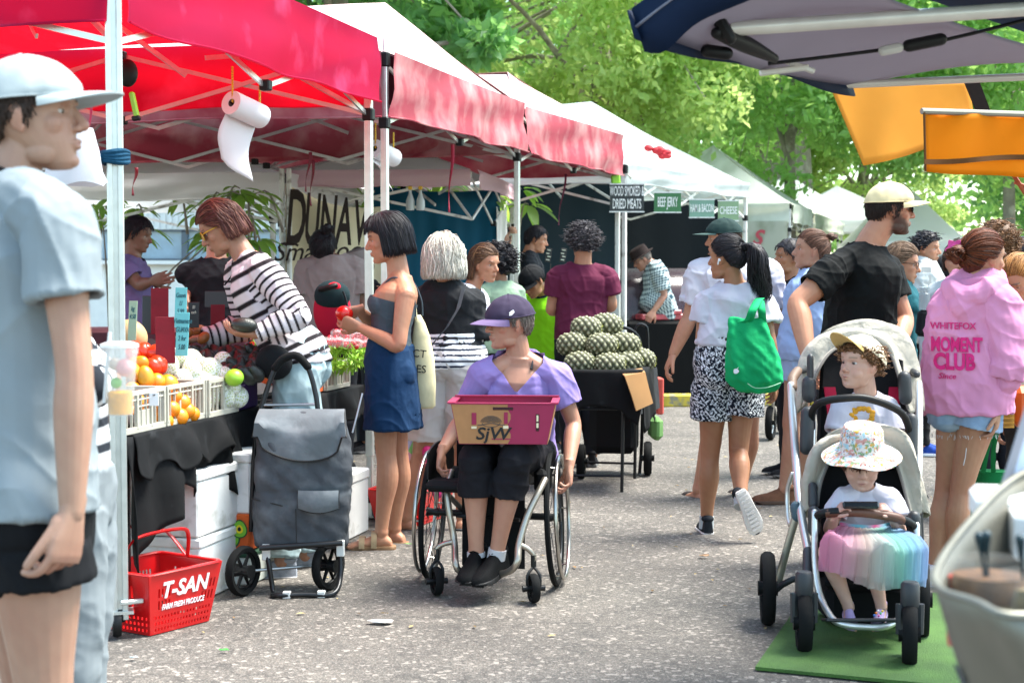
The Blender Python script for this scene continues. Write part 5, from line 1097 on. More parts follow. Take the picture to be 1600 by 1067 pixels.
def hoodie():
 Y = 7.05; a = lambda x, y, d=0: at(x, y, Y+d)
 J = dict(pel=a(1513, 622), neck=a(1524, 442), head=a(1536, 402, 0), shR=a(1560, 478, -.10), shL=a(1486, 478, .10), elR=a(1576, 568, -.14), wrR=a(1560, 640, -.12), elL=a(1470, 560, .12), wrL=a(1480, 610, .25), hipR=a(1530, 640, -.05), hipL=a(1495, 640, .05), knR=a(1502, 765, -.02), knL=a(1478, 765, .06), anR=a(1489, 890, .02), anL=a(1460, 892, .05), hdR=nrm(V(-.15, -.05, -1)), hnR=V(-.9, .3, 0))
 p = Person('girl in a pink hoodie and frayed denim shorts with a pink flower in her hair', gx(1500, Y), 152, 1.57, 'f', 1.0, 1.0, (.40, .20, .12), .225, J, hyaw=112, hpitch=-4, voxel=.0045); p.body()
 def ex(mb):
  n = p.J['neck']; f = p.FS; pts = [n+UP*.02+f*.05+p.RS*-.085, n-UP*.02-f*.07-p.RS*.09, n-UP*.06-f*.125, n-UP*.02-f*.07+p.RS*.09, n+UP*.02+f*.05+p.RS*.085]
  mb.tube(pts, [.032, .042, .052, .042, .032], 14, smooth=4, round_=True); mb.ball(n-f*.115-UP*.10, (.085, .05, .075))
  w_ = p.J['elR']; mb.tube([w_+V(-.0, 0, -.04), w_+V(-.005, 0, -.075)], [.062, .060], 14, round_=True)
 hd = p.shirt(cloth('pink_hoodie', '#cb86aa', bump=.45), 'hoodie', t0=-.13, sl=1.30, inf=.040, flare=.010, hem=.0, wr=.009, extra=ex, loose=1.12, vox=.005)
 jm = cloth('denim', '#7f97b3', bump=.5, dirt=('#a9bac9', 5, .5, .7)); p.pants(jm, 'denim_shorts', f=.26, inf=.018, flare=.02, t1=.1)
 fy = MB(); r = random.Random(3)
 for q in 'LR':
  pp, rr_ = p.leg(q, .30, .022, .24)
  for k in range(50):
   aa = r.uniform(0, 6.28); c = pp[-1]+V(math.cos(aa), math.sin(aa), 0)*rr_[-1]+UP*.0; fy.tube([c, c+V(r.uniform(-.006, .006), 0, -r.uniform(.008, .02))], .0009, 3)
 c = a(1510, 700, -.12); fy.tube([c, c+V(-.004, 0, -.04), c+V(-.012, 0, -.075)], .0018, 4); fy.build('fray', mat('fray', '#c9cdd0', .9), p.root)
 for q in 'LR': p.shoe(q, '#d8d4d0', '#e0e0e0'); p.sock_(q, '#cfc9d8', -.03, .03)
 p.hair('#6a3418', 'bun', thick=.010, n=1200, length=.18, tie=(-.01, -.11, .13), col2='#2e1810', wid=.0019)
 p.lock([(-.01, -.10, .14), (-.02, -.135, .13), (-.01, -.14, .09)], [.035, .045, .03], n=120, wave=.008, name='rolled_bun')
 fl = MB(); fc = p.fr.w((-.075, -.075, .150))+V(-.035, -.05, 0); nn = nrm(V(-.3, -1, .1)); fu = nrm(np.cross(nn, (0, 0, 1)))
 for k in range(5):
  an = k*1.2566+.3; d = fu*math.cos(an)+np.cross(nn, fu)*math.sin(an); s_ = np.cross(nn, d); G = []
  for u in np.linspace(0, 1, 6): w_ = .017*math.sin(PI*min(.1+u*.85, 1)); G.append([fc+d*.040*u+nn*.012*u*u-s_*w_, fc+d*.042*u+nn*(.012*u*u-.003), fc+d*.040*u+nn*.012*u*u+s_*w_])
  fl.sheet(G, .0015)
 fo = fl.build('flower', mat('pink_petals', '#e255a8', .6, var=.2, vs=60), p.root); mb = MB(); mb.ball(fc+nn*.006, .007); mb.build('flower_centre', mat('flower_heart', '#8a1a6a', .7), fo)
 # print on the back
 ln = p.R*1.0; nb = -p.F
 from mathutils.bvhtree import BVHTree
 me = hd.data; b_ = BASE[p.root.name]; bv = BVHTree.FromPolygons([v.co+Vector(b_) for v in me.vertices], [tuple(q.vertices) for q in me.polygons])
 pm = mat('magenta_print', '#c8186e', .8)
 for txt, px, py, sz, bold, sx in (('WHITEFOX', 1484, 511, .040, .012, .9), ('MOMENT', 1489, 541, .084, .04, .58), ('CLUB', 1485, 568, .096, .045, .7), ('Since', 1474, 590, .034, .005, 1.), ):
  ob = text_mesh(txt, sz, M4(frame(x=nrm(V(.985, -.17, 0)), z=nrm(V(-.17, -.985, 0))), at(px+9, py, Y-.20)), 'lettering', pm, p.root, bold=bold, sx=sx, depth=.02, italic=.25 if txt == 'Since' else 0)
  bb = Vector(b_); dirv = Vector(nrm(V(.17, .985, 0)))
  for v in ob.data.vertices:
   w_ = v.co+bb; k_ = (w_-Vector(at(px+9, py, Y-.20))).dot(dirv); h = bv.ray_cast(w_-dirv*.4, dirv)
   if h[0] is not None: v.co = h[0]-bb-dirv*(.006 if k_ < 0 else .001)
 return p
HOOD = hoodie()
po = simple('blonde woman in a cream polo shirt looking down at the right edge', 1622, 7.7, -60, 1.56, 'f', 'polo_shirt', '#e8ddc6', dict(style='bun', n=900, length=.16, thick=.008, tie=(0, -.115, .16), col='#a8743c', col2='#6e4522'), dict(head=(1592, 436), neck=(1612, 478)), hyaw=-50, hpitch=-32, skin=(.45, .22, .13), sl=.6, voxel=.005, pants='#2a2624', w=1.08, P=dict(lid=.6))
# people behind the fruit stall
pv = simple('stallholder in a purple shirt behind the fruit at the left', 206, 11., 88, 1.73, 'm', 'shirt', '#6d5f8a', dict(style='short', n=400, length=.035, thick=.014, **BK), dict(head=(214, 366), elR=(218, 445, -.2), wrR=(236, 440, -.25), elL=(222, 440, .15), wrL=(236, 438, .1)), hyaw=85, hpitch=-14, skin=(.20, .10, .065), sl=.62)
simple('person in a plain black t-shirt standing behind the striped woman', 338, 9.7, 190, 1.70, 'm', 't_shirt', '#15181d', dict(style='short', n=200, length=.03, thick=.01, **BR), dict(elL=(300, 428), wrL=(296, 455, -.05)), sl=.7, skin=(.42, .22, .14), w=1.05)
gb = simple('woman with black hair in a bun and a grey brown shirt seen from behind', 516, 11., 178, 1.62, 'f', 'shirt', '#857b78', dict(style='bun', n=700, length=.16, thick=.012, tie=(.03, -.08, .22), **BK), dict(neck=(520, 405), head=(505, 388)), sl=.7, skin=DARK, w=1.25, tinf=.03)
gb.lock([(.02, -.06, .21), (.04, -.07, .26), (.02, -.09, .23)], [.03, .045, .02], n=80, wave=.006, name='bun', wid=.0025)
hp = simple('person in a grey bucket hat and black top half hidden by the tent pole', 574, 12.2, -60, 1.52, 'm', 'top', '#15161b', dict(style='short', n=60, length=.02, thick=.004, hat=.14, **BR), dict(head=(563, 416)), hyaw=-70, hpitch=-15, w=1.1)
hp.brimhat(cloth('grey_hat', '#8a7f7c'), [(.15, .118), (.12, .13), (.092, .150), (.086, .19), (.078, .235), (.05, .246), (0, .244)], 'bucket_hat')
# ---------------------------------------------------------------- man close to the camera at the left
def near_man():
 Y = 3.4; a = lambda x, y, d=0: at(x, y, Y+d)
 J = dict(pel=a(48, 800, .06), neck=a(8, 296, .10), head=a(46, 180, .12), shR=a(92, 352, -.10), shL=a(10, 345, .30), elR=a(116, 575, -.14), wrR=a(112, 800, -.16), elL=a(40, 560, .36), wrL=a(70, 640, .30), hipR=a(55, 850, -.03), hipL=a(30, 850, .18), hdR=nrm(V(-.16, -.12, -1)), hnR=nrm(V(-.8, .45, -.1)))
 p = Person('person in a white cap and pale grey t-shirt standing close at the left edge', V(-1.04, 3.45, 0), 112, 1.86, 'f', 1.04, .96, (.38, .215, .15), .245, J, hyaw=92, hpitch=4, P=dict(brow=(.12, .07, .05), lip=(.45, .22, .19)), voxel=.0031)
 p.hand_kw = dict(R=dict(curls=[(.45, .7, .35), (.75, .95, .45), (.9, 1.1, .5), (.8, 1.1, .5)], thumb=.1, thumbcurl=.25, sc=1.0, spread=.22)); p.body(feet=False)
 p.shirt(cloth('pale_grey_tee', '#80898e', bump=.6, bs=5), 't_shirt', t0=.0, sl=.52, inf=.019, flare=.010, loose=1.0, cut=collar(p, .022), wr=.006, hem=.018, vox=.005, wsc=9)
 p.pants(cloth('black_shorts', '#0e0f13'), 'shorts', f=.28, inf=.02, flare=.012, t1=.15); [p.shoe(q) for q in 'RL']
 p.hair('#3a2a22', 'short', thick=.004, n=600, length=.016, side=.10, back=.035, hat=.15, wid=.0016)
 nk = p.J['neck']; mb = MB(); mb.tube([nk+UP*(.030-.035*math.cos(a))+p.F*.098*math.cos(a)+p.R*.088*math.sin(a) for a in np.arange(28)/28*2*PI], .006, 6, closed=True, flat=1.6); mb.build('neck_strap', cloth('black_shorts', ''), p.root)
 cp = p.cap(cloth('white_cap', '#9ba4a6', bump=.3), brim=.088, lift=.016, tilt=2, droop=.3, low=.148, peak=1.2)
 return p
NEAR = near_man()
wb = simple('short woman in grey jeans mostly hidden behind the person at the left edge', 112, 4.5, 95, 1.40, 'f', 'striped_top', '#ddd', dict(style='short', n=200, length=.05, thick=.01, **BR), dict(head=(72, 440), neck=(88, 505), elR=(140, 600, -.1), wrR=(170, 600, .05), elL=(150, 580, .2), wrL=(120, 600, .2)), pat=lambda p: stripes(p, '#e6e6ea', '#22262e', .035, .5), sl=1.5, pants='#7d8488', pinf=.03, hyaw=90)
# ---------------------------------------------------------------- the two children in the pram
def boy():
 Y = 6.60; a = lambda x, y, d=0: at(x, y, Y+d)
 J = dict(pel=a(1348, 725, .08), neck=a(1353, 618), head=a(1345, 567, -.02), shR=a(1318, 636), shL=a(1388, 636), elR=a(1306, 690, -.05), wrR=a(1330, 708, -.16), elL=a(1398, 690, -.05), wrL=a(1375, 708, -.16), hipR=a(1335, 735), hipL=a(1365, 735), knR=a(1325, 735, -.22), knL=a(1375, 735, -.22), anR=a(1325, 800, -.24), anL=a(1375, 800, -.24))
 p = Person('toddler boy in a cream cap and white t-shirt in the upper pram seat', V(1.47, 6.7, .2), -8, .98, 'm', 1.05, 1.12, (.52, .31, .235), .205, J, hyaw=-58, hpitch=2, P=dict(fat=.14, brow=(.2, .13, .09), iris=(.06, .04, .035)), voxel=.0035); p.body(feet=False)
 sh = p.shirt(cloth('white_tee_boy', '#bcb9c6'), 't_shirt', t0=-.1, sl=.72, inf=.012, flare=.012, cut=collar(p, .0, -.01), wr=.004, vox=.004); p.pants(cloth('c#8fb7c9', '#8fb7c9'), f=1.8)
 from mathutils.bvhtree import BVHTree
 bb = Vector(BASE[p.root.name]); bv = BVHTree.FromPolygons([v.co+bb for v in sh.data.vertices], [tuple(q.vertices) for q in sh.data.polygons]); mb = MB()
 for k in range(18):
  an = k*.35; d_ = Vector(ray(1348+15*math.cos(an)*(1+.2*math.sin(k*3)), 652+13*math.sin(an)-3*abs(math.cos(an)))); h = bv.ray_cast(Vector((0, 0, CH)), d_.normalized())
  if h[0] is not None: mb.ball(V(h[0]), (.013, .0035, .012), nu=10, nv=6)
 if mb.n: mb.build('shirt_print', mat('mustard_print', '#c98f1e', .8, var=.2, vs=60), sh)
 p.hair('#7a5638', 'curly', thick=.011, n=520, length=.045, front=.158, side=.115, back=.04, hat=.185, wid=.0022, col2='#4e3420')
 p.cap(cloth('cream_cap_boy', '#d9cdb4'), brim=.085, lift=.022, tilt=34, yaw=-8, droop=.3, low=.152, brimm=cloth('cream_brim', '#cfae72'), wid=.9); return p
BOY = boy()
def girl():
 Y = 6.12; a = lambda x, y, d=0: at(x, y, Y+d)
 J = dict(pel=a(1350, 850, .12), neck=a(1350, 762, .05), head=a(1346, 718, -.03), shR=a(1314, 780, .02), shL=a(1388, 780, .02), elR=a(1296, 826, -.02), wrR=a(1303, 806, -.13), elL=a(1407, 828, -.02), wrL=a(1394, 806, -.13), hipR=a(1330, 862, .08), hipL=a(1368, 862, .08), knR=a(1292, 862, -.17), knL=a(1362, 868, -.20), anR=a(1326, 948, -.15), anL=a(1377, 948, -.17), fdR=nrm(V(-.1, -.9, -.25)), fdL=nrm(V(-.35, -.9, -.3)),
  hdR=nrm(V(.35, -.45, .65)), hnR=V(.55, .2, -.5), hdL=nrm(V(-.5, -.4, .6)), hnL=V(-.5, .2, -.5))
 p = Person('toddler girl in a floral sun hat and rainbow tulle skirt in the lower pram seat', V(1.33, 6.1, .15), -6, .95, 'f', 1.08, 1.15, (.52, .32, .25), .2, J, hyaw=-8, hpitch=-24, P=dict(fat=.14, lid=.95, brow=(.25, .15, .1), lip=(.5, .2, .18)), voxel=.0033)
 p.hand_kw = dict(R=dict(curls=[(.6, .9, .6)]*4, sc=1.12), L=dict(curls=[(.6, .8, .5), (.6, .9, .6), (.6, .9, .6), (.6, .9, .6)], sc=1.12)); p.body()
 sh = p.shirt(cloth('white_tee_girl', '#bfbdca'), 't_shirt', t0=-.05, sl=.62, inf=.010, flare=.010, cut=collar(p, .0, -.01), wr=.004, vox=.0038)
 mb = MB(); c = a(1350, 790, -.13); [mb.ball(c+V(.018*k, .022, .004*math.sin(k*4)), (.010, .005, .009), nu=10, nv=6) for k in (-1, 0, 1)]; mb.build('shirt_print', mat('mint_print', '#9fd6cf', .8), sh)
 cs = [s2l(x) for x in ('#f0a4c6', '#f6c2d6', '#e6cfc8', '#dbe8e2', '#a9e0d2', '#a2d4e8', '#a9c4ee')]
 tm = mat('tulle', (1, 1, 1), .8, attr=True, var=.1, alpha=.42, trans=.3, bump=.2)
 top = lambda u, s_: lerp(a(1312, 820, -.02), a(1390, 820, -.02), u)+V(0, -.07*math.sin(PI*u), 0); kn = (p.J['knR'], p.J['knL'])
 for layer in range(3):
  G, Cc = [], []; N_ = 70
  for i in range(N_):
   u = i/(N_-1); t0 = top(u, 0); row = []; cr = []
   x1 = lerp(1262, 1424, u); d_ = -.22-.10*math.sin(PI*u)
   for v_ in np.linspace(0, 1, 22):
    spread = lerp(t0[0], at(x1, 860, Y)[0], min(v_*1.8, 1)**.8); yy = t0[1]+d_*min(v_*2.0, 1)**.9; zz = t0[2]-.03*v_
    if v_ > .38: q = (v_-.38)/.62; zz -= (.085+.055*u+.012*math.sin(u*9+layer*2)+.012*layer)*q**1.15; yy += .03*q
    for K in kn:                  # drape over the knees
     dx = spread-K[0]; bump = .085*math.exp(-(dx/.06)**2); zl = K[2]+bump-.015*layer*0+.004
     if v_ < .6 and zz < zl: zz = lerp(zz, zl, math.exp(-((v_-.45)/.22)**2)*math.exp(-(dx/.09)**2))
     if v_ > .38: yy = min(yy, K[1]-.052*math.exp(-(dx/.075)**2)-.004*layer)
    w_ = .006*math.sin(u*60+layer*2+3*v_)+.004*math.sin(u*121+layer); row.append((spread+w_*.5, yy-w_*v_*1.5-.008*layer, zz+w_*.4)); f = u*6; k = int(min(f, 5.999)); cr.append(lerp(cs[k], cs[k+1], f-k)*(1.0-.1*layer))
   G.append(row); Cc.append(cr)
  mb = MB(); mb.grid(G, col=np.array(Cc)); mb.build('tulle_layer' if layer else 'tutu', tm, p.root, sharp=180)
 mb = MB(); mb.grid([[top(u, 0)+V(0, -.005, .012), top(u, 0)+V(0, -.008, -.004)] for u in np.linspace(0, 1, 30)], col=np.array([[lerp(s2l('#d8588a'), s2l('#6fb8c9'), abs(math.sin(u*5)))]*2 for u in np.linspace(0, 1, 30)])); mb.build('waistband', AT, p.root)
 for q in 'RL':
  ob = p.shoe(q, '#a795bd', '#b3a4c6', 'clog', name='clog'); Fm = frame(y=p.J['fd'+q], z=p.J['fu'+q]); S = p.s; mb = MB(); A = p.J['an'+q]
  for k in range(9): an = -1.1+k*.28; mb.ball(A+Fm@V(.040*math.sin(an)*1.0, .105+.05*math.cos(an), -.028-.012*math.cos(an))*S, .0045*S*1.4, nu=8, nv=6)
  mb.build('vent_holes', mat('dark_holes', '#3a2f4c', .8), ob)
  if q == 'L':
   mb = MB()
   for k, cc in enumerate(('#e6c63a', '#4fae6a', '#e26fa8', '#e6e6e6', '#e6883a', '#5a8ad8')): mb.ball(A+Fm@V(-.02+.012*k*.8, .085+.018*(k % 3), .018-.008*(k % 3))*S, .0085*S, nu=10, nv=6, col=s2l(cc))
   mb.build('shoe_charms', AT, ob)
 p.hair('#5a3322', 'short', thick=.008, n=500, length=.05, front=.150, side=.10, back=.03, hat=.165, col2='#37201a', wid=.002)
 hm = bpy.data.materials.new('floral_cotton'); hm.use_nodes = True; N = hm.node_tree.nodes; L = hm.node_tree.links; b = N['Principled BSDF']; tc = N.new('ShaderNodeTexCoord'); prev = (.70, .64, .60, 1)
 for sc, lo, hi, col in ((38, .50, .56, '#c98f86'), (55, .56, .60, '#9fc4cf'), (48, .60, .64, '#c89a45'), (90, .60, .64, '#8a5a50'), (70, .60, .64, '#7d9a72')):
  nz = N.new('ShaderNodeTexNoise'); nz.inputs['Scale'].default_value = sc; nz.inputs['Detail'].default_value = 2; mp = N.new('ShaderNodeMapping'); mp.inputs['Location'].default_value = (sc, sc*.3, 0); L.new(tc.outputs['Object'], mp.inputs[0]); L.new(mp.outputs[0], nz.inputs['Vector'])
  r = N.new('ShaderNodeMapRange'); r.inputs[1].default_value = lo; r.inputs[2].default_value = hi; L.new(nz.outputs[0], r.inputs[0]); mx = N.new('ShaderNodeMix'); mx.data_type = 'RGBA'; L.new(r.outputs[0], mx.inputs[0])
  if isinstance(prev, tuple): mx.inputs[6].default_value = prev
  else: L.new(prev, mx.inputs[6])
  mx.inputs[7].default_value = (*s2l(col), 1); prev = mx.outputs[2]
 L.new(prev, b.inputs['Base Color']); b.inputs['Roughness'].default_value = .85
 p.brimhat(hm, [(.172, .118), (.15, .135), (.12, .150), (.096, .160), (.093, .19), (.088, .235), (.075, .256), (.04, .262), (0, .262)], 'sun_hat', wav=.010, dz=.010, tilt=13); return p
GIRL = girl()
# ================================================================ wheelchair
chrome = mat('brushed_metal', '#b4b1ab', .28, metal=1., var=.08, vs=30); rubber = mat('rubber', '#0d0e0f', .85, spec=.2, bump=.3, bs=200, var=.2); dkm = mat('dark_metal', '#17181a', .45, metal=.4); seatm = cloth('seat_black', '#141416', bump=.4)
def wheel(t, c, axis, R, tr=.016, spokes=22, rimm=None, hand=0, name='wheel', tyre=None, side=1, hubr=.022, solid=False, tw=1.):
 c = V(c); ax = nrm(axis); u = nrm(np.cross(ax, (0, 0, 1) if abs(ax[2]) < .9 else (0, 1, 0))); w_ = np.cross(ax, u); circ = lambda r, n=48, o=0.: [c+ax*o+r*(math.cos(a)*u+math.sin(a)*w_) for a in np.arange(n)*2*PI/n]
 mb = MB(); mb.lathe(c, [(hubr*.4, -.03*tw), (hubr, -.03*tw), (hubr*.7, 0), (hubr, .03*tw), (hubr*.4, .03*tw)], ax, 14); root = mb.build(name, dkm, t)
 mb = MB(); prof = [(R-2*tr, -tr*.8*tw), (R-tr*.6, -tr*tw), (R, -tr*.45*tw), (R, tr*.45*tw), (R-tr*.6, tr*tw), (R-2*tr, tr*.8*tw)]; n = 56; A = np.arange(n)*2*PI/n
 mb.rings([[c+ax*h+r*(math.cos(a)*u+math.sin(a)*w_) for r, h in prof] for a in A], closed=True); mb.build('tyre', tyre or rubber, root)
 mb = MB(); mb.tube(circ(R-2.2*tr), tr*.55, 8, closed=True); mb.build('rim', rimm or chrome, root)
 mb = MB()
 if solid:
  for k in range(solid): a = k*2*PI/solid; d = math.cos(a)*u+math.sin(a)*w_; mb.tube([c+d*hubr*.5, c+d*(R-2.2*tr)], [R*.10, R*.07], 6, flat=.5)
 else:
  for k in range(spokes): a = k*2*PI/spokes; d = math.cos(a)*u+math.sin(a)*w_; d2 = math.cos(a+.35*(-1)**k)*u+math.sin(a+.35*(-1)**k)*w_; mb.tube([c+d2*hubr+ax*.024*(-1)**(k//2), c+d*(R-2.2*tr)], .0013, 4)
 sp = mb.build('spokes', rimm or chrome, root)
 if hand: mb = MB(); mb.tube(circ(R-.035, 56, hand*side), .0095, 10, closed=True); [mb.tube([circ(R-2.2*tr, 6)[k], circ(R-.035, 6, hand*side)[k]], .004, 5) for k in range(6)]; mb.build('hand_rim', chrome, root)
 return root
def wheelchair():
 t = thing('wheelchair', 'low manual wheelchair with silver tube frame and large cambered spoked wheels', 'wheelchair', (-.05, 7.1, 0)); Rr = V(-.961, .276, 0); Fv = V(-.276, -.961, 0); ax0 = V(-.085, 7.17, .30)
 for s_ in (1, -1):
  axis = nrm(Rr*s_+V(0, 0, .05)); wheel(t, ax0+Rr*s_*.285, nrm(V(-.992, .13, 0)*s_+V(0, 0, .05)), .305, .0125, 24, mat('dark_rim', '#2b2c2e', .35, metal=.7), hand=.036)
 cc = V(-.105, 6.80, 0)
 P = {1: [at(706, 735, 6.98), at(699, 762, 6.93), at(702, 800, 6.90), at(710, 846, 6.88), at(712, 880, 6.80)], -1: [at(852, 748, 6.86), at(840, 772, 6.80), at(824, 806, 6.76), at(811, 850, 6.72), at(808, 878, 6.68)]}
 foot = [P[1][-1], at(722, 893, 6.80), at(760, 899, 6.80), at(794, 893, 6.72), P[-1][-1]]
 mb = MB(); mb.tube(P[1]+foot[1:-1]+P[-1][::-1], .0148, 12, smooth=5); mb.build('frame', mat('frame_champagne', '#a79f93', .32, metal=.85, var=.06), t)
 for s_, ft, j in ((1, (682, 931), P[1][3]), (-1, (834, 943), P[-1][3])):
  g_ = gr(*ft); c = g_+V(0, .02, .062); a = wheel(t, c, nrm(V(.95, .3, 0)) if s_ > 0 else nrm(V(.97, .22, 0)), .062, .011, solid=5, name='caster', rimm=dkm, hubr=.014, tw=1.6)
  top = c+V(0, .035, .135); mb = MB(); mb.tube([j, lerp(j, top, .6)+V(0, 0, .008), top, top-V(0, 0, .03)], .0115, 10, smooth=4); mb.build('caster_arm', mat('frame_champagne', ''), t)
  f = MB(); f.tube([top, top-V(0, 0, .05)], .012, 10)
  for q in (-1, 1): f.tube([top-V(0, 0, .05), c+V(.026*q, 0, .055), c+V(.026*q, 0, -.003)], .0065, 8, smooth=3)
  f.build('fork', dkm, a)
 mb = MB(); mb.tube([ax0+Rr*.28, ax0-Rr*.28], .016, 12); mb.tube([ax0+Rr*.15+UP*.02, ax0+Rr*.15+Fv*.30+UP*.16], .012, 8); mb.tube([ax0-Rr*.15+UP*.02, ax0-Rr*.15+Fv*.30+UP*.16], .012, 8)
 mb.tube([at(713, 805, 6.95), at(812, 812, 6.85)], .009, 8); mb.tube([ax0-Rr*.1, ax0-Rr*.1+V(.02, .03, -.16)], .011, 8); mb.tube([ax0-Rr*.1+V(.02, .03, -.16), ax0-Rr*.1+V(.03, .08, -.16)], .02, 10); mb.build('axle', dkm, t)
 mb = MB(); c = ax0+Fv*.17+UP*.17; mb.box(c, (.40, .42, .05), frame(x=-Rr, z=UP), bev=.02); mb.build('seat', seatm, t)
 mb = MB(); c = ax0-Fv*.08+UP*.34; mb.sheet([[c-Rr*x+Fv*(-.05+.04*abs(x)/.2)+UP*z for z in (-.16, 0, .14)] for x in np.linspace(-.2, .2, 9)], .03); mb.build('backrest', seatm, t)
 for s_ in (1, -1): mb = MB(); c = ax0+Rr*s_*.215+Fv*.12+UP*.22; mb.sheet([[c+Fv*x+UP*z*(1-.5*(x/.2)**2) for z in (-.05, .12)] for x in np.linspace(-.2, .16, 10)], .008); mb.build('side_guard', blackpl, t)
 mb = MB(); mb.sheet([[lerp(at(722, 770, 6.98), at(820, 775, 6.92), u)+UP*0-UP*(.32*v_)+V(0, .04*math.sin(v_*3), 0) for v_ in np.linspace(0, 1, 6)] for u in np.linspace(0, 1, 8)], .01); mb.build('calf_panel', seatm, t)
 for q in ((714, 748, 7.0), (846, 752, 6.92)): mb = MB(); mb.box(at(*q), (.05, .10, .11), Rz(.28), bev=.02); mb.build('arm_pad', seatm, t)
wheelchair()
def carton():
 t = thing('carton', 'magenta and kraft cardboard fruit carton on the lap of the wheelchair user', 'carton', at(786, 692, 6.78)); R_ = Rz(-.06); o = at(786, 693, 6.70)+V(0, .0, .0)
 kraft = mat('kraft_card', '#a5744a', .85, var=.08, vs=20, bump=.15, bs=60); mag = mat('magenta_card', '#8f1240', .6, var=.08, vs=10, bump=.1)
 W0, W1, D_, Hh = .185, .218, .27, .165
 P = lambda x, y, z: o+R_@V(x, y, z)
 def wx(z): return lerp(W0, W1, z/Hh)
 mb = MB()      # front wall: left kraft, right magenta (jagged join)
 xs = [0.02]*1; zz = np.linspace(0, Hh, 9); jag = [.020+.012*((i % 4) in (1, 2)) for i in range(9)]
 mb.sheet([[P(lerp(-wx(z), jag[i], u), -.0, z) for i, z in enumerate(zz)] for u in np.linspace(0, 1, 6)], .005); mb.build('front_panel', kraft, t, smooth=False)
 mb = MB(); mb.sheet([[P(lerp(jag[i], wx(z), u), -.0008, z) for i, z in enumerate(zz)] for u in np.linspace(0, 1, 6)], .005); mb.build('front_panel', mag, t, smooth=False)
 for sx, m_, nm in ((-1, mag, 'side_panel'), (1, kraft, 'side_panel')):
  mb = MB(); mb.sheet([[P(sx*wx(z)*(1.0), y*D_, z) for z in (0, Hh)] for y in (0.0, .5, 1)], .005); mb.build(nm, m_, t, smooth=False)
 mb = MB(); mb.sheet([[P(x*W0, y*D_, 0) for y in (0, 1)] for x in (-1, 1)], .005); mb.sheet([[P(x*wx(z), D_, z) for z in (0, Hh+.01)] for x in (-1, 1)], .005); mb.build('back_panel', mag, t, smooth=False)
 mb = MB(); mb.sheet([[P(x*(W1+.012), -.006+y, Hh+.004) for y in (0, .022)] for x in np.linspace(-1, 1, 5)], .006)
 for sx in (-1, 1): mb.sheet([[P(sx*(W1+.0)+x, y*D_, Hh+.006) for x in (-.018, .014)] for y in (0, 1)], .006)
 mb.sheet([[P(x*(W1+.01), D_-.012+y, Hh+.014) for y in (0, .022)] for x in (-1, 1)], .006); mb.build('rim', mag, t, smooth=False)
 dk = mat('dark_slot', '#3a1a1c', .9); ink = mat('black_ink', '#1c1a1a', .8); Mf = lambda x, z, y=-.0045: M4(R_@frame(x=V(1, 0, 0), z=V(0, -1, 0)), P(x, y, z))
 text_mesh('SjW', .072, Mf(-.045, .040), 'lettering', ink, t, bold=.018, italic=.18, sx=1.15)
 mb = MB(); c = P(-.05, -.0045, .098)
 for k in range(7): r_ = .010+.0048*k; mb.tube([c+R_@V(r_*math.cos(a)*1.15, 0, r_*.8*math.sin(a)-.012) for a in np.linspace(.15, PI-.15, 12)], .0011, 4)
 mb.tube([c+R_@V(x, 0, -.016+.004*math.cos(x*60)) for x in np.linspace(-.058, .058, 12)], .0016, 4); mb.tube([c+R_@V(.038*math.cos(a), 0, -.010-.018*abs(math.sin(a))) for a in np.linspace(0, PI, 10)], .0013, 4); mb.build('emblem', mat('grey_ink', '#4a4543', .8), t)
 for x, z, w_, h, m_ in ((-.122, .105, .020, .050, 0), (.012, .108, .016, .05, 0)): mb = MB(); mb.box(P(x, -.004, z), (w_, .003, h), R_, bev=.001); mb.build('printed_slot', mag, t, smooth=False)
 mb = MB(); mb.box(P(.0, -.004, .148), (.085, .003, .012), R_, bev=.001); mb.build('hand_hole', dk, t, smooth=False); mb = MB(); mb.box(P(.145, -.004, .09), (.014, .003, .072), R_, bev=.001); mb.build('hand_hole', dk, t, smooth=False)
 mb = MB(); mb.box(P(.145, -.0058, .108), (.008, .002, .026), R_); mb.box(P(.145, -.0058, .078), (.009, .002, .020), R_); mb.box(P(-.122, -.0058, .068), (.022, .002, .010), R_); mb.box(P(.012, -.0058, .07), (.022, .002, .012), R_); mb.build('tab', mat('pale_card', '#d9c9a8', .8), t, smooth=False)
 mb = MB(); mb.box(P(-.005, -.0048, .020), (.085, .0012, .005), R_); mb.build('small_print', mag, t, smooth=False)
carton()
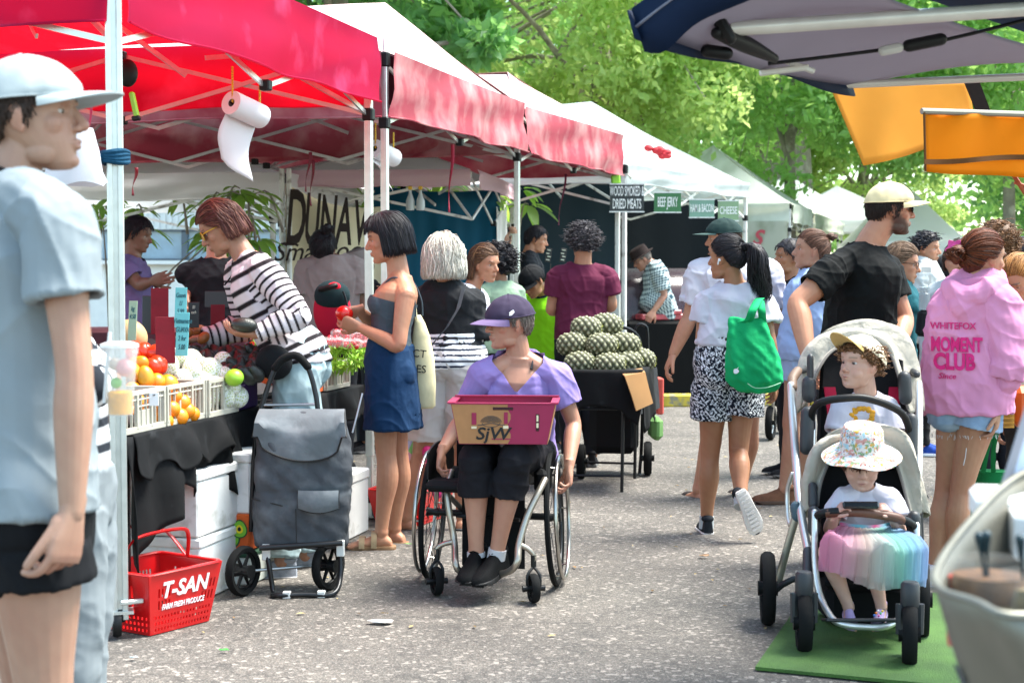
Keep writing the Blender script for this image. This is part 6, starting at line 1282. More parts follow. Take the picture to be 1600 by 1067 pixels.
# ================================================================ shopping trolley
def trolley():
 t = thing('shopping_trolley', 'dark grey fabric shopping trolley with black wheels in front of the striped woman', 'shopping trolley', gr(455, 925)); Y = 6.95; a = lambda x, y, d=0: at(x, y, Y+d)
 gm_ = cloth('grey_poly', '#43464b', bump=.6, dirt=('#5d6166', 6, .5, .65)); g2 = cloth('grey_flap', '#5f6468', bump=.45, dirt=('#7b8084', 5, .5, .65)); pip = mat('black_piping', '#0e0f11', .6)
 mb = MB(); R = []
 for v_, x0, x1, y, dp in ((0, 404, 536, 856, .20), (.03, 396, 541, 850, .23), (.25, 393, 545, 800, .25), (.5, 396, 547, 745, .26), (.75, 399, 545, 690, .24), (.93, 402, 538, 655, .20), (1, 415, 528, 644, .12)):
  c = lerp(a(x0, y), a(x1, y), .5)+V(0, .06, 0); w_ = np.linalg.norm(a(x1, y)-a(x0, y))/2; th = np.arange(36)*2*PI/36; q = .42
  R.append(c+Rz(.10)[:, 0]*(np.sign(np.cos(th))*np.abs(np.cos(th))**q*w_)[:, None]+Rz(.10)[:, 1]*(np.sign(np.sin(th))*np.abs(np.sin(th))**q*dp/2)[:, None])
 mb.rings(R); v, F, E = remesh(mb, .008, 2); N = vnormals(v, F); f = snoise(v*V(1, 1, .5), 16, 2); v = v+N*(f*.007+.006*snoise(v, 38, 5)-.010*np.exp(-((v[:, 2]-.44)/.012)**2)*.5)[:, None]
 b = BASE[t.name]; ob = mkobj('bag', v-b, F, [gm_], sharp=180); ob.parent = t; BASE[ob.name] = b
 fr_ = lambda x, y, d: a(x, y)+V(0, -d, 0)
 mb = MB(); G = []
 for u in np.linspace(0, 1, 22):
  xb = lerp(405, 538, u); low = 680+44*math.sin(PI*min(max((u-.05)/.9, 0), 1))**.35*(.65+.35*u) if 1 else 0; row = []
  for v_ in np.linspace(0, 1, 12):
   y = lerp(640, low, v_); d = .055+.06*min(v_*2.2, 1)**.6+.006*math.sin(u*9+v_*4); row.append(a(lerp(xb, lerp(440, 520, u) if v_ > 2 else xb, 0)+(-6+12*u)*v_, y)+V(0, .10-d*1.55, .0))
  G.append(row)
 mb.sheet(G, .006); fl = mb.build('flap', g2, ob); mb = MB(); mb.tube([g_[0] for g_ in G[:1]]+[g_[-1]+V(0, -.003, 0) for g_ in G]+[G[-1][0]], .0045, 6); mb.build('piping', pip, fl)
 mb = MB(); G = [[a(lerp(470, 532, u), lerp(762, 790+6*math.sin(PI*u), v_))+V(0, -.078-.018*math.sin(PI*u)-.01*math.sin(PI*v_), 0) for v_ in np.linspace(0, 1, 8)] for u in np.linspace(0, 1, 14)]; mb.sheet(G, .006); pk = mb.build('pocket_flap', g2, ob)
 mb = MB(); mb.tube([G[0][0]]+[g_[-1] for g_ in G]+[G[-1][0]], .004, 6); mb.build('piping', pip, pk)
 mb = MB(); mb.tube([a(396, 776)+V(0, -.055, 0), a(430, 782)+V(0, -.082, 0), a(446, 786)+V(0, -.078, 0)], .003, 6); mb.tube([a(466, 790)+V(0, -.08, 0), a(467, 850)+V(0, -.075, 0)], .002, 5); mb.build('seam', pip, ob)
 bf = mat('black_tube', '#1a1b1e', .35, metal=.3)
 mb = MB(); mb.tube([a(392, 830, .10), a(398, 700, .10), a(408, 640, .12), a(428, 580, .14), a(444, 561, .14), a(464, 557, .14), a(480, 572, .14), a(492, 610, .13), a(499, 660, .12), a(520, 850, .12)], .0115, 10, smooth=5); mb.build('handle_frame', bf, t)
 mb = MB(); mb.tube([a(430, 575, .14), a(444, 560, .14), a(464, 556, .14), a(481, 573, .14)], .018, 12, smooth=5, round_=True); mb.build('handle_grip', rubber, t)
 mb = MB(); mb.tube([a(408, 633, .12), a(492, 632, .12)], .006, 8); mb.build('cross_bar', chrome, t)
 g1, g2_ = gr(430, 934), gr(520, 932); mb = MB(); mb.tube([a(414, 852, -.05), a(420, 880, -.07), lerp(a(424, 915), g1, .5)+V(0, 0, 0), g1+V(0, 0, .012), lerp(g1, g2_, .5)+V(0, 0, .012), g2_+V(0, 0, .012), a(532, 900, -.05), a(532, 852, -.02)], .0115, 10, smooth=5); mb.tube([a(405, 856, -.10), a(535, 848, -.06)], .0125, 10); mb.build('stand', bf, t)
 mb = MB();
 for p, s_ in ((a(416, 862, -.06), .07), (a(532, 856, -.03), .07), (lerp(g1, g2_, .2)+UP*.013, .03), (lerp(g1, g2_, .8)+UP*.013, .03)): mb = MB(); mb.box(p, (.034, .03, s_), bev=.003); mb.build('clip', mat('white_clip', '#c6c8c6', .6), t)
 mb = MB(); mb.tube([gr(377, 934)+V(0, .05, .105), gr(512, 922)+V(0, .05, .105)], .007, 8); mb.build('axle', chrome, t)
 for px, py in ((377, 934), (511, 925)): wheel(t, gr(px, py)+V(0, .05, .108), nrm(V(.88, -.47, 0)), .108, .013, solid=6, rimm=blackpl, tw=1.5, hubr=.03)
trolley()
# ================================================================ double pram
def pram():
 t = thing('double_pram', 'silver framed tandem pram with beige hoods and two seats one above the other', 'pram', gr(1330, 1010)); sil = mat('pram_silver', '#cfcfcd', .3, metal=.7, var=.05); bg_ = cloth('beige_hood', '#aca599', bump=.9); blk = cloth('pram_black', '#131316'); gp = mat('grey_plastic', '#2a2c30', .5)
 T = lambda name, pts, r, m=sil, sm=4, par=t, sd=10, flat=1.: MB().tube([at(*p) for p in pts], r, sd, smooth=sm, round_=True, flat=flat).build(name, m, par)
 for nm, (px, py), R in (('front_wheel', (1258, 1022), .112), ('front_wheel', (1424, 1042), .112), ('rear_wheel', (1201, 978), .145), ('rear_wheel', (1443, 998), .145)):
  g_ = gr(px, py); wheel(t, g_+V(0, .03, R), nrm(V(.97, -.10 if px < 1300 else -.22, 0)), R, .020, solid=5, name=nm, rimm=mat('grey_rim', '#6d7074', .4, metal=.4), tw=1.3, hubr=.03)
 for px in (1258, 1424):               # forks
  y0 = 1022 if px < 1300 else 1042; g_ = gr(px, y0); mb = MB(); mb.lathe(g_+V(0, .03, .24), [(.030, -.03), (.034, -.02), (.034, .05), (.026, .06)], (0, 0, 1), 16); mb.tube([g_+V(-.036, .03, .22), g_+V(-.036, .03, .112)], [.016, .014], 8); mb.tube([g_+V(.036, .03, .22), g_+V(.036, .03, .112)], [.016, .014], 8); mb.build('fork', gp, t)
 T('frame_tube', [(1236, 602, 6.62), (1242, 700, 6.5), (1250, 790, 6.3), (1263, 862, 6.1)], .017); T('frame_tube', [(1263, 862, 6.1), (1262, 910, 5.98), (1260, 940, 5.92)], .022, gp)
 T('handle_grip', [(1238, 606, 6.62), (1238, 592, 6.66), (1246, 580, 6.72)], .021, mat('brown_leather', '#6b5546', .6), 3)
 T('push_handle', [(1246, 580, 6.72), (1290, 572, 6.95), (1400, 572, 6.95), (1432, 585, 6.75)], .016, gp)
 T('frame_tube', [(1246, 800, 6.3), (1228, 862, 6.33), (1214, 918, 6.36)], .016, mat('champagne', '#b3ad9d', .4, metal=.6)); T('frame_tube', [(1245, 790, 6.32), (1234, 820, 6.4), (1230, 770, 6.45), (1238, 740, 6.42)], .009)
 T('hub_joint', [(1244, 792, 6.3), (1246, 806, 6.3)], .024, mat('blue_grey_plastic', '#3f5662', .5)); T('axle', [(1206, 926, 6.33), (1260, 900, 6.3), (1420, 905, 6.3), (1443, 935, 6.28)], .013, gp)
 T('frame_tube', [(1436, 600, 6.72), (1436, 700, 6.5), (1432, 800, 6.3), (1428, 900, 6.1), (1424, 960, 5.95)], .016); T('frame_tube', [(1436, 800, 6.3), (1440, 880, 6.35), (1443, 930, 6.3)], .015, gp)
 T('frame_tube', [(1270, 660, 6.55), (1270, 760, 6.4), (1276, 850, 6.2)], .013); T('frame_tube', [(1412, 680, 6.55), (1428, 760, 6.4), (1432, 850, 6.2)], .013, mat('champagne', ''))
 T('foot_frame', [(1273, 800, 6.02), (1273, 870, 5.98), (1280, 925, 5.93), (1300, 965, 5.85), (1322, 976, 5.82), (1352, 979, 5.82), (1385, 978, 5.82), (1408, 962, 5.86), (1425, 925, 5.93), (1432, 880, 5.98), (1432, 820, 6.02)], .0125, sil, 4, sd=12)
 # upper seat
 S1 = lambda x, y, d=0: at(x, y, 6.80+d)
 mb = MB(); G = [[S1(lerp(lerp(1285, 1276, v_), lerp(1410, 1420, v_), u), lerp(545+18*abs(u-.5)*2, 735, v_), -.10*v_+.06*math.sin(PI*u)) for v_ in np.linspace(0, 1, 10)] for u in np.linspace(0, 1, 12)]; mb.sheet(G, .025); st = mb.build('upper_seat', blk, t)
 mb = MB(); mb.box(at(1347, 742, 6.60), (.33, .28, .04), bev=.015); mb.build('seat_base', blk, t)
 for x0, x1 in ((1296, 1312), (1398, 1388)): mb = MB(); mb.sheet([[S1(lerp(x0, x1, v_)+k, lerp(605, 720, v_), -.04-.09*v_) for k in (-9, 9)] for v_ in np.linspace(0, 1, 6)], .01); mb.build('harness_strap', cloth('crimson', '#8e1233'), st)
 def hood(name, arcs, m, folds=5, amp=.022):
  mb = MB(); A = [catmull([at(*p) for p in arc], np.ones(len(arc)), 6)[0] for arc in arcs]; n = min(len(a_) for a_ in A); G = []; c0_ = np.mean([a_.mean(0) for a_ in A], 0)
  for i in range(n):
   c, _ = catmull([a_[i] for a_ in A], np.ones(len(A)), 5); G.append([q+(q-c0_)*amp*2.2*math.sin(k*1.1+i*.35)+V(0, -1, .4)*amp*math.sin(k*1.7+i*.25) for k, q in enumerate(c)])
  mb.sheet(G, .006); o_ = mb.build(name, m, t, sharp=180)
  for j in (0, -1): e = MB(); e.tube([g_[j] for g_ in G], .006, 6); e.build('hood_edge', bg_ if j else cloth('grey_edge', '#6e6a66'), o_)
  return o_
 hood('upper_hood', [[(1266, 625, 6.70), (1280, 580, 6.74), (1302, 546, 6.78), (1345, 532, 6.80), (1384, 546, 6.78), (1404, 590, 6.74), (1418, 640, 6.70)], [(1248, 640, 6.80), (1252, 570, 6.86), (1280, 522, 6.90), (1345, 504, 6.92), (1406, 520, 6.90), (1436, 575, 6.86), (1440, 640, 6.80)],
  [(1258, 640, 6.92), (1262, 575, 6.98), (1290, 526, 7.02), (1346, 508, 7.04), (1398, 524, 7.02), (1426, 570, 6.98), (1430, 640, 6.92)]], bg_)
 T('hood_hinge', [(1266, 560, 6.58), (1266, 592, 6.58)], .020, gp, flat=.7); T('hood_hinge', [(1264, 598, 6.58), (1264, 618, 6.58)], .030, gp); T('hood_hinge', [(1413, 590, 6.58), (1415, 622, 6.58)], .028, gp)
 T('bumper_bar', [(1268, 668, 6.52), (1270, 642, 6.46), (1284, 628, 6.40), (1320, 622, 6.36), (1352, 622, 6.36), (1390, 634, 6.38), (1414, 652, 6.44), (1424, 690, 6.52)], .0155, blackpl)
 T('side_joint', [(1262, 645, 6.5), (1260, 700, 6.48)], .028, gp); T('side_joint', [(1424, 655, 6.5), (1424, 715, 6.48)], .026, gp)
 # lower seat
 S2 = lambda x, y, d=0: at(x, y, 6.30+d)
 mb = MB(); G = [[S2(lerp(lerp(1282, 1272, v_), lerp(1418, 1428, v_), u), lerp(705+20*abs(u-.5)*2, 900, v_), -.22*v_+.06*math.sin(PI*u)) for v_ in np.linspace(0, 1, 10)] for u in np.linspace(0, 1, 12)]; mb.sheet(G, .025); mb.build('lower_seat', blk, t)
 mb = MB(); mb.box(at(1350, 900, 6.15), (.36, .32, .05), bev=.02); mb.box(at(1352, 935, 6.30), (.36, .26, .16), bev=.03); mb.build('basket', blk, t)
 hood('lower_hood', [[(1278, 790, 6.20), (1286, 748, 6.22), (1302, 712, 6.24), (1345, 694, 6.24), (1386, 706, 6.24), (1408, 748, 6.22), (1424, 812, 6.18)], [(1258, 800, 6.26), (1262, 735, 6.24), (1284, 684, 6.22), (1345, 666, 6.22), (1408, 680, 6.22), (1436, 740, 6.24), (1446, 800, 6.28)],
  [(1258, 810, 6.38), (1264, 740, 6.38), (1290, 690, 6.40), (1346, 672, 6.40), (1402, 686, 6.40), (1430, 740, 6.38), (1444, 810, 6.38)]], bg_)
 T('bumper_bar', [(1280, 838, 6.1), (1276, 812, 6.04), (1288, 801, 5.98), (1345, 800, 5.95), (1400, 808, 5.96), (1428, 822, 6.02), (1432, 845, 6.1)], .0165, blackpl)
 T('leather_sleeve', [(1294, 801, 5.975), (1345, 800, 5.948), (1398, 808, 5.955), (1408, 812, 5.968)], .0185, mat('tan_leather', '#5a3524', .5, bump=.2)); T('side_joint', [(1272, 800, 6.04), (1272, 828, 6.04)], .024, gp); T('side_joint', [(1428, 808, 6.04), (1430, 838, 6.04)], .026, gp)
 T('side_joint', [(1270, 760, 6.2), (1270, 788, 6.18)], .018, gp); mb = MB(); mb.box(at(1350, 968, 5.86), (.30, .10, .012), Rx(-.2), bev=.004); mb.build('footrest', gp, t)
 mb = MB(); mb.box(at(1345, 789, 5.93), (.135, .016, .028), Rx(-.5), bev=.006); tag(mb.build('phone', mat('phone_black', '#0c0f12', .2), base=at(1345, 792, 5.93)), 'black mobile phone held over the leather bumper bar by the toddler girl', 'phone')
pram()
def push2():
 t = thing('pushchair', 'dark pushchair with a grey wheel seen behind the woman with the green bag', 'pushchair', gr(1206, 686)); wheel(t, gr(1204, 687)+V(0, 0, .14), nrm(V(.9, -.3, 0)), .14, .02, solid=5, tw=1.4); wheel(t, gr(1222, 676)+V(0, 0, .14), nrm(V(.9, -.3, 0)), .14, .02, solid=5, tw=1.4)
 mb = MB(); Y = 13.; a = lambda x, y, d=0: at(x, y, Y+d); mb.tube([a(1206, 655), a(1210, 600), a(1206, 560, .2)], .014, 8, smooth=3); mb.tube([a(1222, 650), a(1222, 600), a(1220, 560, .2)], .014, 8, smooth=3); mb.build('frame', chrome, t); mb = MB(); mb.box(a(1216, 608, .1), (.10, .3, .25), Rx(.2), bev=.03); mb.build('seat', seatm, t)
push2()
# ================================================================ fruit stall
tbl = thing('trestle_table', 'long trestle table under black cloth carrying the fruit crates', 'table', (-1.6, 7.5, 0)); TA, TB = V(-1.50, 6.15, 0), V(-.84, 8.95, 0); td_ = nrm(TB-TA); te_ = V(-td_[1], td_[0], 0); TZ = .745
mb = MB(); mb.box((TA+TB)/2+te_*.5+UP*(TZ-.02), (2.85, .98, .03), frame(x=td_, z=UP), bev=.004); mb.build('table_top', mat('plywood', '#8a7350', .8), tbl, smooth=False)
for u in (.06, .5, .94):
 for e_ in (.08, .9): mb = MB(); c = lerp(TA, TB, u)+te_*e_; mb.box(c+UP*.36, (.03, .03, .70), bev=.003); mb.build('leg', dkm, tbl, smooth=False)
def drape(P, Q, z1, z0, seed=0, n=90, amp=.028, top=.25, swing=.03):
 d = nrm(Q-P); nn = V(d[1], -d[0], 0); G = []
 for u in np.linspace(0, 1, n):
  L_ = np.linalg.norm(Q-P)*u; zb = z0(u) if callable(z0) else z0; row = [lerp(P, Q, u)-nn*top+UP*(z1+.006)]
  for v_ in np.linspace(0, 1, 16):
   f = (math.sin(L_*15+seed+1.5*math.sin(L_*4+seed))+.5*math.sin(L_*34+seed*2))*amp*min(v_*1.6, 1)**.8; row.append(lerp(P, Q, u)+nn*(.012+swing*v_+f)+d*(.012*math.sin(v_*5+L_*9))+UP*(z1+.008-(z1-zb)*v_**1.0-.0))
  G.append(row)
 return G
bcl = cloth('black_drape', '#0c0d0f', bump=.5, bs=5, dirt=('#25272a', 9, .6, .75)); mb = MB(); mb.sheet(drape(TA-td_*.02, TB, TZ, lambda u: .36+.20*math.sin(u*13)*(.5+.5*math.sin(u*5))+(.22 if u > .30 else 0)-(.14 if u < .14 else 0), 1), .004)
G = drape(TA+te_*1.0, TA-td_*.02, TZ, .32, 4, 40); mb.sheet(G, .004); cl_ = mb.build('table_cloth', bcl, base=(TA+TB)/2, sharp=180); tag(cl_, 'black cloth hanging in folds off the fruit table', 'tablecloth')
mb = MB(); mb.sheet(drape(lerp(TA, TB, .02), lerp(TA, TB, .36), TZ+.006, lambda u: .60-.03*math.sin(u*21), 9, 60, .022, .1, .05), .004); mb.build('cloth_overhang', bcl, cl_, sharp=180)
white_pl = mat('crate_plastic', '#bab6a8', .5, var=.08, vs=15, trans=.12)
def crate(label, P, Q, depth, h, z=TZ+.016, group='white plastic crates on the fruit table', bays=3, m=None):
 P, Q = V(*P, 0), V(*Q, 0); d = nrm(Q-P); e_ = V(-d[1], d[0], 0); L_ = np.linalg.norm(Q-P); t = thing('plastic_crate', label, 'crate', (P+Q)/2+UP*z, group); m = m or white_pl
 def side(a, b):
  mb = MB(); dd = nrm(b-a); ln = np.linalg.norm(b-a); R_ = frame(x=dd, z=UP); bx = lambda u, zz, w_, hh, th=.012, o=0.: mb.box(a+dd*u+UP*(z+zz)+np.cross(dd, UP)*o, (w_, th, hh), R_, bev=.0015)
  bx(ln/2, h-.008, ln, .018, .020); bx(ln/2, .012, ln, .024, .018); bx(ln/2, h-.035, ln, .007); nb = max(2, int(ln/.115))
  for k in range(nb+1): bx(min(max(ln*k/nb, .008), ln-.008), h/2, .014, h-.03, .016, .0025)
  for k in range(nb):
   c = ln*(k+.5)/nb; bx(c-.022, h/2, .005, h-.03); bx(c+.022, h/2, .005, h-.03)
   if k % 2: bx(c, h*.62, ln/nb, .007, .01); bx(c, h*.3, ln/nb*.9, h*.45, .004)
  mb.build('slatted_side', m, t, smooth=False)
 side(P, Q); side(Q, Q+e_*depth); side(P+e_*depth, P); side(Q+e_*depth, P+e_*depth); mb = MB(); mb.box((P+Q)/2+e_*depth/2+UP*(z+.006), (L_-.02, depth-.02, .008), frame(x=d, z=UP)); mb.build('floor', m, t, smooth=False); return t
lp = lambda u, o=0.: tuple((lerp(TA, TB, u)+te_*o)[:2])
crate('white slatted crate nearest the camera holding oranges', lp(.005, .015), lp(.135, .015), .40, .165); crate('white slatted crate of oranges with a cardboard liner', lp(.14, .015), lp(.268, .015), .40, .165); crate('milky white crate holding netted guavas beside the purple carton', lp(.272, .0), lp(.385, .0), .40, .165)
crate('white slatted crate of green beans beyond the striped woman', lp(.80, .01), lp(.93, .01), .38, .15)
card = mat('orange_card', '#c9571c', .8, var=.08, bump=.1); mb = MB(); c = lerp(TA, TB, .245)+te_*.16; mb.box(c+UP*(TZ+.155), (.30, .012, .06), frame(x=td_, z=UP)); o_ = mb.build('card_liner', mat('liner_card', '#a8601f', .85), base=c+UP*TZ, smooth=False); tag(o_, 'strip of orange brown corrugated card standing between oranges and guavas', 'card')
def carton2(name, label, c, size, ang, m, tape=None, cat='box', group=None, lid=True, notch=False):
 t = thing(name, label, cat, V(c), group); R_ = Rz(ang); mb = MB(); mb.box(V(c)+UP*size[2]*(.42 if lid else .5), (size[0], size[1], size[2]*(.84 if lid else 1)), R_, bev=.008); mb.build('box_body', m, t, smooth=False)
 if lid: mb = MB(); mb.box(V(c)+UP*size[2]*.92, (size[0]+.012, size[1]+.012, size[2]*.16), R_, bev=.008); mb.build('lid', m, t, smooth=False)
 return t, R_
foam = mat('polystyrene', '#dcdcda', .75, var=.05, vs=10, bump=.35, bs=25, dirt=('#b9b8b2', 7, .56, .66)); fx = lambda px, Y, dx=0, dy=0: gx(px, Y)+V(dx, dy, 0)
carton2('foam_box', 'white polystyrene box on the ground under the fruit table, lowest of its stack', (-1.42, 6.98, 0), (.50, .34, .27), 1.33, foam, group='polystyrene boxes under the table'); carton2('foam_box', 'white polystyrene box on top of the stack behind the red basket', (-1.42, 6.98, .275), (.50, .34, .28), 1.30, foam, group='polystyrene boxes under the table')
carton2('foam_box', 'white polystyrene box resting on the orange and green fruit cartons', (-1.26, 7.30, .32), (.44, .31, .27), 1.33, foam, group='polystyrene boxes under the table'); carton2('foam_box', 'white polystyrene box on the ground beyond the trolley', (-.98, 8.35, 0.), (.46, .32, .34), 1.33, foam, group='polystyrene boxes under the table')
mb = MB(); t_, R_ = carton2('fruit_carton', 'bright orange fruit carton with a lime green and yellow fruit drawing and size label', (-1.26, 7.27, .155), (.40, .30, .165), 1.33, card, lid=False, group='printed fruit cartons')
cf = V(-1.26, 7.27, .155); nE = R_@V(0, -1, 0); nS = R_@V(-1, 0, 0); fw = frame(x=R_@V(1, 0, 0), z=nE); fs = frame(x=V(nE[0], nE[1], 0)*-1*-1, z=nS); ylw = mat('yellow_ink', '#d9c21a', .7); lime = mat('lime_ink', '#6fae2a', .7); ink = mat('black_ink', '')
def avo_art(t, c, Fm, s_):                 # a plain halved avocado drawing
 for r0, m_, o in ((.052, mat('dark_green_ink', '#1f4a24', .7), .0), (.045, lime, .0012), (.024, ylw, .0024), (.012, ink, .0036)):
  mb = MB(); mb.add([c+Fm[:, 2]*o+Fm@V(r0*s_*math.cos(a)*(1-.18*math.sin(a)), r0*s_*math.sin(a)*1.15, 0) for a in np.arange(24)/24*2*PI], [tuple(range(24))]); mb.build('drawn_fruit', m_, t, smooth=False)
avo_art(t_, cf+nE*.152+UP*.08+R_@V(-.02, 0, 0), fw, 1.); avo_art(t_, cf+nS*.202+UP*.065+nE*.055, frame(x=nE, z=nS), .95); avo_art(t_, cf+nS*.2065+UP*.10+nE*.105, frame(x=nE, z=nS), .7)
lb = mat('white_label', '#dedbd2', .8); mb = MB(); mb.box(cf+nS*.202+UP*.07-nE*.085, (.095, .003, .10), frame(x=nE, z=UP)); mb.build('label', lb, t_, smooth=False)
for k, w_ in enumerate(('AVO', 'HASS', 'SIZE 18')): text_mesh(w_, .022, M4(frame(x=nE, z=nS), cf+nS*.205-nE*.085+UP*(.10-.027*k)), 'lettering', ink, t_, bold=.02)
t_, R2 = carton2('fruit_carton', 'green and white fruit carton at the bottom under the orange one', (-1.26, 7.27, 0.), (.40, .30, .15), 1.33, mat('green_white_card', '#c7cbc2', .8, var=.05), lid=True, group='printed fruit cartons'); kids(t_)[1].data.materials[0] = mat('forest_green_card', '#14402a', .7) if kids(t_)[1].name.startswith('lid') else kids(t_)[1].data.materials[0]
t_, R3 = carton2('fruit_carton', 'orange fruit carton with yellow lettering standing on the table past the striped woman', (lerp(TA, TB, .755)+te_*.16+UP*(TZ+.012)), (.20, .30, .17), 1.34, card, lid=False, group='printed fruit cartons'); avo_art(t_, lerp(TA, TB, .755)+te_*.005+UP*(TZ+.10), frame(x=td_, z=-te_), .9)
t_, R4 = carton2('fruit_carton', 'deep purple fruit carton beside the guava crate', (lerp(TA, TB, .44)+te_*.18+UP*(TZ+.012)), (.28, .32, .16), 1.34, mat('purple_card', '#3f1f63', .7), lid=False, group='printed fruit cartons')
for k in range(4): mb = MB(); mb.box(lerp(TA, TB, .42)+te_*.016+UP*(TZ+.05+.025*k), (.07-.01*(k % 2), .003, .007), frame(x=td_, z=UP)); mb.build('printed_line', mat('lilac_ink', '#8f78b5', .7), t_, smooth=False)
# fruit
def rowlabels(base, pts, group):
 n = len(pts); k = max(1, round(n/5.5)); idx = sorted(range(n), key=lambda i: pts[i][1]); out = [None]*n; per = -(-n//k); rn = ['top', 'second', 'third', 'fourth', 'fifth', 'sixth']; on = ['leftmost', 'second from left', 'third from left', 'fourth from left', 'fifth from left', 'sixth from left', 'seventh from left', 'rightmost']
 for r in range(k):
  row = sorted(idx[r*per:(r+1)*per], key=lambda i: pts[i][0])
  for c, i in enumerate(row): out[i] = base+', '+on[c]+(' in the %s row of its heap' % (rn[r] if r < k-1 or k == 1 else 'bottom') if k > 1 else ' in its small pile')
 return out
def fruit(name, label, cat, pts, mk, m, group, seed=0):
 r = random.Random(seed); proto = None
 if len(pts) > 1: label = rowlabels(label, pts, group)
 for k, q in enumerate(pts):
  px, py, Y = q[:3]; s_ = q[3] if len(q) > 3 else 1.; c = at(px, py, Y)
  if proto is None:
   mb = MB(); mk(mb); proto = mb.build(name, m, base=(0, 0, 0)); o = proto
  else: o = proto.copy(); COL.objects.link(o)
  o.location = tuple(c); o.rotation_euler = (r.uniform(-.9, .9), r.uniform(-.9, .9), r.uniform(0, 6.28)); k_ = s_*r.uniform(.92, 1.08); o.scale = (k_, k_, k_); tag(o, label if isinstance(label, str) else label[k], cat, group)
def mound(name, label, pts, r0, m):         # packed base under a heap
 mb = MB(); [mb.ball(at(*p), (r0, r0, r0*.6), nu=12, nv=8) for p in pts]; v, F, E = remesh(mb, .012, 2); return v, F
r_ = random.Random(4)
org = [(207, 612, 6.42), (222, 598, 6.48), (216, 632, 6.36), (232, 618, 6.42), (244, 600, 6.50), (240, 632, 6.38), (256, 622, 6.46), (262, 604, 6.54, 1.15), (272, 622, 6.5), (202, 590, 6.52), (226, 584, 6.56), (206, 648, 6.34), (224, 648, 6.37), (246, 648, 6.40), (268, 642, 6.46), (284, 632, 6.55), (292, 645, 6.56), (212, 572, 6.6), (300, 650, 6.62), (280, 654, 6.5), (258, 662, 6.42), (236, 662, 6.38), (204, 664, 6.32), (220, 664, 6.35)]
org = [(p[0], p[1]-3, p[2]+.17)+tuple(p[3:]) for p in org]; fruit('orange', 'shiny orange', 'orange', org, lambda mb: mb.ball((0, 0, 0), (.037, .037, .035), nu=20, nv=14), mat('orange_peel', '#e8860c', .35, var=.12, vs=8, bump=.25, bs=260, spec=.6), 'oranges heaped in the front crates')
def tom(mb): mb.ball((0, 0, 0), (.043, .043, .034), nu=20, nv=14); mb.ball((0, 0, .031), (.016, .016, .006), nu=10, nv=6, col=None)
fruit('persimmon', 'orange red persimmon', 'persimmon', [(226, 548, 6.85), (243, 552, 6.85), (238, 574, 6.75), (248, 570, 6.78), (212, 545, 6.9), (230, 560, 6.9), (252, 548, 6.92), (205, 556, 6.8)], tom, mat('persimmon_skin', '#d0360f', .3, var=.2, vs=12, spec=.6), 'persimmons piled behind the oranges', 1)
fruit('mango', 'yellow green mango', 'mango', [(217, 570, 6.68), (206, 580, 6.62), (228, 590, 6.62)], lambda mb: mb.ball((0, 0, 0), (.038, .036, .055), nu=18, nv=14), mat('mango_skin', '#c99a16', .4, col2='#b0501a', vs=9), 'mangoes among the persimmons', 2)
def gmat():
 m = bpy.data.materials.new('netted_guava'); m.use_nodes = True; N = m.node_tree.nodes; L = m.node_tree.links; b = N['Principled BSDF']; tc = N.new('ShaderNodeTexCoord'); v = N.new('ShaderNodeTexVoronoi'); v.feature = 'DISTANCE_TO_EDGE'; v.inputs['Scale'].default_value = 95; v.inputs['Randomness'].default_value = .25; L.new(tc.outputs['Object'], v.inputs['Vector'])
 r = N.new('ShaderNodeMapRange'); r.inputs[1].default_value = .12; r.inputs[2].default_value = .2; L.new(v.outputs['Distance'], r.inputs[0]); mx = N.new('ShaderNodeMix'); mx.data_type = 'RGBA'; L.new(r.outputs[0], mx.inputs[0]); mx.inputs[6].default_value = (.82, .83, .78, 1); mx.inputs[7].default_value = (*s2l('#c3cb94'), 1); L.new(mx.outputs[2], b.inputs['Base Color']); b.inputs['Roughness'].default_value = .6
 bp = N.new('ShaderNodeBump'); bp.invert = True; bp.inputs['Strength'].default_value = 1; bp.inputs['Distance'].default_value = .004; L.new(r.outputs[0], bp.inputs['Height']); L.new(bp.outputs[0], b.inputs['Normal']); return m
gpts = [(262, 574, 6.85, 1.1), (284, 562, 6.95), (300, 582, 6.9), (286, 596, 6.85), (330, 582, 7.0, 1.15), (312, 576, 7.05), (350, 592, 7.0), (338, 608, 6.95), (318, 604, 6.92, 1.1), (304, 606, 6.9), (362, 608, 7.02), (348, 570, 7.15), (300, 566, 7.05), (330, 622, 6.93), (352, 626, 6.98), (318, 630, 6.88), (372, 624, 7.05)]
gpts = [(p[0], p[1]-4, p[2]+.16)+tuple(p[3:]) for p in gpts]; fruit('guava', 'white netted guava', 'guava', gpts, lambda mb: mb.ball((0, 0, 0), (.044, .044, .050), nu=22, nv=16), gmat(), 'guavas in white foam nets', 3)
fruit('green_apple', 'single bright green unnetted fruit at the right of the guavas', 'fruit', [(366, 590, 7.08)], lambda mb: mb.ball((0, 0, 0), (.04, .04, .036), nu=18, nv=12), mat('lime_skin', '#8fbf30', .35), None, 5)
ap = [(300+14*i+7*(j % 2)+r_.uniform(-3, 3), 584-11*j+r_.uniform(-2, 2), 7.18+.10*j) for j in range(4) for i in range(8) if not (j < 1 and i < 3)]
fruit('avocado', 'dark ripe avocado', 'avocado', ap, lambda mb: mb.lathe((0, 0, -.05), [(.004, 0), (.022, .004), (.033, .018), (.036, .038), (.031, .060), (.021, .082), (.012, .096), (.003, .101)], (0, 0, 1), 18), mat('avocado_skin', '#16181a', .4, col2='#262a22', bump=.5, bs=120, spec=.5), 'dark avocados in the heap', 4)
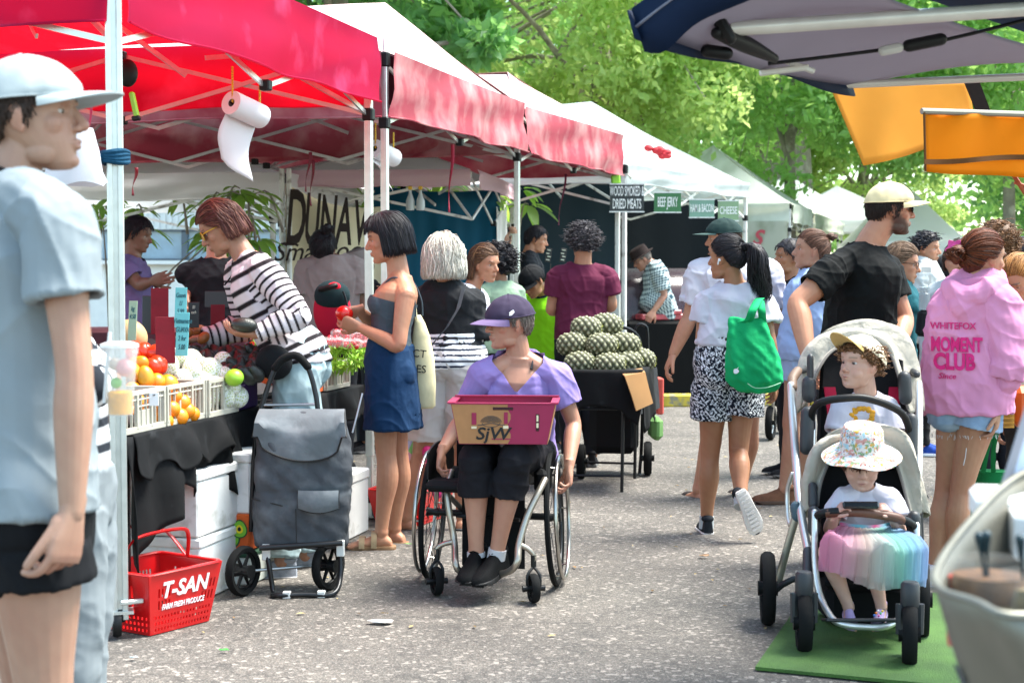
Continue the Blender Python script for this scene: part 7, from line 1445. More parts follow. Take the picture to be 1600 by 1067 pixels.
fruit('avocado_in_hand', 'large dark avocado held in the right hand of the striped woman', 'avocado', [(382, 508, 7.12)], lambda mb: mb.ball((0, 0, 0), (.062, .040, .036), nu=20, nv=14), mat('avocado_skin', ''), None, 6)
for o in bpy.data.objects:
 if o.name == 'avocado_in_hand': o.name = 'held_avocado'; o['label'] = 'large dark avocado held by the striped woman'; o.rotation_euler = (0, .1, 0)
fruit('onion', 'small brown onion', 'onion', [(298, 512, 7.6), (310, 516, 7.6), (292, 520, 7.5), (284, 530, 7.4), (318, 528, 7.5)], lambda mb: mb.ball((0, 0, 0), (.035, .028, .026), nu=14, nv=10), mat('onion_skin', '#8a4f22', .5, var=.3, vs=30), 'onions at the back of the stall', 7)
fruit('butternut', 'large buff coloured butternut pumpkin behind the persimmons', 'pumpkin', [(206, 524, 7.0)], lambda mb: mb.ball((0, 0, 0), (.075, .062, .060), nu=20, nv=14), mat('butternut_skin', '#c9a878', .5, var=.08), None, 8)
fruit('tomato', 'red tomato', 'tomato', [(386, 552, 7.6), (396, 546, 7.65)], tom, mat('tomato_skin', '#c9190f', .25, spec=.6), 'tomatoes past the avocados', 9)
fruit('held_tomato', 'glossy red tomato held up by the bob haired woman', 'tomato', [(538, 490, 8.0)], lambda mb: mb.ball((0, 0, 0), (.047, .047, .042), nu=20, nv=14), mat('tomato_skin', ''), None, 10)
# raised trays that carry the heaps
def tray(label, pts, th, m, name='display_tray'):
 P = [V(p) for p in pts]; mb = MB(); mb.sheet([[P[0], P[3]], [P[1], P[2]]], th); ob = mb.build(name, m, base=(P[0]+P[2])/2, smooth=False); tag(ob, label, 'tray', 'sloping trays under the heaped fruit'); return ob
dkt = mat('dark_tray', '#1b1c1e', .8, bump=.2)
Lp = lambda u, o, z: lerp(TA, TB, u)+te_*o+UP*z
tray('dark sloping tray under the oranges and persimmons', (Lp(.01, .06, TZ+.04), Lp(.26, .06, TZ+.04), Lp(.26, .75, TZ+.30), Lp(.01, .75, TZ+.30)), .02, dkt); tray('dark sloping tray under the guavas and avocados', (Lp(.28, .06, TZ+.05), Lp(.62, .06, TZ+.05), Lp(.62, .75, TZ+.30), Lp(.28, .75, TZ+.30)), .02, dkt); tray('dark flat tray under the greens and strawberries', (Lp(.64, .05, TZ+.02), Lp(.98, .05, TZ+.02), Lp(.98, .8, TZ+.16), Lp(.64, .8, TZ+.16)), .02, dkt)
# greens and strawberries beyond
v, F, _ = leaves_mesh(900, at(534, 560, 8.5), (.20, .14, .06), .045, 4, shape=3.5, clumps=30); tag(mkobj('green_beans', v, F, [mat('bean_green', '#8fbf3c', .5, var=.25, vs=40, trans=.2)], smooth=False), 'loose pale green beans in the crate past the striped woman', 'beans', kind='stuff')
v, F, _ = leaves_mesh(500, at(395, 560, 7.6), (.10, .12, .05), .05, 6, shape=2.5, clumps=20); tag(mkobj('leafy_greens', v, F, [mat('bean_green', '')], smooth=False), 'loose leafy greens lying past the avocados', 'greens', kind='stuff')
for k, (px, py, Y) in enumerate(((520, 534, 8.5), (548, 536, 8.55), (572, 538, 8.7), (534, 522, 8.75), (562, 524, 8.8))):
 t_ = thing('strawberry_punnet', 'clear punnet of red strawberries, '+('front left', 'front middle', 'front right', 'rear left', 'rear right')[k]+' of five beside the bob haired woman', 'punnet', at(px, py+8, Y), 'strawberry punnets past the beans'); c = at(px, py, Y); mb = MB(); mb.box(c, (.11, .16, .05), Rz(.2), bev=.012); mb.build('tub', mat('clear_plastic', (.8, .8, .8), .1, transm=.0, alpha=.25, spec=.7), t_)
 mb = MB(); rr = random.Random(k)
 for q in range(16): mb.ball(c+V(rr.uniform(-.045, .045), rr.uniform(-.065, .065), rr.uniform(-.018, .018)), (.014, .014, .016), nu=8, nv=6)
 mb.build('strawberries', mat('strawberry', '#c4142c', .35, var=.2, vs=60), t_)['kind'] = 'stuff'
# price cards
def pcard(label, px0, px1, py0, py1, Y, m, text=None, tm=None, tilt=.1, yaw=0):
 c = lerp(at(px0, py1, Y), at(px1, py1, Y), .5); w_ = (px1-px0)*Y/FPX; h = (py1-py0)*Y/FPX; t = thing('price_card', label, 'price card', c, 'price cards standing in the fruit'); R_ = Rz(yaw)@Rx(-tilt); mb = MB(); mb.box(c+R_@V(0, 0, h/2), (w_/max(math.cos(yaw), .3), .004, h), R_, bev=.001); mb.build('board', m, t, smooth=False)
 if text:
  for k, tx in enumerate(text): text_mesh(tx, h*.17, M4(R_@frame(x=V(1, 0, 0), z=V(0, -1, 0)), c+R_@V(0, -.0032, h*(.80-.2*k))), 'handwriting', tm, t, italic=.2, sx=.62)
 return t
rc, tc_, kc, gc = mat('red_card', '#6a0a1a', .5, var=.2, vs=10, spec=.2), mat('teal_card', '#5fb4b8', .5, var=.08, vs=10), mat('black_card', '#15171a', .45), mat('sage_card', '#8fa88c', .5); hw = mat('marker_blue', '#1c5560', .7); chalk = mat('chalk', '#c9c9b8', .8)
pcard('tall red price card at the back left of the fruit', 236, 263, 450, 522, 7.25, rc, yaw=.1); pcard('teal price card with blue handwriting behind the front red card', 272, 291, 449, 512, 7.2, tc_, ('Guava', 'l.l', '5.99', 'kg'), hw, yaw=-.2)
pcard('red price card standing in front, between persimmons and guavas', 245, 273, 495, 568, 6.8, rc, yaw=.35); pcard('teal price card with handwriting, joined at the right of the front red one', 273, 294, 488, 556, 6.78, tc_, ('Vietnamese', 'GUAVA', '2 for', '5.00'), hw, yaw=-.35)
pcard('small red price card standing by the arm of the striped woman', 329, 351, 476, 516, 7.6, rc); pcard('black price card with chalk marks left of the small red one', 294, 311, 472, 512, 7.5, kc, ('$3', 'each'), chalk); pcard('wide black board at the back under the black t-shirt', 320, 360, 455, 480, 8.2, kc); pcard('sage green price card beside the tent pole', 199, 213, 470, 532, 6.9, gc, ('kg', '4.50'), hw, yaw=-.3); pcard('black price card between tent pole and tall red card', 222, 238, 462, 520, 7.3, kc); pcard('small white ticket stuck in the oranges', 233, 248, 613, 634, 6.33, mat('ticket', '#d9d9dc', .6), ('2.99',), ink)
t_ = thing('counter_box', 'dark red box at the back of the stall behind the price cards', 'box', (-2.3, 9.2, 0)); mb = MB(); mb.box((-2.15, 9.3, .92), (1.2, .4, .28), Rz(.2), bev=.02); mb.build('box_body', mat('maroon_box', '#3c0f20', .6), t_, smooth=False); mb = MB(); mb.box((-2.15, 9.3, .39), (1.2, .42, .78), Rz(.2), bev=.02); mb.build('base', cloth('black_drape', ''), t_, smooth=False)
# ================================================================ red shopping baskets
def basket(label, o, ang, s_=1., txt=True, L0=.235, W0=.16, L1=.29, W1=.205, H_=.24):
 t = thing('shopping_basket', label, 'basket', o, 'red plastic shopping baskets'); R_ = Rz(ang); o = V(o); red = mat('basket_red', '#c40e12', .3, var=.05, spec=.6, coat=.2); P = lambda x, y, z: o+R_@V(x, y, z)*s_
 def wall(A, B, nx, nz, holes, name='side_panel'):
  mb = MB(); F_ = lambda u, v_: lerp(lerp(A[0], B[0], u), lerp(A[1], B[1], u), v_); G = np.array([[F_(i/nx, j/nz) for j in range(nz+1)] for i in range(nx+1)]); nn = nrm(np.cross(G[-1, 0]-G[0, 0], G[0, -1]-G[0, 0]))*.0022*s_
  vs = np.concatenate([(G+nn).reshape(-1, 3), (G-nn).reshape(-1, 3)]); N_ = (nx+1)*(nz+1); F = []; I = lambda i, j: i*(nz+1)+j; solid = lambda i, j: 0 <= i < nx and 0 <= j < nz and not holes(i, j)
  for i in range(nx):
   for j in range(nz):
    if not solid(i, j): continue
    q = (I(i, j), I(i+1, j), I(i+1, j+1), I(i, j+1)); F.append(q); F.append(tuple(N_+k for k in q)[::-1])
    for (di, dj), (a, b) in (((-1, 0), (q[0], q[3])), ((1, 0), (q[2], q[1])), ((0, -1), (q[1], q[0])), ((0, 1), (q[3], q[2]))):
     if not solid(i+di, j+dj): F.append((a, b, N_+b, N_+a))
  mb.add(vs, F); return mb.build(name, red, t, smooth=False)
 c0 = [(-L0, -W0), (L0, -W0), (L0, W0), (-L0, W0)]; c1 = [(-L1, -W1), (L1, -W1), (L1, W1), (-L1, W1)]
 for k in range(4):
  a0, b0, a1, b1 = c0[k], c0[(k+1) % 4], c1[k], c1[(k+1) % 4]; long = k % 2 == 0
  h = (lambda i, j: (j in (1, 3, 5) and i % 2 == 1 and 1 < i < 38) or (j in (8, 9, 10, 12, 13, 14) and i % 2 == 1 and (3 < i < 12 or 29 < i < 38))) if long else (lambda i, j: (j in (1, 3, 5) and i % 2 == 1 and 1 < i < 26) or (j in range(7, 16) and i % 3 == 1 and 5 < i < 21 and j != 11))
  wall((P(*a0, 0), P(*a1, H_)), (P(*b0, 0), P(*b1, H_)), 40 if long else 27, 20, h)
 mb = MB(); ring = [P(*c, H_) for c in c1]; rr = []
 for k in range(4):
  a, b = ring[k], ring[(k+1) % 4]; rr += [lerp(a, b, .06), lerp(a, b, .5), lerp(a, b, .94)]
 mb.tube(rr, .011*s_, 8, closed=True, flat=.6); mb.build('rim', red, t); mb = MB(); mb.box(P(0, 0, .004), (L0*2*s_, W0*2*s_, .008), R_); mb.build('floor', red, t, smooth=False)
 for q in (-.35, 1.0) if txt else (1.2,): mb = MB(); mb.tube([P(-L1*.92, 0, H_), P(-L1*.80, W1*.5*q, H_+.10), P(-L1*.5, W1*.75*q, H_+.135), P(L1*.5, W1*.75*q, H_+.135), P(L1*.80, W1*.5*q, H_+.10), P(L1*.92, 0, H_)], .009*s_, 8, smooth=4, flat=.6); mb.build('handle', red, t)
 if txt:
  sl = nrm(P(0, -W1, H_)-P(0, -W0, 0)); fx_ = frame(x=R_[:, 0], y=sl); fx_ = np.stack([fx_[:, 0], fx_[:, 1], np.cross(fx_[:, 0], fx_[:, 1])], 1); wm = mat('white_print', ''); nrm_ = fx_[:, 2]
  text_mesh('T-SAN', .088, M4(fx_, lerp(P(.0, -W0, 0), P(.0, -W1, H_), .70)+nrm_*.004), 'lettering', wm, t, bold=.025, italic=.15); text_mesh('FARM FRESH PRODUCE', .030, M4(fx_, lerp(P(.0, -W0, 0), P(.0, -W1, H_), .43)+nrm_*.004), 'lettering', wm, t, bold=.012, sx=.72, italic=.1)
basket('red shopping basket lettered T-SAN on the ground by the front tent pole', (-1.42, 6.30, .0), .98, .96, True, .165, .145, .205, .185, .25)
basket('small red shopping basket holding a bright patterned bag behind the wheelchair', (-.56, 8.9, 0), 1.2, .8, False)
mb = MB(); c = V(-.56, 8.88, .24); R_ = []
for k in range(8): v_ = k/7; R_.append([c+V(math.cos(a)*(.12+.03*math.sin(3*a+v_*4))*(1-.45*v_), math.sin(a)*(.10+.02*math.sin(5*a))*(1-.45*v_), -.1+.34*v_) for a in np.arange(24)/24*2*PI])
mb.rings(R_); bm_ = bpy.data.materials.new('bright_bag'); bm_.use_nodes = True; N = bm_.node_tree.nodes; L = bm_.node_tree.links; v_ = N.new('ShaderNodeTexVoronoi'); v_.inputs['Scale'].default_value = 14; tc = N.new('ShaderNodeTexCoord'); L.new(tc.outputs['Object'], v_.inputs['Vector']); hs = N.new('ShaderNodeHueSaturation'); hs.inputs['Saturation'].default_value = 1.4; hs.inputs['Value'].default_value = .8; L.new(v_.outputs['Color'], hs.inputs['Color']); L.new(hs.outputs[0], N['Principled BSDF'].inputs['Base Color'])
tag(mb.build('patterned_bag', bm_, base=c), 'bright multicoloured patterned bag sitting in the small red basket', 'bag')
mb = MB(); mb.tube([at(668, 705, 8.5), at(676, 740, 8.5), at(684, 770, 8.5)], .03, 10, round_=True); tag(mb.build('rolled_umbrella', mat('magenta_cloth', '#c41c6c', .6), base=at(676, 770, 8.5)), 'magenta rolled umbrella leaning behind the left wheel of the wheelchair', 'umbrella')
# ================================================================ pineapple stand
pt = thing('folding_table', 'black folding table under a black cloth carrying the pineapples', 'table', (.62, 10.3, 0)); PZ = .735; q0, q1, q2, q3 = V(.22, 10.02, 0), V(.80, 9.98, 0), V(.93, 10.62, 0), V(.33, 10.70, 0)
mb = MB(); mb.sheet([[q0+UP*PZ, q3+UP*PZ], [q1+UP*PZ, q2+UP*PZ]], .03); mb.build('table_top', dkm, pt, smooth=False)
for a_, b_ in ((q0, q1), (q3, q2)):
 mb = MB(); mb.tube([a_*V(1, 1, 0)+V(.06, .02, .72), a_+V(.02, .04, .02)], .011, 8); mb.tube([b_+V(-.10, .02, .72), b_+V(-.11, .02, 0)], .011, 8); mb.tube([a_+V(.02, .04, .10), b_+V(-.11, .02, .10)], .008, 8); mb.tube([a_+V(.05, .02, .52), b_+V(-.1, .02, .52)], .006, 8); mb.build('leg_frame', dkm, pt)
mb = MB(); mb.sheet(drape(q0, q1, PZ+.02, lambda u: .52-.02*math.sin(u*9)-(.10*max(0, u-.8)*5), 2, 50, .010, .28, .01), .004); mb.sheet(drape(q1, q2, PZ+.02, lambda u: .40-.05*math.sin(u*7), 3, 50, .014, .28, .02), .004)
mb.sheet([[lerp(q0, q3, v_)+UP*(PZ+.024) for v_ in (0, 1)], [lerp(q1, q2, v_)+UP*(PZ+.024) for v_ in (0, 1)]], .004); tag(mb.build('table_cloth', bcl, base=q0+UP*.5, sharp=180), 'black cloth folded over the pineapple table', 'tablecloth')
mb = MB(); mb.sheet([[V(*p) for p in r] for r in ((at(972, 584, 9.9)+V(0, .2, .0), at(1006, 578, 10.0)+V(0, .15, 0)), (at(976, 588, 9.86), at(1008, 582, 9.98)), (at(986, 616, 9.84), at(1014, 608, 9.98)), (at(994, 642, 9.83), at(1020, 630, 9.98)))], .006); tag(mb.build('cardboard_sign', mat('cardboard', '#9c7448', .9, var=.08, bump=.2), base=at(990, 610, 10)), 'plain brown cardboard sheet bent over the corner of the pineapple table', 'cardboard sign')
def pineapple_mesh():
 nu, nv = 72, 54; vs = []; cs = []; g1, g2_, g3 = V(s2l('#6a6c48')), V(s2l('#1b1d14')), V(s2l('#c6c4a6'))
 for j in range(nv+1):
  v_ = j/nv; z = -math.cos(PI*v_); r0 = math.sin(PI*v_)**.72
  for i in range(nu):
   a = 2*PI*i/nu; p_ = (a*8/(2*PI)+v_*7.0); q_ = (a*8/(2*PI)-v_*7.0); f = abs(math.sin(PI*p_))*abs(math.sin(PI*q_)); k = f**.45; tip = math.exp(-((1-abs(math.sin(PI*p_)))**2+(1-abs(math.sin(PI*q_)))**2)*16)
   r = .068*r0*(1+.15*k*min(r0*1.5, 1)+.05*tip); vs.append((r*math.cos(a), r*math.sin(a), z*.100*(1+.02*k))); c = g2_*(1-min(k*1.15, 1))+g1*min(k*1.15, 1); c = c*(1-.75*tip)+g3*.75*tip; cs.append(c)
 F = [(j*nu+i, j*nu+(i+1) % nu, (j+1)*nu+(i+1) % nu, (j+1)*nu+i) for j in range(nv) for i in range(nu)]; return np.array(vs), F, np.array(cs)
pv_, pF, pc = pineapple_mesh(); pm_ = mat('pineapple_skin', (1, 1, 1), .6, attr=True, var=.15, vs=25, bump=.3, bs=150)
plab = ['pineapple at the left end of the bottom row of the heap', 'large pineapple in the middle of the bottom row', 'pineapple with its cut end turned right in the bottom row', 'pineapple at the far right end of the bottom row', 'pineapple at the left of the middle row of the heap', 'pineapple in the centre of the middle row of the heap', 'pineapple in the middle row showing a yellow bruised end', 'pineapple at the left of the very top of the heap', 'pineapple at the right of the very top of the heap']
pos = [(906, 568, 10.18), (952, 570, 10.16), (980, 567, 10.3), (1000, 562, 10.45), (894, 538, 10.3), (940, 539, 10.24), (976, 538, 10.36), (916, 513, 10.35), (948, 508, 10.42)]
me0 = None
for k, (px, py, Y) in enumerate(pos):
 t_ = thing('pineapple', plab[k], 'pineapple', (0, 0, 0), 'pineapples heaped on the black table', local=True)
 if me0 is None: b0 = mkobj('fruit', pv_, pF, [pm_], None, pc, True, 180); me0 = b0.data
 else: b0 = bpy.data.objects.new('fruit', me0); COL.objects.link(b0)
 b0.parent = t_; mb = MB(); rr = random.Random(k)
 for q in range(26): a = rr.uniform(0, 6.28); d = nrm(V(math.cos(a)*rr.uniform(.2, 1), math.sin(a)*rr.uniform(.2, 1), rr.uniform(.4, 1.2))); b = V(.012*math.cos(a), .012*math.sin(a), .082); mb.tube([b, b+d*.014, b+d*.03+V(0, 0, -.002)], [.0035, .0028, .0006], 4)
 mb.build('cut_crown', mat('crown_yellow_green', '#a8ad4a' if k != 6 else '#a8ad4a', .6), t_); t_.location = tuple(at(px, py, Y)); t_.rotation_euler = (PI/2+rr.uniform(-.15, .15), 0, PI/2+rr.uniform(-.35, .35)); t_.scale = (1.02,)*3
 if k == 6: mb = MB(); mb.ball((0, 0, .062), (.045, .045, .026), nu=16, nv=10); mb.build('ripe_end', mat('ripe_yellow', '#c98a1c', .6, var=.25, vs=50), t_)
ct = thing('hand_cart', 'black two wheeled hand cart parked under and behind the pineapple table', 'hand cart', (.7, 10.9, 0));
for px, py in ((908, 747), (1012, 742)): wheel(ct, gr(px, py)+V(0, 0, .115), nrm(V(.96, -.1, 0)), .115, .018, solid=5, tw=1.5, rimm=dkm)
mb = MB(); a = lambda x, y, d=0: at(x, y, 10.9+d); mb.tube([a(910, 735), a(918, 745, -.1), a(990, 745, -.1), a(1000, 730), a(1004, 640), a(1003, 560, .1), a(996, 525, .1), a(975, 512, .1), a(960, 520, .1)], .012, 8, smooth=4); mb.tube([a(1012, 590, .15), a(1012, 520, .15), a(1006, 508, .15), a(996, 508, .15), a(990, 520, .15)], .009, 8, smooth=3); mb.build('frame', dkm, ct)
mb = MB(); mb.box(a(960, 655, .05), (.33, .3, .45), Rz(-.1), bev=.05); mb.build('bag', cloth('black_bag', ''), ct)
mb = MB(); mb.sheet([[lerp(a(994, 582, -.25), a(1026, 574, .2), u)+V(.02*v_, -.03*v_, -.28*v_)+V(0, .012*math.sin(u*14), 0) for v_ in np.linspace(0, 1, 8)] for u in np.linspace(0, 1, 24)], .008); mb.build('cloth_cover', cloth('charcoal_cover', '#2b2d30'), ct)
mb = MB(); c = at(1024, 668, 10.9); mb.box(c, (.08, .2, .16), Rz(.1), bev=.03); tag(mb.build('green_bag', cloth('sage_bag', '#6f9a5c'), base=c), 'small sage green bag hanging low behind the pineapple table', 'bag')
mb = MB(); c = at(1029, 618, 11.4); mb.box(c, (.05, .15, .26), Rz(.1), bev=.01); tag(mb.build('striped_bag', cloth('red_check_bag', '#c95a50'), base=c), 'sliver of a red and white bag behind the pineapple table', 'bag')
# ================================================================ things hanging from the tents
def roll(label, px, py, Y, tail, g='paper towel rolls hanging from the tents'):
 t = thing('paper_roll', label, 'paper roll', at(px, py, Y), g); c = at(px, py, Y); ax = nrm(V(.50, .84, -.22)); pm = mat('paper', '#e2dfe0', .85, var=.03, trans=.25, bump=.2, bs=20)
 mb = MB(); n = 32; R_ = [(.019, -.11), (.056, -.112), (.058, -.105), (.058, .105), (.056, .112), (.019, .11)]; u = nrm(np.cross(ax, UP)); w_ = np.cross(ax, u); A = np.arange(n)*2*PI/n
 mb.rings([[c+ax*h+r*(math.cos(a)*u+math.sin(a)*w_) for r, h in R_] for a in A], closed=True); ro = mb.build('roll', pm, t); mb = MB(); mb.lathe(c, [(.0185, -.108), (.0185, .108)], ax, 20, caps=False); mb.build('core', mat('grey_core', '#6b6a6c', .9), ro)
 mb = MB(); G = []
 for k in range(14):
  v_ = k/13; row = []
  for q in np.linspace(-1, 1, 9):
   p0 = c+ax*q*.108+nrm(V(-.5, .2, -.8))*.056; p1 = V(*tail[0]) if q < 0 else V(*tail[1]); m_ = lerp(V(*tail[0]), V(*tail[1]), (q+1)/2); x = lerp(p0, m_, v_)+V(-.015, -.02, 0)*math.sin(PI*v_)+V(.010, .008, 0)*math.sin(q*3+v_*5)*v_; row.append(x)
  G.append(row)
 mb.sheet(G, .0012); mb.build('loose_sheet', pm, t, sharp=180)
 for q, (dx, top) in enumerate(((-.10, .17), (.10, .16))):
  p = c+ax*dx; mb = MB(); mb.tube([p, p+UP*.09, p+UP*top], .005, 6); mb.build('bungee_cord', mat('bungee_yellow', '#c9a21c', .6, var=.5, vs=160), t)
 mb = MB(); mb.tube([c-ax*.12, c+ax*.12], .004, 6); mb.build('hanging_wire', dkm, t)
roll('paper roll with a long loose sheet hanging under the first red tent', 385, 172, 7.55, ((*at(342, 248, 7.5),), (*at(392, 284, 7.6),))); roll('paper roll hanging beside the tent pole above the bob haired woman', 601, 240, 10.1, ((*at(596, 262, 10.),), (*at(612, 300, 10.1),)))
def ribbon(px, y0, y1, Y, lab, col='#8a1c34', w_=.022, dx=0):
 mb = MB(); P = [at(px+dx*v_+1.5*math.sin(v_*7), lerp(y0, y1, v_), Y) for v_ in np.linspace(0, 1, 12)]; mb.sheet([[p+V(-w_/2*math.cos(v_*2), w_/2*math.sin(v_*2), 0), p+V(w_/2*math.cos(v_*2), -w_/2*math.sin(v_*2), 0)] for v_, p in zip(np.linspace(0, 1, 12), P)], .002)
 tag(mb.build('ribbon', mat('ribbon'+col, col, .6), base=P[0], sharp=180), lab, 'strap', 'straps dangling from the tent roofs')
ribbon(485, 238, 300, 10.4, 'dark red strap dangling above the left of the smallgoods banner', '#6a1228', dx=-8); ribbon(489, 250, 322, 10.6, 'dark red strap crossing the banner letters', '#6a1228', dx=-4); ribbon(707, 226, 332, 11.4, 'long crimson strap dangling under the faded red tent in front of the teal tarpaulin', '#a81c3c', .026, dx=-6); ribbon(884, 272, 352, 15.6, 'thin maroon strap hanging above the curly haired person', '#7a2448', dx=-12); ribbon(213, 262, 306, 9.4, 'dark red strap tied to the thin pole left of the striped woman', '#6a1228', dx=-6); ribbon(142, 150, 245, 6.2, 'crimson strap hanging beside the face of the person in the white cap', '#b01840', .012, dx=-4)
def bottle(px, py, Y, lab):
 t = thing('spray_bottle', lab, 'bottle', at(px, py+18, Y), 'white bottles hanging above the teal tarpaulin'); c = at(px, py, Y); mb = MB(); mb.lathe(c-UP*.09, [(.0, 0), (.032, .002), (.036, .03), (.034, .08), (.020, .12), (.012, .14), (.012, .165)], (0, 0, 1), 18); mb.build('bottle_body', mat('milky_plastic', '#cdd2d2', .35, trans=.2), t); mb = MB(); mb.box(c+UP*.095, (.035, .05, .03), bev=.006); mb.build('nozzle', mat('yellow_plastic', '#d9a81c', .4), t)
bottle(641, 312, 13.2, 'white plastic bottle hanging on the left above the teal tarpaulin'); bottle(657, 312, 13.2, 'white plastic bottle with yellow nozzle hanging on the right above the teal tarpaulin')
t_ = thing('tape_dispenser', 'black and lime green tool hanging from the first tent frame behind the pole', 'tool', at(206, 150, 6.9)); c = at(203, 122, 6.9)
mb = MB(); mb.ball(c+V(-.01, 0, .02), (.045, .03, .06), nu=16, nv=10); mb.build('case', blackpl, t_); mb = MB(); mb.box(at(210, 165, 6.9), (.022, .03, .115), Ry(-.2), bev=.006); mb.build('green_grip', mat('lime_plastic', '#7fb81c', .35), t_); mb = MB(); mb.box(at(213, 185, 6.9), (.035, .035, .02), Ry(-.2), bev=.004); mb.build('foot', blackpl, t_)
t_ = thing('blue_rag', 'dark teal rag knotted round the near tent pole', 'rag', at(180, 248, 6.07)); rg = cloth('teal_rag', '#123f58', bump=.8); mb = MB(); c = at(180, 246, 6.07)
for k in range(4): mb.tube([c+V(.048*math.cos(a), .048*math.sin(a), -.018+.012*k+.004*math.sin(2*a+k)) for a in np.arange(20)/20*2*PI], .010, 8, closed=True)
mb.build('wrap', rg, t_); mb = MB(); mb.tube([c+V(-.045, -.03, 0), c+V(-.075, -.04, -.02), c+V(-.085, -.04, -.05)], [.014, .024, .012], 10, smooth=3, round_=True); mb.build('loose_end', rg, t_)
mb = MB(); c = at(803, 362, 12.75);
for k in range(5): mb.tube([c+V(.030*math.cos(a)-.01*(k > 2), .030*math.sin(a), .03+.010*k-.04) for a in np.arange(14)/14*2*PI], .006, 6, closed=True)
for k in range(4): mb.tube([c+V(-.03, -.03, 0), c+V(-.045-.008*k, -.03, -.05), c+V(-.03-.012*k, -.03, -.10-.012*k), c+V(-.02, -.03, -.03)], .0055, 6, smooth=4)
tag(mb.build('rope', mat('pinkish_rope', '#a8806c', .9, bump=.6, bs=200), base=c), 'coil of pinkish brown rope tied round a white tent pole', 'rope')
t_ = thing('green_clamp', 'lime green and black clamp at the corner of the third red tent', 'clamp', at(962, 285, 15.5)); mb = MB(); mb.box(at(962, 281, 15.5), (.09, .07, .09), Ry(-.1), bev=.012); mb.build('clamp_body', mat('lime_plastic', ''), t_); mb = MB(); mb.box(at(962, 291, 15.5), (.08, .06, .035), bev=.01); mb.build('pad', blackpl, t_)
# plastic bag behind the near man
mb = MB(); R_ = [];
for v_ in np.linspace(0, 1, 12): c = at(118, lerp(200, 288, v_), 5.6); w_ = .055+.055*v_; R_.append([c+V(math.cos(a)*w_*(1+.08*math.sin(5*a+v_*5)), math.sin(a)*.05*(1+.1*math.sin(3*a)), .008*math.sin(4*a)*v_) for a in np.arange(28)/28*2*PI])
mb.rings(R_); tag(mb.build('plastic_bag', mat('white_film', '#d9d9de', .5, trans=.4, bump=.5, bs=18), base=at(118, 200, 5.6)), 'white plastic bag hanging between the white cap and the tent pole', 'plastic bag')
# ================================================================ banner and signs
def banner():
 t = thing('banner', 'cream cloth banner painted DUNAV Smallgoods hanging behind the stalls', 'banner', at(520, 460, 13.)); a = lambda x, y, d=0.: at(x, y, 13.+d); cr = cloth('cream_canvas', '#d3c8a8', bump=.4)
 x0, x1 = 446, 604; G = [[a(lerp(x0, x1, u), lerp(lerp(287, 322, u)+16*math.sin(PI*u), lerp(474, 452, u), v_), .06*math.sin(u*9)*v_+.3*u) for v_ in np.linspace(0, 1, 14)] for u in np.linspace(0, 1, 40)]
 mb = MB(); mb.sheet(G, .004); mb.build('canvas', cr, t, sharp=180); br = mat('brown_paint', '#2e2320', .85); s_ = 13./FPX
 for ch, px, py, h, wx in (('D', 462, 345, 88, .34), ('U', 487, 347, 82, .30), ('N', 512, 348, 78, .32), ('A', 537, 350, 74, .36), ('V', 562, 352, 70, .36)):
  text_mesh(ch, h*s_*1.36, M4(frame(x=V(.99, .04, -.05), z=V(0, -1, 0)), a(px, py, -.10+.3*(px-x0)/160*.0)), 'lettering', br, t, bold=.022, sx=wx, italic=.10)
 text_mesh('Smallgoods', 34*s_*1.2, M4(frame(x=V(.995, .04, 0.03), z=V(0, -1, 0)), a(512, 393, -.10)), 'lettering', br, t, bold=.006, italic=.35, sx=.92)
 mb = MB(); mb.tube([a(448, 378, -.1), a(458, 380, -.1), a(466, 384, -.1)], .010, 6, smooth=3); mb.build('painted_swash', br, t)
 for px in (441, 452): mb = MB(); p = a(px, 285); mb.tube([V(p[0], p[1]-.02, 0), V(p[0], p[1]-.02, 2.2)], .022, 10); mb.build('pole', aluw, t)
banner()
def sign(label, px0, px1, py0, py1, Y, bgc, lines, tc='#e8e8e4', ang=-.35, frame_=True, szk=.40):
 Y -= .85; c = at((px0+px1)/2, (py0+py1)/2, Y); w_ = (px1-px0)*Y/FPX; h = (py1-py0)*Y/FPX; t = thing('food_sign', label, 'sign', c, 'food signs hanging along the grey tent'); R_ = Rz(-ang*0+.0); mb = MB(); mb.box(c, (w_, .012, h), R_); mb.build('board', mat('sign'+bgc, bgc, .4), t, smooth=False)
 for s_ in (-1, 1): mb = MB(); mb.box(c+V(0, -.004, s_*h/2), (w_+.01, .016, .012)); mb.build('edge', aluw, t, smooth=False)
 for k, l in enumerate(lines): ob = text_mesh(l, h*szk*1.25, M4(frame(x=V(1, 0, 0), z=V(0, -1, 0)), c+V(0, -.009, h*((.5-(k+.5)/len(lines))*.92))), 'lettering', mat('signtext'+tc, tc, .6), t, bold=.01, sx=w_*.94/max(len(l)*.62*h*szk*1.25, .01))
sign('black hanging sign reading wood smoked and dried meats', 953, 1006, 288, 331, 16.3, '#1b2022', ('WOOD SMOKED &', 'DRIED MEATS')); sign('green hanging sign reading beef jerky', 1022, 1064, 301, 332, 17.3, '#2f6a3a', ('BEEF JERKY',), szk=.55); sign('pale green hanging sign reading ham and bacon', 1077, 1116, 312, 340, 18.3, '#6f9380', ('HAM & BACON',), szk=.5); sign('half white half green hanging sign at the corner of the grey tent', 1122, 1154, 314, 345, 19.2, '#7f9a74', ('CHEESE',), szk=.42)
t_ = thing('bunting_flower', 'cluster of red artificial flowers on the grey tent roof', 'decoration', at(1028, 238, 17.6)); mb = MB(); rr = random.Random(2)
for k in range(12): mb.ball(at(1012+32*rr.random(), 231+.42*(32*rr.random()), 17.6), (.05, .05, .035), nu=10, nv=6)
mb.build('petals', mat('red_petals', '#b01c28', .7, var=.3, vs=30), t_)
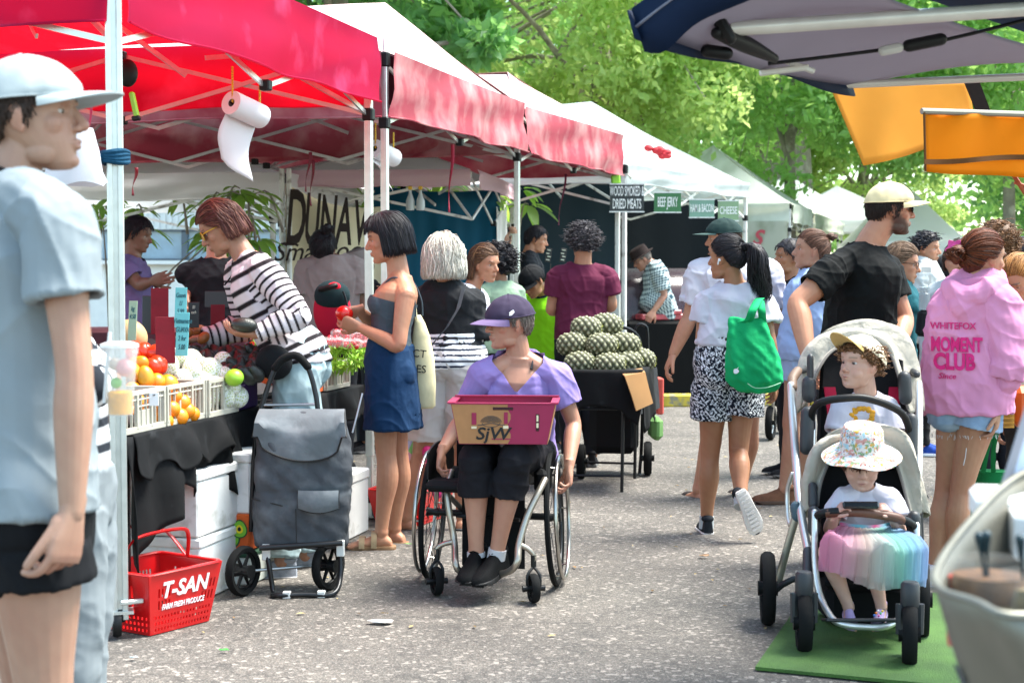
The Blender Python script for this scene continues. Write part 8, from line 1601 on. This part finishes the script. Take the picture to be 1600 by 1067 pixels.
# market counters in the shade
t_ = thing('display_case', 'dark refrigerated counter with curved pinkish glass beside the man in the checked shirt', 'display case', (1.55, 16.9, 0)); mb = MB(); mb.box((1.52, 17.1, .42), (.9, .7, .84), Rz(.3), bev=.03); mb.build('cabinet', mat('cabinet_black', '#07080a', .7, spec=.1), t_, smooth=False)
mb = MB(); mb.sheet([[V(1.10+.86*u, 16.85+.25*u, .84+.55*math.sin(v_*1.45)) + V(.08, .5, 0)*(1-math.cos(v_*1.45)) for v_ in np.linspace(0, 1, 10)] for u in (0, .5, 1)], .01); mb.build('curved_glass', mat('case_glass', '#4c3a40', .15, alpha=.4, spec=.5), t_)
mb = MB(); mb.box((1.58, 16.95, .88), (.55, .3, .06), Rz(.3), bev=.01); mb.box((1.7, 16.9, .93), (.14, .16, .05), Rz(.3), bev=.01); mb.build('wrapped_meat', mat('meat_red', '#a8434a', .4, var=.4, vs=20), t_)
t_ = thing('screen_panel', 'pale upright panel standing behind the pineapples', 'panel', (.98, 15.6, 0)); mb = MB(); mb.box((.98, 15.6, .62), (.16, .06, 1.2), bev=.02); mb.build('panel', mat('pale_panel', '#a9aaa2', .6), t_, smooth=False); mb = MB(); mb.box((.98, 15.6, .02), (.2, .3, .04), bev=.01); mb.build('foot', dkm, t_, smooth=False)
for k, (px, lab) in enumerate(((857, 'left of two small black chalkboards on sticks behind the stall counter'), (880, 'right of two small black chalkboards on sticks behind the stall counter'))):
 t_ = thing('ticket_board', lab, 'ticket', at(px, 400, 14.2), 'small chalk ticket boards'); mb = MB(); mb.box(at(px, 399, 14.2), (.05, .01, .12), Ry(.15), bev=.002); mb.build('board', kc, t_, smooth=False); mb = MB(); [mb.box(at(px+(-1 if q % 2 else 1), 391+5*q, 14.19), (.03, .004, .008), Ry(.15)) for q in range(4)]; mb.build('chalk_lines', chalk, t_, smooth=False); mb = MB(); p = at(px+3, 412, 14.2); mb.tube([p, V(p[0], p[1], .8)], .005, 6); mb.build('stick', dkm, t_)
t_ = thing('stall_counter', 'dark cloth covered counter in front of the young man in the dark t-shirt', 'counter', (.25, 14.0, 0)); mb = MB(); mb.box((.2, 14.1, .40), (1.1, .5, .8), Rz(.25), bev=.02); mb.build('cloth_front', cloth('black_drape', ''), t_, smooth=False); mb = MB(); mb.box((.2, 14.1, .82), (1.15, .55, .03), Rz(.25), bev=.005); mb.build('counter_top', mat('grey_top', '#8a8c8a', .5), t_, smooth=False)
# ================================================================ bags people carry
def tote():
 t = thing('tote_bag', 'cream canvas tote bag hanging from the shoulder of the bob haired woman', 'tote bag', at(662, 636, 8.15)); Y = 8.12; mb = MB(); R_ = []; cm_ = cloth('canvas', '#d0c49c', bump=.5)
 for y, x0, x1, dp in ((638, 645, 676, .05), (634, 642, 681, .07), (600, 641, 681, .09), (560, 643, 678, .09), (525, 645, 672, .07), (505, 647, 664, .04), (492, 648, 657, .02)):
  c = lerp(at(x0, y, Y), at(x1, y, Y), .5); w_ = (x1-x0)*Y/FPX/2; R_.append([c+V(math.cos(a)*w_*(1+.06*math.sin(3*a+y)), math.sin(a)*dp/2, 0) for a in np.arange(24)/24*2*PI])
 mb.rings(R_); mb.build('bag_body', cm_, t, sharp=180)
 for d in (-.02, .02): mb = MB(); mb.tube([at(651, 497, Y+d), at(648, 470, Y+d*2), at(641, 452, Y+d*2.5-.03), at(632, 447, Y+d*2-.05)], .008, 6, smooth=4, flat=.5); mb.build('handle', cm_, t)
 for tx, px, py in (('CT', 655, 553), ('ES', 658, 577)): text_mesh(tx, .055, M4(frame(x=V(1, 0, -.1), z=V(0, -1, 0)), at(px, py, Y-.052)), 'lettering', ink, t, bold=.005)
tote()
def green_bag():
 t = thing('reusable_bag', 'bright green reusable shopping bag slung from the shoulder of the ponytailed woman', 'shopping bag', at(1180, 615, 8.2)); Y = 8.22; m = cloth('vivid_green', '#0f9a5c', bump=.7, bs=7); mb = MB(); R_ = []
 rows = ((614, 1168, 1196, .07), (608, 1150, 1212, .12), (594, 1134, 1225, .17), (575, 1133, 1222, .18), (552, 1134, 1216, .16), (528, 1136, 1208, .12), (505, 1137, 1198, .07), (497, 1138, 1194, .04))
 for k, (y, x0, x1, dp) in enumerate(rows):
  c = lerp(at(x0, y, Y), at(x1, y, Y), .5); w_ = (x1-x0)*Y/FPX/2; th = np.arange(40)*2*PI/40; R_.append([c+V(np.sign(math.cos(a))*abs(math.cos(a))**.8*w_, math.sin(a)*dp/2+.006*math.sin(7*a+k*.7)*(k > 1), .004*math.sin(5*a)) for a in th])
 mb.rings(R_); v, F, E = remesh(mb, .006, 2); N = vnormals(v, F); v += N*(.007*snoise(v*V(1, 1, .45), 30, 3)+.004*snoise(v, 52, 6))[:, None]; b = BASE[t.name]; ob = mkobj('bag_body', v-b, F, [m], sharp=180); ob.parent = t; BASE[ob.name] = b
 mb = MB(); P = [at(1158, 503, Y-.03), at(1170, 500, Y-.05), at(1176, 485, Y-.08), at(1184, 470, Y+.02), at(1188, 466, Y+.12)]; mb.sheet([[p+V(-.022, 0, 0)*k for k in (-1, 1)] for p in catmull(P, np.ones(5), 5)[0]], .004); P = [at(1192, 505, Y), at(1190, 485, Y-.04), at(1188, 470, Y+.04)]; mb.sheet([[p+V(-.020, 0, 0)*k for k in (-1, 1)] for p in catmull(P, np.ones(3), 5)[0]], .004); mb.build('handle', m, t, sharp=180)
 mb = MB(); mb.tube([at(1168, 599, Y-.085), at(1180, 606, Y-.085), at(1200, 605, Y-.08), at(1220, 598, Y-.06)], .0022, 5, smooth=4); mb.build('piping', mat('pale_green_piping', '#9fd6b4', .7), ob)
 mb = MB(); c = at(1150, 580, Y-.092); mb.add([c+V(.014*math.cos(a)*(1+.12*math.cos(3*a)), 0, .013*math.sin(a)) for a in np.arange(20)/20*2*PI], [tuple(range(20))]); mb.add([c+V(.003, 0, .013), c+V(.013, 0, .022), c+V(.010, 0, .012)], [(0, 1, 2)]); mb.build('logo', mat('white_print', ''), ob, smooth=False)
green_bag()
t_ = thing('backpack', 'red and black backpack hanging between the stall and the bob haired woman', 'backpack', at(520, 530, 9.3)); Y = 9.3; mb = MB(); mb.ball(at(519, 486, Y), (.11, .08, .16), nu=20, nv=14); mb.build('bag_body', cloth('crimson_bag', '#9c1230'), t_); mb = MB(); mb.ball(at(519, 462, Y-.03), (.105, .075, .09), nu=20, nv=12); mb.build('top_pocket', cloth('dark_teal_bag', '#12262a'), t_); mb = MB(); mb.tube([at(500, 452, Y-.1), at(514, 449, Y-.13), at(524, 446, Y-.12)], .016, 8, smooth=3, round_=True); mb.build('handle', blackpl, t_); mb = MB(); mb.ball(at(522, 449, Y-.075), (.04, .02, .03)); mb.build('red_patch', cloth('bright_red', '#c8142c'), t_)
mb = MB(); mb.tube([at(536, 455, Y-.1), at(541, 470, Y-.1), at(545, 500, Y-.1), at(541, 540, Y-.1)], .006, 6, smooth=4); mb.build('cord', blackpl, t_)
def cup():
 t = thing('fruit_cup', 'clear plastic cup of cut fruit with a straw beside the near tent pole', 'cup', at(190, 648, 4.2)); Y = 4.25; R0 = lambda px: px*Y/FPX; c = at(188, 648, Y); cp = mat('cup_plastic', (.85, .87, .87), .15, alpha=.35, spec=.8)
 mb = MB(); mb.lathe(c, [(R0(19), 0), (R0(20), R0(2)), (R0(26), R0(90)), (R0(29), R0(100)), (R0(29), R0(106))], (0, 0, 1), 28); mb.build('cup_wall', cp, t); mb = MB(); mb.lathe(c+UP*R0(106), [(R0(30), 0), (R0(30), R0(5)), (R0(20), R0(9))], (0, 0, 1), 28); mb.build('lid', mat('lid_plastic', (.85, .87, .87), .2, alpha=.6), t)
 mb = MB(); mb.lathe(c+UP*.003, [(R0(17.5), 0), (R0(19), R0(34)), (R0(15), R0(36))], (0, 0, 1), 24); mb.build('yellow_mango', mat('mango_cubes', '#e8a80c', .4, var=.2, vs=60), t)
 for dx, dz, r_, col, nm in ((-6, 50, 9, '#6fbf2a', 'green_grape'), (8, 74, 14, '#e8a0a0', 'melon_piece'), (-8, 80, 10, '#d8c8b8', 'pale_melon')): mb = MB(); mb.ball(c+V(R0(dx), 0, R0(dz)), R0(r_), nu=14, nv=10); mb.build(nm, mat('f'+col, col, .4), t)
 for k in range(2): mb = MB(); mb.tube([c+V(R0(-22), -.02, R0(20)), c+V(R0(-12), -.02, R0(130))], .005, 6);
 mb.build('straw', mat('striped_straw', '#d8d8d8', .5), t)
cup()
# ================================================================ right hand side stalls
orange_t = fabric('fabric_orange', '#d98a14', (.95, .42, .02), .5); orange_l = fabric('fabric_amber', '#d99a3c', (.9, .5, .12), .45)
def awning():
 t = thing('orange_awning', 'pale orange awning flap hanging below the dark blue canopy', 'awning', at(1420, 200, 7.6)); Y = 7.6; G = []
 for u in np.linspace(0, 1, 30):
  x0 = lerp(1293, 1512, u); x1 = lerp(1349, 1530, u); y1 = 259-.0+(-52*u if u < .62 else -32)+4*math.sin(u*5); G.append([at(lerp(x0, x1, v_), lerp(126, y1, v_), Y+.05*math.sin(u*8+v_*3)+.3*u) for v_ in np.linspace(0, 1, 12)])
 mb = MB(); mb.sheet(G, .003); mb.build('fabric', orange_l, t, sharp=180); mb = MB(); mb.sheet([[at(lerp(1505, 1530, u), 126, Y+.28), at(lerp(1525, 1548, u), 175, Y+.28)] for u in (0, 1)], .004); mb.build('dark_edge', cloth('dark_brown_trim', '#241a16'), t)
 t = thing('orange_awning', 'saturated orange awning with a brown stripe at the right edge', 'awning', at(1520, 220, 6.9)); Y = 6.6; G = [[at(lerp(1444, 1680, u), lerp(176+5*u, lerp(268, 284, u), v_)+1.5*math.sin(u*9), Y+.25*u+.02*math.sin(u*14+v_*2)) for v_ in np.linspace(0, 1, 12)] for u in np.linspace(0, 1, 30)]; mb = MB(); mb.sheet(G, .003); mb.build('fabric', orange_t, t, sharp=180)
 br = cloth('stripe_brown', '#5e3c1e'); mb = MB(); mb.sheet([[at(lerp(1444, 1680, u), lerp(253, 243, u)+dy+1.5*math.sin(u*9), Y+.25*u-.035+.02*math.sin(u*14)) for dy in (-4, 4)] for u in np.linspace(0, 1, 20)], .002); mb.build('stripe', br, t); mb = MB(); mb.tube([at(1440, 174, Y), at(1700, 182, Y+.25)], .013, 8); mb.build('top_rail', mat('rail_grey', '#8a8578', .5, metal=.3), t); mb = MB(); mb.tube([at(1444, 176, Y-.005), at(1446, 268, Y-.005)], .005, 6); mb.build('edge_binding', br, t)
 mb = MB(); mb.tube([at(1576, 262, Y+.3), at(1620, 330, Y+.3)], .010, 6); mb.tube([at(1585, 285, Y+.3), at(1625, 300, Y+.3)], .008, 6); mb.build('strut', mat('rust_strut', '#9c4a28', .5), t); mb = MB(); p = at(1690, 200, Y+.4); mb.tube([V(p[0], p[1], 0), p], .02, 10); mb.build('post', alu, t)
awning()
def navy_canopy():
 t = thing('navy_canopy', 'corner of a dark navy stall canopy hanging close overhead at top right', 'canopy', (1.6, 4.9, 2.0)); A, B = at(992, 42, 4.5), at(1335, 134, 5.9); C_ = at(1760, 108, 6.0); D = at(1240, -60, 4.3); E_ = at(1800, -160, 4.2); nav = fabric('fabric_navy_under', '#8b8ea0', (.40, .34, .36), .35, var=.05)
 out = fabric('fabric_navy', '#10203a', (.02, .03, .06), .1)
 mb = MB(); G = []
 for u in np.linspace(0, 1, 24):
  p = lerp(A, B, u) if u < 1 else B; q = lerp(D, C_, u); G.append([lerp(p, q, v_)+UP*(.05*math.sin(PI*v_)*1.0-.03*math.sin(PI*u)) for v_ in np.linspace(0, 1, 14)])
 mb.sheet(G, .004); mb.build('underside', nav, t, sharp=180); mb = MB(); mb.sheet([[D+UP*.02, E_], [C_+UP*.01, C_+V(1.2, -1.2, .3)]], .004); mb.build('roof_panel', out, t)
 mb = MB(); G = [[lerp(A, B, u)+V(-.02, 0, .045+.01*math.sin(u*12))*(1-v_)+V(.0, -.01, -.035-.012*math.sin(u*9))*v_ for v_ in (0, .5, 1)] for u in np.linspace(0, 1, 24)]; mb.sheet(G, .006); mb.build('valance', out, t, sharp=180)
 mb = MB(); G = [[lerp(A, D, u)+V(-.01, 0, .05+.02*math.sin(u*7))*(1-v_)+V(.03, .03, -.04*(1+1.2*math.exp(-((u-.12)/.15)**2)))*v_ for v_ in (0, .5, 1)] for u in np.linspace(0, 1, 20)]; mb.sheet(G, .006); mb.build('valance', out, t, sharp=180)
 al = mat('white_pole', '#c9c6bf', .4, metal=.3); mb = MB(); mb.tube([at(1140, 46, 4.75), at(1700, 8, 4.9)], .022, 12); mb.build('roof_pole', al, t); mb = MB(); mb.tube([at(1318, 133, 5.85), at(1700, 116, 5.95)], .014, 10); mb.build('edge_pole', al, t)
 mb = MB(); mb.tube([at(1120, 52, 4.7), at(1165, 70, 4.8), at(1210, 92, 4.9)], [.018, .026, .014], 10, smooth=3, round_=True); mb.tube([at(1105, 80, 4.8), at(1135, 84, 4.8)], .02, 10, round_=True); mb.tube([at(1125, 35, 4.7), at(1140, 60, 4.7)], .02, 8, round_=True); mb.build('corner_joint', blackpl, t)
 mb = MB(); mb.tube([at(1200, 100, 5.1), at(1270, 92, 5.1), at(1380, 78, 5.1), at(1480, 62, 5.1), at(1640, 22, 5.1)], .006, 8, smooth=4); mb.build('cable', blackpl, t); mb = MB(); mb.tube([at(1420, 72, 5.08), at(1470, 62, 5.08)], .020, 10, round_=True); mb.build('plug', blackpl, t); mb = MB(); mb.tube([at(1380, 80, 5.08), at(1404, 75, 5.08)], .016, 8, round_=True); mb.build('connector', mat('clear_connector', '#b9b9b4', .3), t)
 mb = MB(); mb.box(at(1225, 110, 5.2), (.16, .02, .02), Ry(-.12), bev=.004); mb.box(at(1250, 104, 5.2), (.10, .018, .018), Ry(.35), bev=.004); mb.build('truss_end', al, t)
navy_canopy()
mt = bpy.data.materials.new('artificial_turf'); mt.use_nodes = True; N = mt.node_tree.nodes; L = mt.node_tree.links; b = N['Principled BSDF']; tc = N.new('ShaderNodeTexCoord'); nz = N.new('ShaderNodeTexNoise'); nz.inputs['Scale'].default_value = 220; L.new(tc.outputs['Object'], nz.inputs['Vector']); n2 = N.new('ShaderNodeTexNoise'); n2.inputs['Scale'].default_value = 5; L.new(tc.outputs['Object'], n2.inputs['Vector'])
mx = N.new('ShaderNodeMix'); mx.data_type = 'RGBA'; mx.inputs[6].default_value = (.015, .05, .006, 1); mx.inputs[7].default_value = (.07, .17, .025, 1); ad = N.new('ShaderNodeMath'); ad.operation = 'MULTIPLY_ADD'; L.new(nz.outputs[0], ad.inputs[0]); ad.inputs[1].default_value = 1.1; L.new(n2.outputs[0], ad.inputs[2]); sb = N.new('ShaderNodeMath'); sb.operation = 'SUBTRACT'; L.new(ad.outputs[0], sb.inputs[0]); sb.inputs[1].default_value = .55; L.new(sb.outputs[0], mx.inputs[0]); L.new(mx.outputs[2], b.inputs['Base Color']); b.inputs['Roughness'].default_value = .8
bp = N.new('ShaderNodeBump'); bp.inputs['Distance'].default_value = .006; L.new(nz.outputs[0], bp.inputs['Height']); L.new(bp.outputs[0], b.inputs['Normal'])
mb = MB(); A, B = gr(1180, 1048), gr(1248, 948); C_ = gr(1470, 930); D = gr(1560, 1085); mb.sheet([[lerp(lerp(A, B, v_), lerp(D, C_, v_), u)+UP*.010 for v_ in np.linspace(0, 1, 8)] for u in np.linspace(0, 1, 10)], .012); tag(mb.build('turf_mat', mt, base=(A+C_)/2), 'green artificial turf mat on the asphalt under the pram', 'mat')
def tub():
 t = thing('galvanised_tub', 'galvanised metal bucket with a flared rim holding sauce jars at bottom right', 'bucket', (1.02, 2.25, .5)); zn = mat('galvanised', '#76756c', .5, metal=.6, var=.18, vs=5, bump=.3, bs=8, dirt=('#5f5b4c', 3.5, .52, .68)); pass
 rim = [at(1460, 905, 2.15), at(1525, 940, 2.0), at(1605, 962, 1.95), at(1830, 930, 2.05), at(1880, 790, 2.5), at(1780, 710, 2.7), at(1610, 735, 2.6), at(1515, 815, 2.4)]
 an = [3.25, 3.9, 4.6, 5.5, 6.28, 7.2, 8.0, 8.7]; cb = V(1.02, 2.3, .5); base_ = [cb+V(.22*math.cos(q), .2*math.sin(q), 0) for q in an]; R1, _ = catmull(rim, np.ones(8), 9, True); R0, _ = catmull(base_, np.ones(8), 9, True)
 G = [[lerp(p, q, v_)+nrm((q-cb)*V(1, 1, 0))*.02*math.sin(PI*v_)*(1+.3*math.sin(i*.5)) for v_ in np.linspace(0, 1, 14)] for i, (p, q) in enumerate(zip(R0, R1))]; G.append(G[0])
 mb = MB(); mb.sheet(G, .004); wl = mb.build('wall', zn, t, sharp=180); mb = MB(); mb.tube([g_[-1] for g_ in G[:-1]], .006, 8, closed=True); mb.build('rolled_rim', zn, t); mb = MB(); mb.lathe(cb, [(.2, 0), (.215, .0), (.215, .01), (.2, .01)], (0, 0, 1), 40); mb.lathe(V(.93, 2.3, .865), [(.01, 0), (.25, .0), (.25, .01), (.01, .01)], (0, 0, 1), 40); mb.build('tub_floor', zn, t)
 from mathutils.bvhtree import BVHTree
 bb = Vector(BASE[t.name]); bv = BVHTree.FromPolygons([v.co+bb for v in wl.data.vertices], [tuple(q.vertices) for q in wl.data.polygons])
 for tx, px, py, s_ in (('T', 1490, 1050, .055), ('H', 1508, 1062, .055)):
  o_ = at(px, py, 1.5); d_ = Vector(nrm(o_-V(0, 0, CH))); h = bv.ray_cast(Vector(o_), d_)
  if h[0] is not None: nn = -V(h[1]) if h[1].dot(d_) > 0 else V(h[1]); text_mesh(tx, s_, M4(frame(x=nrm(np.cross(UP, nn)), z=nn), V(h[0])+nn*.004), 'lettering', mat('grey_paint', '#55585a', .7), t, bold=.03, sx=.6)
 c = V(1.02, 2.3, 0)
 t2 = thing('tub_stand', 'plain wooden trestle stand under the galvanised bucket', 'stand', (c[0], c[1], 0)); mb = MB(); mb.box(c+UP*.48, (.5, .45, .03), bev=.004); mb.build('top', mat('plywood', ''), t2, smooth=False)
 for sx in (-1, 1):
  for sy in (-1, 1): mb = MB(); mb.box(c+V(.2*sx, .18*sy, .235), (.035, .035, .47)); mb.build('leg', mat('plywood', ''), t2, smooth=False)
 def jar(label, px, py, Y, r, h, cols, spoon=None, name='sauce_jar'):
  j = thing(name, label, 'jar', at(px, py, Y), 'jars standing in the metal bucket'); p = at(px, py, Y); p = V(p[0], p[1], .878); mb = MB(); mb.lathe(p, [(r*.9, 0), (r, .01), (r, h*.78), (r*.8, h*.9), (r*.8, h)], (0, 0, 1), 24); mb.build('glass', mat('jar_glass', (.5, .5, .48), .08, alpha=.07, spec=.6), j); z = .004
  for k, cc in enumerate(cols): hh = h*.8/len(cols); mb = MB(); mb.lathe(p+UP*z, [(r*.86, 0), (r*.92, hh*.5), (r*.88, hh*.96)], (0, 0, 1), 20); mb.build('relish', mat('relish'+cc, cc, .5, var=.45, vs=45, bump=.4, bs=60), j); z += hh
  if spoon:
   for q, (x2, y2) in enumerate(spoon): mb = MB(); e = at(x2, y2, Y-.02); mb.tube([p+UP*h*.5, lerp(p+UP*h*.5, e, .7), e], [.0022, .0025, .007], 8, round_=True); mb.build('spoon', mat('dark_spoon', '#1b3038', .3, metal=.3), j)
 jar('wide jar of brown and olive relish with two dark spoons in the bucket', 1545, 930, 2.22, .056, .135, ('#4a3420', '#6b5a2a', '#5e4024'), ((1530, 838), (1541, 836))); jar('narrow white jar with a red rim at the left inside the bucket', 1503, 920, 2.25, .022, .125, ('#c2361c', '#dcdcdc', '#dcdcdc', '#b83018')); jar('jar of chutney with one dark spoon at the right edge', 1602, 925, 2.2, .040, .12, ('#5a3a22', '#a82c1c', '#7a6a48'), ((1594, 842),))
 nt_ = thing('menu_stand', 'grey framed menu holder standing on the counter at the right edge', 'menu stand', at(1590, 760, 2.6)); R_ = Rz(-.25)@Rx(-.25)@Ry(.28); c2 = at(1640, 745, 2.6); gm2 = mat('menu_grey', '#8c8a90', .4)
 mb = MB(); [mb.box(c2+R_@V(x, 0, z), (w_, .012, h), R_, bev=.002) for x, z, w_, h in ((-.062, 0, .014, .20), (.062, 0, .014, .20), (0, -.1, .138, .014), (0, .1, .138, .014))]; mb.build('frame', gm2, nt_, smooth=False); mb = MB(); mb.box(c2, (.12, .004, .19), R_); mb.build('page', mat('menu_page', '#bcc8dc', .3), nt_, smooth=False)
 mb = MB(); mb.box(at(1600, 782, 2.6)+V(.03, 0, -.01), (.22, .16, .05), Rz(-.2), bev=.01); tag(mb.build('white_container', mat('white_tubplastic', '#dedede', .4), base=at(1600, 790, 2.6)), 'white plastic container under the menu stand', 'container'); mb = MB(); mb.box(at(1600, 830, 2.5)+V(.08, 0, .0), (.20, .20, .10), Rz(-.2), bev=.02); tag(mb.build('white_tray', mat('white_tubplastic', ''), base=at(1600, 850, 2.5)), 'larger white tray behind the sauce jars', 'tray')
 t3 = thing('side_counter', 'plain white counter carrying the containers at the right edge', 'counter', (1.0, 2.65, 0)); mb = MB(); mb.box((1.02, 2.72, .41), (.42, .5, .80), Rz(-.2), bev=.01); mb.build('cabinet', mat('counter_white', '#c9c7c2', .5), t3, smooth=False); mb = MB(); mb.box((1.02, 2.72, .83), (.45, .53, .03), Rz(-.2), bev=.005); mb.build('counter_top', mat('counter_white', ''), t3, smooth=False)
tub()
def right_bags():
 t = thing('green_tote', 'dark green tote bag held beside the legs of the girl in the pink hoodie', 'tote bag', at(1540, 830, 7.2)); g_ = cloth('bottle_green', '#0f6b3a', bump=.6); mb = MB(); R_ = []
 for y, x0, x1 in ((850, 1508, 1575), (846, 1505, 1580), (800, 1512, 1580), (760, 1522, 1580), (735, 1530, 1580)): c = lerp(at(x0, y, 7.25), at(x1, y, 7.25), .5); w_ = (x1-x0)*7.25/FPX/2; R_.append([c+V(math.cos(a)*w_, math.sin(a)*.06, .0) for a in np.arange(24)/24*2*PI])
 mb.rings(R_); mb.build('bag_body', g_, t);
 for dx in (0, 16): mb = MB(); mb.tube([at(1536+dx, 738, 7.2), at(1543+dx*.6, 700, 7.1), at(1552+dx*.4, 672, 7.0)], .012, 6, smooth=4, flat=.4); mb.build('handle', g_, t)
 mb = MB(); mb.sheet([[at(1558, 770, 7.17), at(1590, 790, 7.17)], [at(1552, 800, 7.17), at(1590, 815, 7.17)]], .003); mb.build('pale_print', mat('white_print', ''), t)
 t = thing('orange_handbag', 'orange woven handbag held by the blonde woman at the right edge', 'handbag', at(1595, 665, 7.3)); mb = MB(); mb.box(at(1606, 635, 7.3), (.15, .10, .19), bev=.03); mb.build('bag_body', mat('orange_leather', '#c95a12', .5), t); mb = MB(); [mb.box(at(1572, 610+7*k, 7.28), (.05, .08, .006)) for k in range(9)]; mb.box(at(1573, 637, 7.3), (.05, .07, .17)); mb.build('woven_panel', mat('amber_weave', '#b8862a', .6), t)
 t = thing('camera_bag', 'black shoulder bag with a clear bottle beside the young man in the white jacket', 'shoulder bag', at(1440, 530, 9.0)); mb = MB(); mb.box(at(1442, 505, 9.), (.07, .06, .15), Ry(.1), bev=.02); mb.build('bag_body', cloth('black_bag', ''), t); mb = MB(); c = at(1444, 484, 9.); mb.lathe(c, [(.028, 0), (.03, .01), (.03, .09), (.02, .10), (.03, .105), (.03, .125), (.01, .13)], (0, 0, 1), 16); mb.build('bottle', mat('clear_bottle', '#9aa3a8', .2, alpha=.6), t)
right_bags()
# litter on the asphalt
def litter(lab, px, py, w_, h, col, name='paper_scrap', cat='litter', seed=0):
 r = random.Random(seed); c = gr(px, py); pts = [c+V(w_*math.cos(a)*r.uniform(.6, 1), h*math.sin(a)*r.uniform(.6, 1), .006+.006*r.random()) for a in np.arange(9)/9*2*PI]; mb = MB(); mb.add(pts+[p+UP*.0015 for p in pts], [tuple(range(9))[::-1], tuple(range(9, 18))]+[(k, (k+1) % 9, 9+(k+1) % 9, 9+k) for k in range(9)]); tag(mb.build(name, mat('lit'+col, col, .8), base=c, smooth=False), lab, cat, 'scraps lying on the asphalt')
litter('pale paper scrap on the asphalt left of the wheelchair', 597, 973, .07, .035, '#d8cfc8', seed=1); litter('small green leaf on the asphalt right of the red basket', 350, 1018, .02, .012, '#3f9a3c', 'fallen_leaf', seed=2); litter('green leaf shred near the sandals of the bob haired woman', 640, 852, .035, .010, '#5fae3c', 'fallen_leaf', seed=3); litter('white scrap at the foot of the near tent pole', 210, 1030, .02, .012, '#cfd6d2', seed=4); litter('brown leaf on the asphalt near the walking woman', 1100, 870, .03, .02, '#8a6c50', 'fallen_leaf', seed=5)
mb = MB(); rr = random.Random(12); vs = [];
for k in range(420):
 y = rr.uniform(6, 17); x = rr.uniform(-2.5, 3.2); s_ = rr.uniform(.006, .022); a = rr.uniform(0, 3.1); c = V(x, y, .003); mb.add([c+V(math.cos(a)*s_, math.sin(a)*s_, 0), c+V(-math.sin(a)*s_*.4, math.cos(a)*s_*.4, .003), c-V(math.cos(a)*s_, math.sin(a)*s_, 0), c+V(math.sin(a)*s_*.4, -math.cos(a)*s_*.4, .002)], [(0, 1, 2, 3)], col=s2l(rr.choice(('#8a6a40', '#a89060', '#6b5a3c', '#b0a070', '#5e4a30'))))
tag(mb.build('leaf_litter', AT, smooth=False), 'tiny dry leaves and crumbs scattered over the lane', 'leaf litter', kind='stuff')
